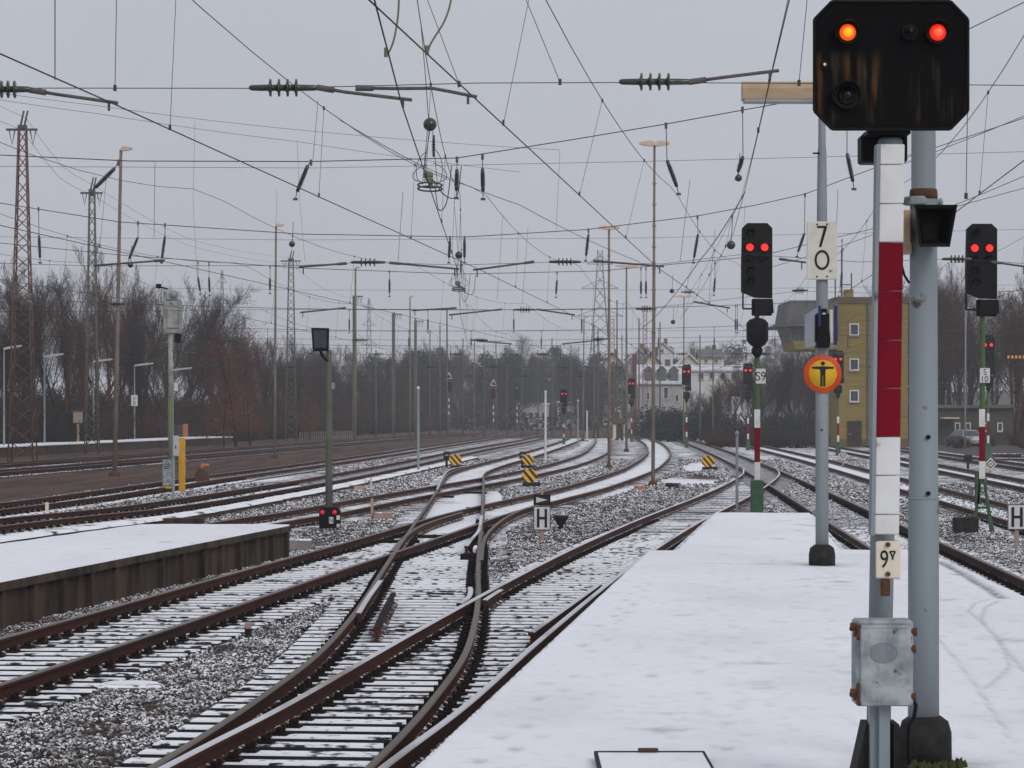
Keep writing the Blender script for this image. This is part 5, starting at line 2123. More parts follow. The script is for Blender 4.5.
# lamp posts, signs and fence along the far platform
for x, yb, yt, L_, side, lab in ((4, 441, 348, 14, 1, 'far platform lamp with level arm cut by the left picture edge'), (44.5, 440, 356, 15, 1, 'far platform lamp with level arm in front of the left lattice mast'),
                                 (93.5, 439, 361, 15, 1, 'far platform lamp with level arm near the slender green lattice mast'), (134.5, 438, 365, 15, 1, 'far platform lamp with level arm, carrying a small white board'),
                                 (173, 437.5, 369.5, 15, 1, 'far platform lamp with level arm, hidden behind the mossy signal post')):
    tt = (x - 4) / 169
    d = 193 + 62 * tt
    kk = d / F
    r = thing('platform_lamp', lab, 'lamp', ((x - 512) * kk, d, LZ), 'lamps along the far platform')
    H_ = (HOR - yt) * kk + ZC - LZ
    mb = MB()
    mb.cyl((0, 0, 0), (0, 0, H_), .075, .05, n=8)
    part('pole_shaft', mb, [M['lamp_pole']], r)
    mb = MB()
    mb.prism([(.0, H_ - .12), (L_ * kk * .55, H_ - .03), (L_ * kk * 1.25, H_ + .08), (L_ * kk * 1.25, H_ + .2), (L_ * kk * .5, H_ + .12), (0, H_ + .02)], -.1, .1)
    part('luminaire', mb, [M['pale_arm']], r)
    if x == 134.5:
        mb = MB()
        mb.box((0, -.1, (HOR - 400.5) * kk + ZC - LZ), (6.5 * kk, .04, 11 * kk), 0, bev=.01)
        o = part('board', mb, [M['white_enamel']], r)
        for j, z in enumerate((403, 398)):
            letter('8' if j == 0 else '6', 3.4 * kk, M['ink'], o, (0, -.125, (HOR - z) * kk + ZC - LZ), name='digit')
d = 215
kk = d / F
r = thing('wooden_box', 'small pale wooden box on a post on the far platform', 'box', ((76.5 - 512) * kk, d, LZ))
mb = MB()
mb.box((.1, 0, (HOR - 417) * kk + ZC - LZ), (9 * kk, .4, 12 * kk), 0, bev=.03)
part('box_body', mb, [paint('pale_wood', (.33, .26, .2), (.26, .2, .15), .8)], r)
mb = MB()
mb.box((.1, 0, (HOR - 410.5) * kk + ZC - LZ), (11 * kk, .6, .12), 0)
part('box_roof', mb, [M['rust']], r)
mb = MB()
mb.cyl((.1, 0, -.5), (.1, 0, (HOR - 424) * kk + ZC - LZ), .09, n=8)
part('post', mb, [M['tan']], r)
d = 262
kk = d / F
r = thing('plank_fence', 'short grey brown plank fence with an orange end on the far platform', 'fence', ((166 - 512) * kk, d, LZ))
mb = MB()
for i in range(26):
    mb.box(((-17 + i * 1.33) * kk, 0, .58), (1.15 * kk, .05, 1.15 + R.uniform(-.04, .04)), 0)
part('plank_panel', mb, [paint('fence_wood', (.10, .08, .075), (.07, .055, .05), .9)], r)
mb = MB()
mb.box((19.5 * kk, 0, .6), (5 * kk, .08, 1.25), 0)
part('end_panel', mb, [M['brick_orange']], r)
d = 290
kk = d / F
r = thing('distance_board', 'tiny white board with a digit near the end of the far platform', 'sign', ((217 - 512) * kk, d, LZ))
mb = MB()
mb.box((0, 0, (HOR - 421) * kk + ZC - LZ), (4.5 * kk, .05, 4.5 * kk), 0)
o = part('board', mb, [M['white_enamel']], r)
letter('1', 2.6 * kk, M['ink'], o, (0, -.03, (HOR - 421) * kk + ZC - LZ), name='digit')
mb = MB()
mb.cyl((0, .05, -.6), (0, .05, (HOR - 424) * kk + ZC - LZ), .06, n=6)
part('post', mb, [M['lamp_pole']], r)
r = thing('picket_fence', 'row of pale fence posts before the trees behind the brown tracks', 'fence', ((320 - 512) * 330 / F, 330, 0))
mb = MB()
for i in range(26):
    mb.box(((-20 + i * 1.7) * 330 / F, i * 1.1, .35), (.12, .12, .75), 0)
part('picket', mb, [M['picket']], r)
# ------------------------------------------------------------------ overhead line
CZ = 5.67                                     # contact wire height
OH = {
    'A': ([(15, -1.76), (28.6, -.36), (62, 3.09), (92, 6.75), (125, 10.6), (165, 12.5), (245, 15.6)], 'overhead line with straight falling wires above the near white topped rail track', .0075),
    'D': ([(15, -.95), (29.2, -1.09), (62, -1.15), (92, -1.60), (125, -1.9), (165, 0.1), (200, 1.8), (245, 3.9), (300, 6.3)], 'overhead line dropping steeply over the diverging track, carrying the section insulators', .0075),
    'B': ([(15, -5.4), (29, -3.94), (62, -.71), (92, 1.97), (125, 4.9), (165, 7.9), (200, 10.), (300, 13.5)], 'overhead line rising from the left platform side toward the first long insulator', .0075),
    'C': ([(18, 5.3), (36, 6.2), (62, 7.75), (92, 9.3), (125, 10.9), (165, 12.6), (245, 15.5)], 'overhead line above the dark gravel track right of the platform', .0075),
    'P': ([(16, 1.7), (26.6, 2.34), (40.6, 3.2), (50, 3.75), (72.4, 4.64), (95, 5.4)], 'overhead line passing above the near platform left of the 70 board', .0048),
    'F': ([(40, -9.2), (62, -6.6), (92, -3.2), (125, .5), (165, 3.9), (200, 5.8), (300, 9)], 'overhead line over the track crossed by the diverging rails', .007),
    'G': ([(40, -14.8), (62, -12.2), (92, -8.5), (125, -6.5), (165, -4.7), (200, -3.1), (300, 2)], 'overhead line over the nearer of the two tracks before the yellow post', .007),
    'H': ([(62, -15.2), (92, -12.9), (125, -11.2), (165, -9.1), (200, -7.4), (300, -3)], 'overhead line over the track behind the yellow post', .007),
    'I': ([(92, -25), (125, -22.6), (165, -19.5), (200, -17.3), (300, -10.9)], 'overhead line over the brown snowless tracks', .007),
    'K': ([(40, 10.9), (62, 11.9), (92, 13.4), (125, 15), (165, 16.8), (200, 18.1), (260, 20.2)], 'overhead line over the white filled track on the right', .007),
    'L': ([(62, 16), (92, 17.6), (125, 19.4), (165, 21.4), (260, 26)], 'overhead line over the second snowy track on the right', .007),
}
SUP = {k: v[0] for k, v in OH.items()}


def messenger_z(Y, sup, low):
    for (y0, _), (y1, _) in zip(sup, sup[1:]):
        if y0 <= Y <= y1:
            t = (Y - y0) / (y1 - y0)
            return CZ + low + (1.68 - low) * (2 * t - 1) ** 2
    return CZ + 1.68


def line_x(k, Y):
    s = SUP[k]
    return float(np.interp(Y, [q[0] for q in s], [q[1] for q in s]))


for k, (sup, lab, rad) in OH.items():
    m = sup[1]
    r = thing('overhead_line', lab, 'overhead line', (m[1], m[0], CZ), 'contact lines above the tracks')
    low = {'P': .55, 'A': 1.30, 'D': 1.05, 'B': 1.22}.get(k, 1.25)
    off = {'A': .32, 'B': .07, 'D': .06}.get(k, .12)
    mb = MB()
    mb.tube([(x, y, CZ) for y, x in sup], rad, 5)
    part('contact_wire', mb, [M['wire']], r, True)
    mb = MB()
    pts = []
    ys_ = np.arange(sup[0][0], sup[-1][0], 3.0)
    for y in ys_:
        z = messenger_z(y, sup, low)
        if k == 'P':
            z = CZ + .55
        pts.append((line_x(k, y) + off, y, z))
    mb.tube(pts, rad * .8, 5)
    part('messenger_wire', mb, [M['wire']], r, True)
    y = {'A': 11.2, 'B': 12.1}.get(k, sup[0][0] + 5)
    n = 0
    while y < min(sup[-1][0], 200):
        y += {'A': 10.0, 'B': 9.8, 'P': 11}.get(k, 9.0)
        if any(abs(y - q[0]) < 2.5 for q in sup):
            continue
        z = messenger_z(y, sup, low) if k != 'P' else CZ + .55
        mb = MB()
        x = line_x(k, y)
        mb.cyl((x, y, CZ), (x + off, y, z), .0042, n=4)
        mb.box((x, y, CZ + .02), (.025, .03, .06), 0)
        mb.box((x + off, y, z), (.025, .03, .05), 0)
        part('dropper', mb, [M['wire']], r, True)
        n += 1


def ins_axis(p0, p1, sheds, rs, rc, mat):
    """insulator with sheds along an axis"""
    p0, p1 = Vector(p0), Vector(p1)
    L_ = (p1 - p0).length
    prof = [(rc * .5, 0), (rc * .9, L_ * .04), (rc, L_ * .2)]
    for i in range(sheds):
        c = L_ * (.25 + .5 * (i + .5) / sheds)
        w = L_ * .5 / sheds
        prof += [(rc, c - w * .32), (rs * .55, c - w * .18), (rs, c - w * .11), (rs * .97, c + w * .10), (rs * .4, c + w * .13), (rc, c + w * .22)]
    prof += [(rc, L_ * .8), (rc * .9, L_ * .96), (rc * .5, L_)]
    mb = MB()
    mb.lathe(prof, p0, p1 - p0, 12)
    return mb


def frame(Y, lab, lower, ins, arms, hang, upper=None, extra=(), thick=1.0, zup=None):
    """one cross span: lower and upper span wire, strain insulators, steady arms, hanging insulators"""
    r = thing('cross_span', lab, 'cross span', (0, Y, 8), 'cross spans of wires and insulators')
    P_ = lambda q, dy=0: dp(q[0], q[1], Y + dy)
    s = F / Y
    mb = MB()
    mb.tube([P_(q, .05) for q in lower], .0055 * thick, 4)
    part('span_wire', mb, [M['wire']], r, True)
    if upper:
        mb = MB()
        mb.tube([P_(q) for q in upper], .0085 * thick, 5)
        part('span_wire', mb, [M['wire']], r, True)
    for e in extra:
        mb = MB()
        mb.tube([P_(q) for q in e], .005 * thick, 4)
        part('span_wire', mb, [M['wire_far']], r, True)
    for x, y, half in ins:
        c = P_((x, y))
        hl_ = half / s
        mb = ins_axis(c - Vector((hl_, 0, 0)), c + Vector((hl_, 0, .0)), 4, .088 if thick < 1.5 else .11, .032, None)
        part('strain_insulator', mb, [M['insul_green']], r, True)
    for a in arms:
        mb = MB()
        pts = [P_(q) for q in a[:-1]]
        mb.tube(pts, [.017 * thick] * len(pts), 6)
        mb.cyl(pts[0] - (pts[1] - pts[0]) * .04, pts[0] + (pts[1] - pts[0]).normalized() * .16, .030, n=8)
        end = P_(a[-1])
        tp_ = pts[-1] + (pts[-2] - pts[-1]).normalized() * .09
        mb.cyl(tp_, (tp_.x, tp_.y, tp_.z - (9 / s if Y < 40 else .16)), .014, n=6)
        part('steady_arm', mb, [M['arm']], r, True)
    for (tx, ty), (x0, y0), (x1, y1) in hang:
        a, b_, c = P_((tx, ty)), P_((x0, y0)), P_((x1, y1))
        mb = MB()
        mb.cyl(a, b_, .008 * thick, n=5)
        mb.cyl(a + Vector((0, 0, .03)), a - Vector((0, 0, .10)), .03, n=6)
        part('hanger_rod', mb, [M['arm']], r, True)
        mb = ins_axis(b_, c, 7, .060, .042, None)
        part('hanging_insulator', mb, [M['insul_dark']], r, True)
        mb = MB()
        mb.cyl(c, (c.x + (c.x - b_.x) * .15, c.y, c.z - .14), .008 * thick, n=5)
        mb.box((c.x + (c.x - b_.x) * .15, c.y, c.z - .15), (.10, .06, .05), 0)
        part('wire_clamp', mb, [M['arm']], r, True)
    return r


f1 = frame(29, 'nearest cross span with three large green insulators along a level wire',
           [(-60, 88), (250, 88.3), (345, 86.5), (480, 83), (640, 82.5), (815, 83.5), (1090, 86)],
           [(5, 89.3, 26), (283.5, 87.8, 34.5), (655, 81.8, 36)],
           [[(30, 90), (58, 94.5), (118, 103), (112, 111)], [(318, 87.5), (345, 92), (412, 100), (402, 108)],
            [(357, 88), (395, 88.5), (432, 88.2), (450, 91.5), (477, 97), (470, 105)], [(690, 82), (722, 77.5), (779, 70.5), (772, 76)]],
           [], None)
for x0, y0, x1, y1 in ((117, -30, 115, 88), (522, -10, 560, 82), (420, -20, 459, 84), (811, -40, 799, 83), (968, 83, 966, 196)):
    mb = MB()
    a, b_ = dp(x0, y0, 29), dp(x1, y1, 29)
    mb.cyl(a, b_, .0048, n=4)
    mb.box(b_, (.03, .03, .06), 0)
    part('hanger_wire', mb, [M['wire']], f1, True)

f2 = frame(62, 'second cross span holding hanging dark insulators above the section insulator',
           [(-80, 261), (96, 266), (297, 265.5), (368, 262.3), (457, 265), (565, 261.8), (662, 264), (745, 254), (860, 262), (957, 259), (1090, 268)],
           [(368, 262.3, 17.5), (565, 261.8, 16), (957, 259, 15)],
           [[(345, 263.5), (299, 267), (297, 271)], [(392, 263), (459, 269), (457, 273)], [(532, 262), (473, 270), (477, 273)], [(596, 261), (664, 266.5), (659, 270)],
            [(162, 260.5), (94, 265.5), (98, 270)], [(780, 259), (806, 262.5), (803, 266)], [(993, 262), (1028, 267), (1024, 271)]],
           [((311, 161), (308, 165), (297, 192)), ((457, 158), (457, 169), (456.5, 191)), ((482.5, 155), (482.5, 168), (483, 192)), ((666, 124), (667, 160), (677, 187)),
            ((742.5, 108), (743, 156), (738, 172)), ((847, 90), (847, 153), (853, 182)), ((118.5, 161), (115, 168), (95, 188))],
           [(-80, 153), (0, 155), (130, 161), (310, 161.5), (457, 158), (570, 140), (666, 124), (815, 97), (967, 30), (1090, -30)],
           [[(-80, 166), (310, 168), (470, 165), (640, 161.5), (900, 155), (1090, 150)]], 1.25)
f3 = frame(92, 'third cross span whose wire climbs to the right behind the 70 board',
           [(-80, 312), (150, 311), (344, 309), (525, 310), (640, 309), (800, 291), (1090, 300)],
           [(525, 309.7, 11), (646, 309, 10.5), (800, 290.5, 8), (117, 304, 7)],
           [[(500, 309.5), (449, 315), (452, 318)], [(538, 309.5), (575, 315), (573, 318)], [(455, 308), (412, 310.5), (416, 314)], [(344, 308), (300, 312.5), (304, 316)],
            [(695, 302), (730, 308), (728, 312)]],
           [((138, 222), (138, 237), (129, 259)), ((165, 224), (165, 236), (162, 258)), ((38.5, 208), (39, 235), (40, 258)), ((450, 237), (450, 240), (449, 258)), ((464.5, 237), (464.5, 239), (464.5, 258)),
            ((588.5, 229.5), (588.5, 234), (586, 256)), ((697.5, 216), (698, 234), (694, 258)), ((805, 194), (804.5, 233), (798, 252))],
           [(-80, 190), (0, 203), (120, 222), (300, 234), (465, 237), (587, 229.5), (697, 216), (756, 205), (805, 194), (877, 167), (1024, 118), (1090, 94)],
           [[(-80, 236), (300, 240), (640, 238), (1090, 228)]], 1.5)
f4 = frame(125, 'fourth cross span with short hanging insulators low over the track curve',
           [(-80, 335), (200, 338), (500, 341), (650, 338), (1090, 332)],
           [(688, 292, 7), (480, 340, 8), (600, 339, 8), (360, 340, 8)],
           [[(478, 341), (512, 344), (510, 347)], [(600, 340), (562, 344), (566, 347)]],
           [((198, 262), (198, 277), (200, 291)), ((209, 263), (209, 277), (209.5, 292)), ((389.5, 271), (389.5, 279), (389.5, 293)), ((557, 272), (557, 280), (556, 294)), ((641, 268), (641, 281), (641, 294)),
            ((646, 268), (646, 281), (646, 294)), ((270, 266), (270, 278), (270, 290)), ((715, 262), (715, 278), (714, 292)), ((842, 240), (842, 272), (841, 288))],
           [(-80, 235), (120, 255), (300, 268), (460, 274), (600, 271), (760, 256), (900, 222), (1090, 170)],
           [[(-80, 285), (300, 290), (640, 290), (1090, 284)]], 1.7)
for x0, y0, x1, y1, d_, pr in ((195, 121, 193, 200, 106, f4), (193, 200, 197, 276, 106, f4), (297, 140, 300, 205, 112, f4), (300, 205, 305, 262, 112, f4), (277, 190, 276, 226, 115, f4),
                              (55, -20, 55, 80, 29, f1), (155, 161, 154, 238, 62, f2), (318, 100, 313, 160, 62, f2), (403, 192, 398, 262, 62, f2), (503, 214, 497, 300, 92, f3), (528, 228, 522, 305, 92, f3),
                              (560, 150, 556, 230, 92, f3), (745, 205, 742, 262, 92, f3), (715, 230, 709, 300, 92, f3), (690, 180, 680, 262, 62, f2), (838, 190, 835, 258, 62, f2), (990, 235, 985, 300, 92, f3)):
    mb = MB()
    mb.cyl(dp(x0, y0, d_), dp(x1, y1, d_), .007, n=4)
    part('hanger_wire', mb, [M['wire_far']], pr, True)
for Y, yl, yu, lab in ((165, 354, 310, 'fifth cross span, small, high above the far tracks'), (205, 367, 331, 'sixth cross span, tiny, far down the tracks'), (250, 376, 346, 'seventh and farthest cross span over the distant tracks')):
    hang, ins = [], []
    for k in OH:
        if SUP[k][-1][0] < Y or SUP[k][0][0] > Y:
            continue
        px = 512 + F * line_x(k, Y) / Y
        sag = yu - 0.00006 * (px - 450) ** 2
        mz = HOR - F * (CZ + 1.68 - ZC) / Y
        hang.append(((px, sag), (px, mz - F * .62 / Y), (px, mz)))
        ins.append((px + F * 1.6 / Y, yl, F * .33 / Y))
    frame(Y, lab, [(-60, yl - 2), (500, yl + 1), (1080, yl - 3)], ins, [], hang,
          [(x, yu - 0.00006 * (x - 450) ** 2) for x in range(-60, 1090, 60)], [[(-60, (yl + yu) / 2), (1080, (yl + yu) / 2 - 2)]], 1.9)


# section insulators hanging on the diverging line, with cable loops and ball weight
def section_insulator(Y, lab, proto=None):
    x = line_x('D', Y)
    if proto:
        return copy_thing(proto, (x, Y, CZ), label=lab)
    r = thing('section_insulator', lab, 'section insulator', (x, Y, CZ), 'section insulators with cable loops')
    mb = MB()
    n = 20
    for a in (0, 1):
        pts = [(math.cos(t) * .165, math.sin(t) * .45, -.01 + .05 * a) for t in [2 * math.pi * i / n for i in range(n + 1)]]
        mb.tube(pts, .012, 6)
    part('skid_ring', mb, [M['arm']], r)
    mb = MB()
    mb.box((0, 0, .10), (.10, .5, .06), 0, bev=.02)
    mb.box((-.02, -.05, .17), (.13, .16, .10), 0, bev=.03)
    mb.cyl((0, -.4, .08), (0, .4, .08), .03, n=8)
    part('insulating_rod', mb, [M['copper']], r)
    for s, w, h_ in ((-1, .13, .28), (-1, .08, .45), (1, .12, .30), (1, .06, .5)):
        mb = MB()
        pts = [(s * .10, .05, .08), (s * (.10 + w * .9), .05, .12), (s * (.10 + w), .05, h_ * .7), (s * (.05 + w * .7), .05, h_), (s * .03, .05, h_ + .05)]
        sp_ = spline(pts, .04)
        mb.tube([tuple(q) for q in sp_], .0055, 5)
        part('cable_loop', mb, [M['arm']], r)
    for s in (-.10, .10):
        mb = MB()
        mb.tube([(s, 0, .05), (s * .6, 0, .5), (s * .2, 0, .95)], .006, 4)
        part('suspension_wire', mb, [M['wire']], r)
    mb = ins_axis((.05, 0, .42), (.05, 0, .72), 4, .03, .018, None)
    part('suspension_insulator', mb, [M['insul_dark']], r)
    mb = MB()
    mb.ball((0, 0, .86), .092, 16)
    part('ball_weight', mb, [M['insul_green']], r)
    mb = MB()
    mb.tube([(-.02, 0, .95), (-.06, 0, 1.5), (-.12, 0, 2.2)], .007, 4)
    mb.tube([(.02, -.02, .9), (-.06, -.02, .4), (-.07, -.02, .06)], .007, 4)
    part('suspension_wire', mb, [M['wire']], r)
    # loose cables drooping behind it
    mb = MB()
    for q in ((.10, .20, -.25), (.18, .34, -.05)):
        pts = [(.06, .1, .1), (q[0], .6, q[2]), (q[1], 1.2, q[2] * .4), (q[1] + .05, 2.2, .5)]
        mb.tube([tuple(p) for p in spline(pts, .15)], .008, 4)
    part('drooping_cable', mb, [M['wire']], r)
    return r


si = section_insulator(39.9, 'verdigris section insulator with cable loops and ball weight, nearest one')
section_insulator(72.5, 'smaller looking section insulator with ball weight, farther down the same wire', si)

# jumper cables at the top
for pts, d_, lab in (([(399, -25), (398.5, 10), (395, 35), (391, 48), (386, 57)], 25.3, 'bent jumper cable ending on the steeply falling wire'),
                     ([(455, -25), (450, 5), (444, 22), (436, 35), (430, 45), (427, 55)], 25.2, 'bent jumper cable ending on the wire above the near track')):
    mb = MB()
    p3 = [dp(x, y, d_) for x, y in pts]
    mb.tube([tuple(q) for q in spline(p3, .05)], .009, 6)
    mb.cyl(p3[-1], p3[-1] + Vector((0, 0, .08)), .018, n=6)
    solo('jumper_cable', mb, [M['copper']], lab, 'cable', None, tuple(p3[-1]))

# ball weights and the like hung on far wires
for x, y, d_, rr, lab in ((738.5, 178, 50, 3.6, 'dark ball weight just above left of the signal labelled S9'), (731, 245, 50, 4.4, 'dark ball weight beside the head of the signal labelled S9'),
                          (130.5, 265, 62, 2.8, 'dark ball weight hanging left of the mossy signal'), (292, 244, 62, 3.2, 'dark ball weight between the tan light mast and the lattice mast right of it'),
                          (672, 291, 92, 2.4, 'upper of two small balls right of the big light mast'), (673, 322, 92, 2.3, 'lower of two small balls right of the big light mast')):
    kk = d_ / F
    c = dp(x, y, d_)
    r = thing('ball_weight', lab, 'ball weight', c, 'ball weights on wires')
    mb = MB()
    mb.ball((0, 0, 0), rr * kk, 14)
    part('ball', mb, [M['insul_green']], r)
    mb = MB()
    mb.tube([(0, 0, 0), (.2 * rr * kk, 0, rr * kk * 3), (rr * kk * .4, 0, rr * kk * 7)], .008, 4)
    part('hanger_wire', mb, [M['wire']], r)

# feeder wires between the lattice masts and other long thin wires
for pts, lab in (([(-120, 60, 130), (22, 130, 165), (60, 178, 182), (92, 195, 200), (190, 246, 250), (291, 264, 300), (324, 289, 315), (354, 299, 330), (394, 316, 380), (416, 324, 410)], 'feeder wire strung from lattice mast to lattice mast on the left'),
                 ([(-120, 40, 130), (26, 118, 165), (62, 166, 182), (95, 186, 200), (192, 240, 250), (293, 258, 300)], 'upper feeder wire over the tops of the lattice masts on the left'),
                 ([(-60, 90, 100), (100, 114, 105), (300, 142, 112), (520, 172, 120)], 'thin wire slanting down across the left sky, lower of the two'),
                 ([(-60, 84, 100), (100, 106, 105), (300, 130, 112), (560, 150, 120)], 'thin wire slanting down across the left sky, upper of the two'),
                 ([(340, 120, 75), (420, 165, 80), (520, 205, 90), (640, 262, 110)], 'thin wire falling right behind the ball weights'),
                 ([(880, 172, 90), (960, 142, 85), (1060, 100, 80)], 'thin wire rising behind the thick grey pole'),
                 ([(760, 270, 110), (900, 225, 95), (1060, 160, 80)], 'thin wire rising behind the red signal at the right'),
                 ([(745, 192, 60), (700, 260, 80), (640, 330, 120)], 'thin slanting wire left of the signal labelled S9')):
    mb = MB()
    p3 = [dp(*q) for q in pts]
    q3 = []
    for a, b_ in zip(p3, p3[1:]):
        for j in range(8):
            t = j / 8
            q3.append(a.lerp(b_, t) - Vector((0, 0, 4 * t * (1 - t) * .0045 * (b_ - a).length)))
    mb.tube(q3 + [p3[-1]], .011, 4)
    solo('feeder_wire', mb, [M['wire_far']], lab, 'wire')
# ------------------------------------------------------------------ vegetation
def bark(name, c1, c2):
    return paint(name, c1, c2, .9, scale=1.5)


BARK = [bark('grey_brown_bark', (.050, .028, .019), (.030, .017, .012)), bark('reddish_bark', (.080, .030, .019), (.048, .020, .013)), bark('dark_bark', (.024, .015, .0115), (.015, .0105, .009))]
M['russet'] = paint('russet_leaves', (.19, .055, .024), (.12, .036, .018), .85, scale=2)
M['evergreen'] = paint('evergreen_leaves', (.018, .030, .022), (.034, .046, .034), .9, scale=.6)
M['brush'] = paint('dead_brush', (.020, .016, .013), (.013, .013, .011), .95, scale=.5)
M['bush_green'] = paint('dark_bush_leaves', (.014, .022, .019), (.026, .034, .026), .9, scale=.8)


def bare_tree(seed, H, levels, spread, up, first=.22):
    """trunk mesh and branch mesh of a leafless tree"""
    rr = random.Random(seed)
    trunk, tw = MB(), MB()

    def grow_(p, d, L_, r, lv):
        n = (6, 4, 3, 2, 1)[lv]
        pts, rs = [p], [r]
        q, dd = p, d
        for i in range(n):
            dd = (dd + Vector((rr.gauss(0, .10), rr.gauss(0, .10), rr.gauss(.03 * up, .05)))).normalized()
            q = q + dd * (L_ / n)
            pts.append(q)
            rs.append(max(r * (1 - .82 * (i + 1) / n), .006))
        (trunk if lv == 0 else tw).tube(pts, rs, 6 if lv == 0 else 3)
        if lv >= len(levels):
            return
        cnt = levels[lv]
        for k in range(cnt):
            t = first + (1 - first) * (k + rr.random()) / cnt if lv == 0 else .2 + .8 * (k + rr.random()) / cnt
            i = min(int(t * n), n - 1)
            f_ = t * n - i
            b = pts[i].lerp(pts[i + 1], f_)
            ax = (pts[i + 1] - pts[i]).normalized()
            u = ax.orthogonal().normalized()
            u.rotate(Matrix.Rotation(rr.uniform(0, 6.28), 3, ax))
            a = rr.uniform(.6, 1.2) * spread
            nd = (ax * math.cos(a) + u * math.sin(a) + Vector((0, 0, .25 * up))).normalized()
            l2 = L_ * (1 - t * .72) * rr.uniform(.42, .62) if lv == 0 else L_ * rr.uniform(.35, .6)
            grow_(b, nd, l2, max(r * (1 - t * .8) * .45, .008), lv + 1)

    grow_(Vector((0, 0, 0)), Vector((rr.gauss(0, .04), rr.gauss(0, .04), 1)).normalized(), H, H * .012 + .03, 0)
    return trunk, tw


def leaf_cloud(mb, c, rad, n, size, rr, mi=0):
    c = Vector(c)
    for i in range(n):
        v = Vector((rr.gauss(0, 1), rr.gauss(0, 1), rr.gauss(0, 1))).normalized() * rr.random() ** .45
        p = c + Vector((v.x * rad[0], v.y * rad[1], v.z * rad[2]))
        s = size * rr.uniform(.5, 1.3)
        a = Vector((rr.gauss(0, 1), rr.gauss(0, 1), rr.gauss(0, .7))).normalized() * s
        b = a.orthogonal().normalized() * s * .6
        b.rotate(Matrix.Rotation(rr.uniform(0, 6), 3, a.normalized()))
        mb.add([p - a * .5, p + b * .5, p + a * .6, p - b * .5], [(0, 1, 2, 3)], mi)


def tree_proto(name, parts_, loc, lab, cat='tree', group=None):
    r = thing(name, lab, cat, loc, group)
    for n, mb, m_ in parts_:
        part(n, mb, [m_], r)
    return r


WOOD_LAB = ['leafless tree in the wood lining the left side behind the far platform', 'reddish leafless tree in the wood lining the left side', 'dark leafless tree in the wood lining the left side']
protos = []
for i in range(6):
    t_, w_ = bare_tree(20 + i, 13.0, (15, 7, 6, 3) if i < 3 else (18, 8, 6, 2), (.62, .5, .42, .55, .7, .45)[i], (1.0, 1.4, 1.6, 1.2, .7, 1.5)[i], (.2, .3, .15, .25, .3, .1)[i])
    protos.append((t_.mesh('trunk', [BARK[i % 3]]), w_.mesh('crown', [BARK[(i + 1) % 3 if i > 3 else i % 3]])))


def put_tree(meshes, name, loc, rz, sc, lab, group, cat='tree', names=('trunk', 'crown')):
    r = link(name, None, None, loc)
    r.empty_display_size = .3
    r.rotation_euler = (0, 0, rz)
    r.scale = sc if hasattr(sc, '__len__') else (sc, sc, sc)
    tag(r, lab, cat, group)
    for n, me in zip(names, meshes):
        link(n, me, r)
    return r


tr = random.Random(11)
xf = lambda Y: -36.5 + .075 * (Y - 190)
cnt = 0
Y = 182.
while Y < 560:
    for row in range(3):
        y = Y + tr.uniform(-2, 2) + row * 1.3
        X = xf(y) - 1.0 - row * 3.6 + tr.uniform(-1.6, 1.6)
        px = 512 + F * X / y
        if px < -60 or px > 520:
            continue
        hh = np.interp(px, [0, 60, 130, 190, 230, 270, 330, 420, 520], [13.2, 13.6, 14.6, 13.4, 12.2, 11.6, 10.6, 11.2, 12.5]) * tr.uniform(.60, 1.10) * (.80 if row == 0 else 1)
        i = tr.choice([0, 1, 2, 3, 4, 5] if row else [1, 2, 3, 5])
        s = hh / 13.6
        put_tree(protos[i], 'bare_tree', (X, y, -.06), tr.uniform(0, 6.28), (s * tr.uniform(.9, 1.2), s * tr.uniform(.9, 1.2), s), WOOD_LAB[i % 3] if True else '', ('trees of the left wood', 'reddish trees of the left wood', 'dark trees of the left wood')[i % 3])
        cnt += 1
    Y += 4.6 + (Y - 182) * .012

# undergrowth along the edge of the wood
shr = []
for i in range(4):
    rr = random.Random(90 + i)
    mb = MB()
    for k in range(70):
        a, l_ = rr.uniform(0, 6.28), rr.uniform(.8, 2.4)
        b = Vector((rr.uniform(-.5, .5), rr.uniform(-.5, .5), 0))
        tip = b + Vector((math.cos(a) * l_ * .45, math.sin(a) * l_ * .45, l_))
        m_ = b.lerp(tip, .5) + Vector((rr.gauss(0, .12), rr.gauss(0, .12), .15))
        mb.tube([b, m_, tip], [.025, .016, .006], 3)
        for j in range(4):
            t = rr.uniform(.3, .95)
            q = b.lerp(tip, t)
            mb.tube([q, q + Vector((rr.gauss(0, .35), rr.gauss(0, .35), rr.uniform(.1, .5)))], [.011, .005], 3)
    shr.append((mb.mesh('branches', [BARK[(0, 2, 2, 1)[i]]]),))
Y = 178.
while Y < 520:
    for row in range(4):
        y = Y + tr.uniform(-2, 2)
        X = xf(y) + .8 - row * 3.0 + tr.uniform(-.9, .9)
        px = 512 + F * X / y
        if -40 < px < 540:
            s = tr.uniform(.9, 1.7) + row * .3
            put_tree(shr[tr.randrange(4)], 'bare_shrub', (X, y, -.06), tr.uniform(0, 6.28), (s * 1.2, s * 1.2, s * tr.uniform(.8, 1.1)), 'leafless shrub in the undergrowth at the edge of the left wood', 'shrubs edging the left wood', 'shrub', ('branches',))
    Y += 3.6 + (Y - 178) * .014

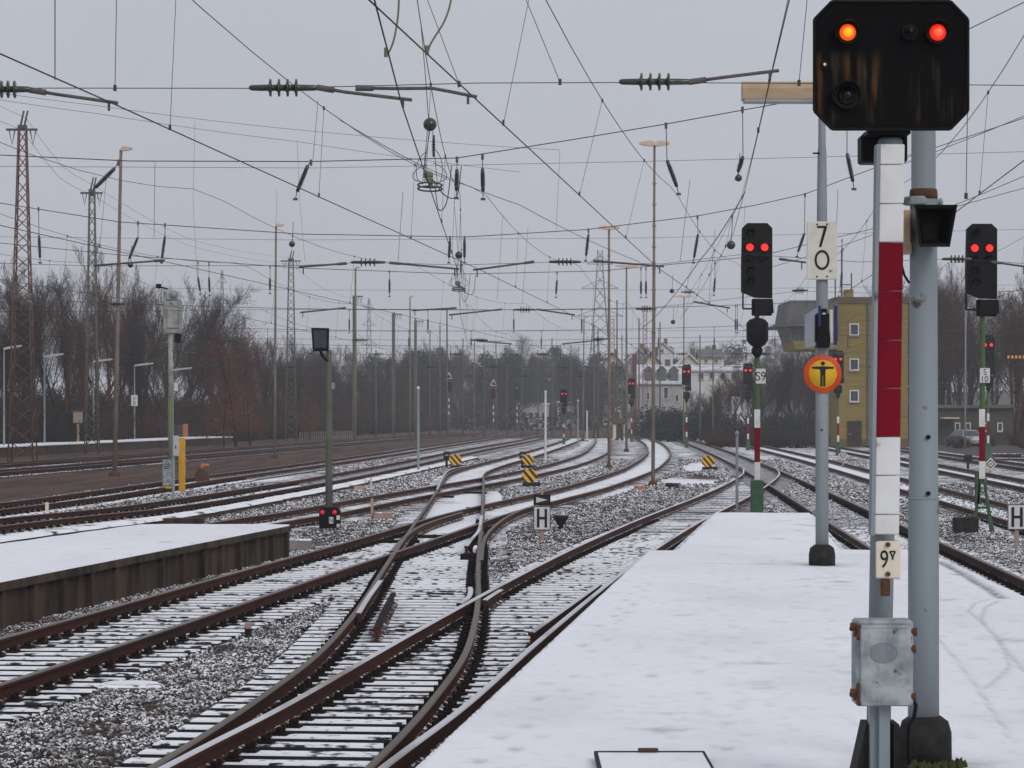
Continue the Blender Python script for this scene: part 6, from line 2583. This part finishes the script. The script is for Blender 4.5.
# russet beeches that kept their leaves
rmesh = []
for i in range(2):
    rr = random.Random(40 + i)
    t_, w_ = bare_tree(44 + i, 9.0, (14, 6, 4), .6, 1.0)
    for k in range(34):
        a, rad = rr.uniform(0, 6.28), rr.uniform(.3, 2.2)
        leaf_cloud(w_, (math.cos(a) * rad, math.sin(a) * rad, rr.uniform(1.5, 8.4)), (.9, .9, .8), 60, .16, rr, 1)
    rmesh.append((t_.mesh('trunk', [BARK[2]]), w_.mesh('crown', [BARK[1], M['russet']])))
for x, y_, d, s, lab in ((236, 0, 246, 1.12, 'tallest russet tree that kept its leaves, left of the tan light mast'), (224, 0, 243, .62, 'low russet tree left beside the tallest russet one'), (250, 0, 252, .70, 'russet tree close to the tan light mast'),
                         (206, 0, 252, .35, 'small russet bush near the plank fence'), (310, 0, 330, .6, 'russet tree near the row of pale fence posts')):
    put_tree(rmesh[tr.randrange(2)], 'russet_tree', ((x - 512) * d / F, d, -.06), tr.uniform(0, 6), s, lab, 'russet leaved trees')

# evergreens and far wood
emesh = []
for i in range(3):
    rr = random.Random(60 + i)
    t_, w_ = bare_tree(64 + i, 12.0, (10, 5), .7, .6)
    for k in range(46):
        a, z = rr.uniform(0, 6.28), rr.uniform(2.2, 12.2)
        rm = (3.4, 2.3, 4.2)[i] * math.sin(min(1, (13 - z) / 9) * 1.5) * rr.uniform(.3, 1)
        leaf_cloud(w_, (math.cos(a) * rm, math.sin(a) * rm, z), (1.1, 1.1, .8), 75, .34, rr, 1)
    emesh.append((t_.mesh('trunk', [BARK[2]]), w_.mesh('crown', [BARK[2], M['evergreen']])))
EL = ['broad dark evergreen in the hazy wood beyond the tracks', 'narrow dark evergreen in the hazy wood beyond the tracks', 'wide crowned evergreen in the hazy wood beyond the tracks']


def hill_z(X, Y):
    t = np.clip((np.asarray(Y, float) - 560) / 420, 0, 1)
    t = t * t * (3 - 2 * t)
    return -.3 + t * (10 + 3 * np.sin(np.asarray(X) / 90.) + 2.5 * np.sin(np.asarray(X) / 37. + 1)) * 1.0


hx = np.linspace(-320, 320, 60)
hy = np.r_[545, np.linspace(570, 1150, 26)]
HX, HY = np.meshgrid(hx, hy)
HZ = hill_z(HX, HY)
idx = np.arange(HX.size).reshape(HX.shape)
Fq = np.stack([idx[:-1, :-1].ravel(), idx[:-1, 1:].ravel(), idx[1:, 1:].ravel(), idx[1:, :-1].ravel()], 1)
tag(link('hill', np_mesh('hill', np.stack([HX.ravel(), HY.ravel(), HZ.ravel()], 1), Fq, [paint('hill_grass', (.05, .05, .04), (.035, .035, .03), .95, scale=.2)], None, True)), kind='structure')
for k in range(120):
    if k < 46:
        d = tr.uniform(500, 640)
        px = tr.uniform(370, 640)
    else:
        d = tr.uniform(600, 1000)
        px = tr.uniform(300, 860)
    X = (px - 512) * d / F
    ev = tr.random() < (.62 if px < 620 else .35)
    want = np.interp(px, [300, 420, 520, 600, 640, 700, 800, 860], [352, 350, 347, 352, 352, 346, 344, 350]) + tr.uniform(-6, 20)
    z0 = float(hill_z(X, d))
    H_ = max(5, (HOR - want) * d / F + ZC - z0)
    H_ = min(H_, 19 if k >= 46 else 15)
    if ev:
        i = tr.randrange(3)
        s = H_ / 13
        put_tree(emesh[i], 'evergreen_tree', (X, d, z0), tr.uniform(0, 6), (s * 1.05, s * 1.05, s), EL[i], ('broad far evergreens', 'narrow far evergreens', 'wide far evergreens')[i])
    else:
        s = H_ / 13.6
        put_tree(protos[tr.choice([0, 3, 4])], 'bare_tree', (X, d, z0), tr.uniform(0, 6), (s * 1.3, s * 1.3, s), 'leafless tree in the hazy wood beyond the tracks', 'far leafless trees')
# undergrowth of the far wood, read as one mass
rr = random.Random(77)
mb = MB()
for k in range(520):
    d = rr.uniform(470, 820)
    px = rr.uniform(360, 760)
    X = (px - 512) * d / F
    z0 = float(hill_z(X, d))
    if d < 560 and px > 600:
        continue
    leaf_cloud(mb, (X, d, z0 + 1.2), (3.0, 2, 2.2), 26, .75, rr)
for k in range(300):
    d = rr.uniform(275, 420)
    px = rr.uniform(690, 1075)
    leaf_cloud(mb, ((px - 512) * d / F, d, .9), (2.0, 1.5, 1.5), 26, .42, rr)
for k in range(240):
    d = rr.uniform(230, 520)
    X = xf(d) - rr.uniform(7, 20)
    leaf_cloud(mb, (X, d, 1.3), (2.0, 1.5, 2.2), 30, .42, rr)
tag(link('far_undergrowth', mb.mesh('far_undergrowth', [M['brush']])), 'dark undergrowth filling the far hazy wood', 'undergrowth', None, 'stuff')

# right wood beside the houses and behind the yellow building
for k in range(46):
    px = tr.uniform(688, 832)
    d = tr.uniform(285, 420)
    want = np.interp(px, [688, 720, 760, 832], [392, 384, 366, 350]) + tr.uniform(-4, 26)
    H_ = (HOR - want) * d / F + ZC
    s = H_ / 13.6
    put_tree(protos[tr.choice([1, 2, 5])], 'bare_tree', ((px - 512) * d / F, d, -.06), tr.uniform(0, 6), (s * 1.35, s * 1.35, s), 'leafless tree in the dark thicket left of the yellow building', 'trees left of the yellow building')
for k in range(40):
    px = tr.uniform(900, 1060)
    d = tr.uniform(262, 330)
    want = np.interp(px, [900, 940, 980, 1020, 1060], [272, 280, 318, 300, 288]) + tr.uniform(-4, 40)
    H_ = (HOR - want) * d / F + ZC
    s = H_ / 13.6
    put_tree(protos[tr.choice([0, 1, 3, 5])], 'bare_tree', ((px - 512) * d / F, d, -.06), tr.uniform(0, 6), (s * 1.1, s * 1.1, s), 'leafless tree in the brown wood behind the shed and the car', 'trees right of the yellow building')
bmesh_ = []
for i in range(3):
    rr = random.Random(120 + i)
    mb, st = MB(), MB()
    for k in range(16):
        st.tube([(0, 0, 0), (rr.gauss(0, .8), rr.gauss(0, .6), rr.uniform(1, 2.6))], [.05, .01], 4)
        leaf_cloud(mb, (rr.gauss(0, 1.0), rr.gauss(0, .7), rr.uniform(.4, 2.3)), (.8, .7, .6), 55, .22, rr)
    bmesh_.append((mb.mesh('foliage', [M['bush_green']]), st.mesh('stem', [BARK[2]])))
for k in range(54):
    px = tr.uniform(655, 845) if k % 3 else tr.uniform(655, 712)
    d = tr.uniform(288, 330)
    s = tr.uniform(.7, 1.15) * (1.25 if px < 715 else .95)
    put_tree(bmesh_[k % 3], 'dark_bush', ((px - 512) * d / F, d, -.06), tr.uniform(0, 6), (s * 1.2, s, s), 'dark leafy bush between the far houses and the yellow building', 'dark bushes in the background', 'bush', ('foliage', 'stem'))
for k in range(34):
    px = tr.choice([tr.uniform(790, 850), tr.uniform(935, 1040), tr.uniform(700, 800)])
    d = tr.uniform(232, 262)
    s = tr.uniform(.5, 1.0)
    put_tree(shr[tr.randrange(4)], 'bare_shrub', ((px - 512) * d / F, d, -.06), tr.uniform(0, 6), (s * 1.5, s * 1.3, s * .75), 'leafless shrub in front of the yellow building and the shed', 'shrubs by the yellow building', 'shrub', ('branches',))
# green columns of ivy on two trunks of the left wood
# ------------------------------------------------------------------ buildings
M['yellow_wall'] = paint('yellow_brick_render', (.25, .185, .048), (.175, .13, .040), .85, scale=1.0, vec=(.25, .25, 5), lo=.35, hi=.7)
M['brick_band'] = paint('brown_roof_edge', (.13, .085, .05), (.10, .065, .04), .9, scale=3)
M['slate'] = paint('slate_roof', (.125, .125, .12), (.085, .085, .08), .8, scale=1.5)
M['snow_roof'] = paint('snowy_roof', (.62, .63, .67), (.40, .41, .44), .8, scale=.7)
M['house_wall'] = paint('grey_house_wall', (.36, .36, .36), (.28, .28, .285), .85, scale=.5)
M['house_cream'] = paint('cream_house_wall', (.62, .56, .45), (.54, .48, .38), .85, scale=.5)
M['house_white'] = paint('white_house_wall', (.62, .62, .62), (.52, .52, .53), .85, scale=.5)
M['glass'] = paint('window_glass', (.022, .028, .038), (.06, .07, .085), .15, scale=3, spec=.6)
M['door_br'] = paint('brown_door', (.035, .022, .018), None, .7)
M['olive'] = paint('olive_shed_wall', (.060, .062, .040), (.045, .045, .032), .9, scale=.8)


def window(parent, x, y, z, w, h_, ax='y', frame_m='white_enamel', mull=False):
    """window in a wall facing -y at depth y"""
    mb = MB()
    t_ = .09
    for dx in (-1, 1):
        mb.box((x + dx * (w / 2 - t_ / 2), y - .02, z), (t_, .10, h_), 0)
    for dz in (-1, 1):
        mb.box((x, y - .02, z + dz * (h_ / 2 - t_ / 2)), (w - 2 * t_, .10, t_), 0)
    if mull:
        mb.box((x, y - .015, z), (.06, .08, h_ - 2 * t_), 0)
    o = part('window', mb, [M[frame_m]], parent)
    mb = MB()
    mb.box((x, y + .0, z), (w - 2 * t_, .03, h_ - 2 * t_), 0)
    part('pane', mb, [M['glass']], o)
    mb = MB()
    mb.box((x, y - .09, z - h_ / 2 - .05), (w + .15, .18, .08), 0)
    part('sill', mb, [M['concrete']], o)
    return o


d = 240.
kk = d / F
yb_ = thing('signal_tower', 'yellow flat roofed signal tower with glazed cabin jutting out to its left', 'building', ((837 - 512) * kk, d, -.06))
bx_ = lambda x: (x - 837) * kk
bz_ = lambda y: (HOR - y) * kk + ZC + .06
mb = MB()
W_ = bx_(908)
mb.box((W_ / 2, 6, bz_(303) / 2), (W_, 12, bz_(303)), 0)
part('wall', mb, [M['yellow_wall']], yb_)
mb = MB()
mb.box((W_ / 2, 6, (bz_(303) + bz_(297)) / 2), (W_ + .3, 12.3, bz_(297) - bz_(303)), 0)
rf = part('roof', mb, [M['brick_band']], yb_)
mb = MB()
mb.box((bx_(855.5), 5, bz_(293)), (9 * kk, 1, 12 * kk), 0, bev=.03)
mb.ball((bx_(856), 4.2, bz_(297)), .22, 10)
part('chimney', mb, [M['yellow_wall']], rf)
for x, y in ((842, 273), (848.5, 246), (858.5, 270)):
    mb = MB()
    mb.cyl((bx_(x), 5, bz_(300)), (bx_(x), 5, bz_(y)), .06, n=5)
    part('antenna', mb, [M['arm']], rf)
mb = MB()
mb.cyl((bx_(848), 5, bz_(282)), (bx_(859), 5, bz_(282)), .05, n=5)
part('antenna', mb, [M['arm']], rf)
for y in (329.5, 364.5, 396):
    window(yb_, bx_(854.2), 0, bz_(y), 9.5 * kk, 12 * kk)
mb = MB()
mb.cyl((bx_(868), -.1, 0), (bx_(868), -.1, bz_(303)), .09, n=8)
part('downpipe', mb, [M['slate']], yb_)
mb = MB()
mb.box((W_ / 2, -.04, .35), (W_, .12, .7), 0)
part('plinth', mb, [M['brick_band']], yb_)
mb = MB()
mb.box((bx_(854.5), -.08, bz_(433.5)), (14 * kk, .12, 25 * kk), 0)
dr = part('door', mb, [M['door_br']], yb_)
mb = MB()
mb.box((bx_(850), -.16, bz_(434)), (.25, .05, .06), 0)
part('handle', mb, [M['galv']], dr)
cabp = lambda pts: [(bx_(x), bz_(y)) for x, y in pts][::-1]
mb = MB()
mb.prism(cabp([(784, 324.5), (788, 301), (836.6, 301), (836.6, 324.5)]), -1.5, 9)
part('cabin_roof', mb, [M['slate']], yb_)
mb = MB()
mb.prism(cabp([(772, 326.8), (774, 324.8), (786, 324.8), (836.6, 324.8), (836.6, 327)]), -2.2, 9.4)
part('visor', mb, [M['slate']], yb_)
mb = MB()
mb.prism(cabp([(787, 327.2), (836.6, 327.2), (836.6, 341), (791.5, 341)]), -1.3, 8.8)
cg = part('cabin_glazing', mb, [M['glass']], yb_)
for x in (789.5, 797, 805, 813, 821, 829):
    mb = MB()
    mb.box((bx_(x), -1.33, bz_(334)), (.10, .1, 13.5 * kk), 0)
    part('mullion', mb, [M['slate']], cg)
mb = MB()
mb.prism(cabp([(791, 341.2), (836.6, 341.2), (836.6, 349.5), (794, 349.5)]), -1.4, 8.9)
part('cabin_base', mb, [M['yellow_wall']], yb_)
# low shed with canopy and the parked car
d = 262.
kk = d / F
sh = thing('shed', 'low dark olive shed with small windows behind the parked car', 'shed', ((975 - 512) * kk, d, -.06))
sx_ = lambda x: (x - 975) * kk
sz_ = lambda y: (HOR - y) * kk + ZC + .06
mb = MB()
mb.box((0, 4, sz_(408) / 2), (76 * kk, 8, sz_(408)), 0)
part('wall', mb, [M['olive']], sh)
mb = MB()
mb.box((0, 4, sz_(406.5)), (80 * kk, 9, .28), 0)
part('roof', mb, [M['slate']], sh)
mb = MB()
mb.box((sx_(948), -1, sz_(418)), (16 * kk, 2.2, .14), 0)
part('canopy', mb, [M['lumin']], sh)
for x in (957.5, 968, 985, 1000):
    window(sh, sx_(x), 0, sz_(427), 5.5 * kk, 9 * kk)
d = 246.
kk = d / F
car = thing('parked_car', 'pale grey blue car parked in front of the low olive shed', 'car', ((963.5 - 512) * kk, d, -.05), rz=.25)
M['car_paint'] = paint('pale_blue_car_paint', (.30, .34, .38), (.26, .30, .34), .3, spec=.6)
mb = MB()
prof = [(-2.1, .30), (2.05, .30), (2.1, .62), (1.95, .80), (1.0, .88), (-1.2, .90), (-2.05, .86), (-2.15, .55)]
mb.prism(prof, -.85, .85, 0, 'x')
cb = part('body', mb, [M['car_paint']], car)
cab_ = [(-1.75, .88), (-1.35, 1.40), (.25, 1.44), (1.05, .88)]
mb = MB()
vs = [(s * (.80 if z < 1 else .60), y, z) for s in (-1, 1) for y, z in cab_]
mb.add(vs, [(0, 1, 2, 3), (7, 6, 5, 4), (0, 4, 5, 1), (1, 5, 6, 2), (2, 6, 7, 3)])
part('cabin', mb, [M['car_paint']], car)
mb = MB()
mb.add([(-.70, -1.74, .93), (.70, -1.74, .93), (.56, -1.415, 1.35), (-.56, -1.415, 1.35)], [(0, 1, 2, 3)])
part('rear_window', mb, [M['glass']], car)
for s in (-1, 1):
    mb = MB()
    mb.add([(s * .805, -1.4, .93), (s * .805, .75, .93), (s * .63, .15, 1.36), (s * .63, -1.1, 1.35)], [(0, 1, 2, 3)])
    part('side_window', mb, [M['glass']], car)
    mb = MB()
    mb.box((s * .66, -2.10, .70), (.22, .08, .16), 0, bev=.02)
    part('tail_light', mb, [M['red_enamel']], car)
    for y in (-1.35, 1.35):
        mb = MB()
        mb.cyl((s * .72, y, .31), (s * .90, y, .31), .31, n=18)
        w_ = part('wheel', mb, [M['black_rough']], car)
        mb = MB()
        mb.cyl((s * .905, y, .31), (s * .915, y, .31), .19, n=12)
        part('rim', mb, [M['galv']], w_)

# strip of small orange lamps at the right edge
c = dp(1016, 357, 255)
r = thing('lamp_strip', 'short row of small amber lamps before the brown wood at right edge', 'lamp', (c.x, c.y, 0))
for i in range(5):
    mb = MB()
    mb.box((-.65 + i * .33, 0, c.z), (.2, .1, .26), 0, bev=.03)
    part('lamp', mb, [lamp_mat('amber_strip', (.8, .35, .03), .3)], r)
mb = MB()
mb.box((0, .08, c.z), (1.8, .06, .4), 0)
mb.cyl((0, .1, 0), (0, .1, c.z), .06, n=6)
part('lamp_post', mb, [M['black']], r)


# houses in the middle distance
def house(x0, x1, yb, eave, ridge, d, gable_front, wall_m, roof_m, lab, depth=9.0, wins=(), dorm=()):
    kk = d / F
    r = thing('house', lab, 'house', ((x0 - 512) * kk, d, -.06), 'far houses')
    X_ = lambda x: (x - x0) * kk
    Z_ = lambda y: (HOR - y) * kk + ZC + .06
    w_ = X_(x1)
    mb = MB()
    mb.box((w_ / 2, depth / 2, Z_(eave) / 2), (w_, depth, Z_(eave)), 0)
    if gable_front:
        mb.prism([(w_ - .02, Z_(eave)), (w_ / 2, Z_(ridge) - .1), (.02, Z_(eave))], .02, depth - .02)
    part('wall', mb, [M[wall_m]], r)
    mb = MB()
    if gable_front:
        for s in (0, 1):
            a = (w_ / 2, Z_(ridge))
            b_ = (-.5, Z_(eave) - .35) if s == 0 else (w_ + .5, Z_(eave) - .35)
            p_ = [a, b_, (b_[0], b_[1] + .3), (a[0], a[1] + .3)]
            mb.prism(p_ if s else p_[::-1], -.5, depth + .5)
    else:
        yz = [(-.5, Z_(eave) - .2), (depth / 2, Z_(ridge)), (depth + .5, Z_(eave) - .2), (depth + .5, Z_(eave) + .1), (depth / 2, Z_(ridge) + .3), (-.5, Z_(eave) + .1)]
        mb.prism(yz, -.4, w_ + .4, 0, 'x')
        mb.prism([(.1, Z_(eave)), (depth / 2, Z_(ridge) - .05), (depth - .1, Z_(eave))], .0, w_, 0, 'x')
    rf = part('roof', mb, [M[roof_m]], r)
    for x in dorm:
        mb = MB()
        zc_ = (Z_(eave) * .55 + Z_(ridge) * .45)
        mb.box((X_(x), .9, zc_), (1.3, 2.2, 1.5), 0)
        mb.prism([(X_(x) - .85, zc_ + .75), (X_(x) + .85, zc_ + .75), (X_(x), zc_ + 1.5)], -.3, 2.2)
        dm = part('dormer', mb, [M['slate']], rf)
    for x, y, ww, hh in wins:
        window(r, X_(x), 0, Z_(y), ww * kk, hh * kk)
    mb = MB()
    mb.box((w_ * .7, depth / 2, Z_(ridge) + .3), (.8, .8, 1.6), 0)
    part('chimney', mb, [M['brick_band']], rf)
    return r


house(639, 682, 446, 383, 366, 455, False, 'house_wall', 'snow_roof', 'grey house with snow covered roof and three dark dormers', wins=((648, 396, 4, 8), (666, 393, 5, 12), (677, 398, 4, 8), (648, 412, 4, 7), (677, 413, 4, 7)), dorm=(649, 662, 674))
house(676, 702, 446, 368, 354.5, 490, True, 'house_cream', 'snow_roof', 'cream gabled house peeping over the snowy roof', wins=((689, 366, 4, 5), (689, 378, 5, 7)))
house(640, 664, 446, 370, 353, 500, True, 'house_cream', 'slate', 'gabled house with slate roof behind the snowy roof', wins=((652, 366, 4, 5),))
house(628, 650, 446, 362, 349, 540, True, 'house_wall', 'snow_roof', 'highest house with snowy gable left of the others', wins=((639, 362, 4, 5),))
house(691, 746, 446, 370, 366.5, 470, False, 'house_white', 'snow_roof', 'long white low roofed building right of the gabled houses', wins=((701, 376, 6, 7), (712, 376, 6, 7), (723, 376, 6, 7), (734, 376, 6, 7)))
house(652, 673, 446, 352, 343, 640, True, 'house_white', 'snow_roof', 'small white gabled house high on the wooded rise', wins=((662, 351, 4, 4),))
house(700, 722, 446, 357, 350, 600, False, 'house_cream', 'slate', 'pale house with slate roof above the long white building', wins=((706, 361, 4, 4), (716, 361, 4, 4)))
house(604, 622, 446, 364, 354, 620, True, 'house_cream', 'slate', 'pale gabled house left of the highest snowy gable', wins=((613, 364, 4, 5),))
house(730, 752, 446, 352, 344, 680, False, 'house_white', 'snow_roof', 'pale house near the top of the rise behind the red signal', wins=((736, 356, 3, 4), (746, 356, 3, 4)))
d = 440
kk = d / F
mb = MB()
c = Vector(((634.5 - 512) * kk, d, 0))
mb.box((c.x, c.y, ((HOR - 354) * kk + ZC) / 2), (4 * kk, 1.2, (HOR - 354) * kk + ZC), 0)
solo('chimney_stack', mb, [paint('red_brick_stack', (.16, .045, .055), (.12, .04, .045), .9)], 'narrow dark red stack left of the far houses', 'chimney', None, tuple(c))
d = 330
kk = d / F
hu = thing('hut', 'small beige hut with brown roof at the left end of the far houses', 'hut', ((619 - 512) * kk, d, -.06))
mb = MB()
mb.box((0, 1, ((HOR - 424) * kk + ZC) / 2), (11.5 * kk, 2, (HOR - 424) * kk + ZC), 0)
part('wall', mb, [M['house_cream']], hu)
mb = MB()
mb.box((0, 1, (HOR - 420.5) * kk + ZC), (13 * kk, 2.6, 6 * kk), 0, bev=.1)
part('roof', mb, [M['brick_band']], hu)
mb = MB()
mb.box((.1, -.03, 1.0), (.8, .08, 1.9), 0)
part('door', mb, [M['door_br']], hu)
d = 300
kk = d / F
pbd = thing('poster_board', 'bright white poster board standing before the dark thicket', 'sign', ((736 - 512) * kk, d, -.06))
mb = MB()
mb.box((0, 0, (HOR - 404.5) * kk + ZC), (8.5 * kk, .1, 17 * kk), 0)
part('board', mb, [M['white_enamel']], pbd)
for s in (-1, 1):
    mb = MB()
    mb.cyl((s * 3.4 * kk, .1, 0), (s * 3.4 * kk, .1, (HOR - 400) * kk + ZC), .06, n=6)
    part('post', mb, [M['arm']], pbd)
d = 560
kk = d / F
for x, y0, y1, w, lab in ((534, 404, 432, 30, 'pale low building in the haze left of the track curve'), (568, 402, 428, 22, 'pale low building in the haze above the track curve')):
    r = thing('far_building', lab, 'building', ((x - 512) * kk, d, -.06), 'pale buildings in the haze')
    H_ = (HOR - y0) * kk + ZC
    mb = MB()
    mb.box((0, 3, H_ / 2), (w * kk, 6, H_), 0)
    part('wall', mb, [M['house_wall']], r)
    mb = MB()
    mb.box((0, 3, H_ + .1), (w * kk + .4, 6.4, .3), 0)
    part('roof', mb, [M['snow_roof']], r)
    for i in range(4):
        window(r, (i - 1.5) * w * kk * .22, 0, H_ * .55, 1.0, 1.3)

# ------------------------------------------------------------------ winter air
hz_m = bpy.data.materials.new('winter_air')
hz_m.use_nodes = True
nt = hz_m.node_tree
nt.nodes.clear()
o_ = nt.nodes.new('ShaderNodeOutputMaterial')
v_ = nt.nodes.new('ShaderNodeVolumePrincipled')
v_.inputs['Color'].default_value = (0.94, 0.955, 1.0, 1)
v_.inputs['Density'].default_value = 0.00033
v_.inputs['Anisotropy'].default_value = 0.0
nt.links.new(v_.outputs[0], o_.inputs['Volume'])
mb = MB()
mb.box((0, 1100, 34), (3240, 2830, 71), 0)
hz_o = tag(link('haze', mb.mesh('haze', [hz_m])), kind='stuff')
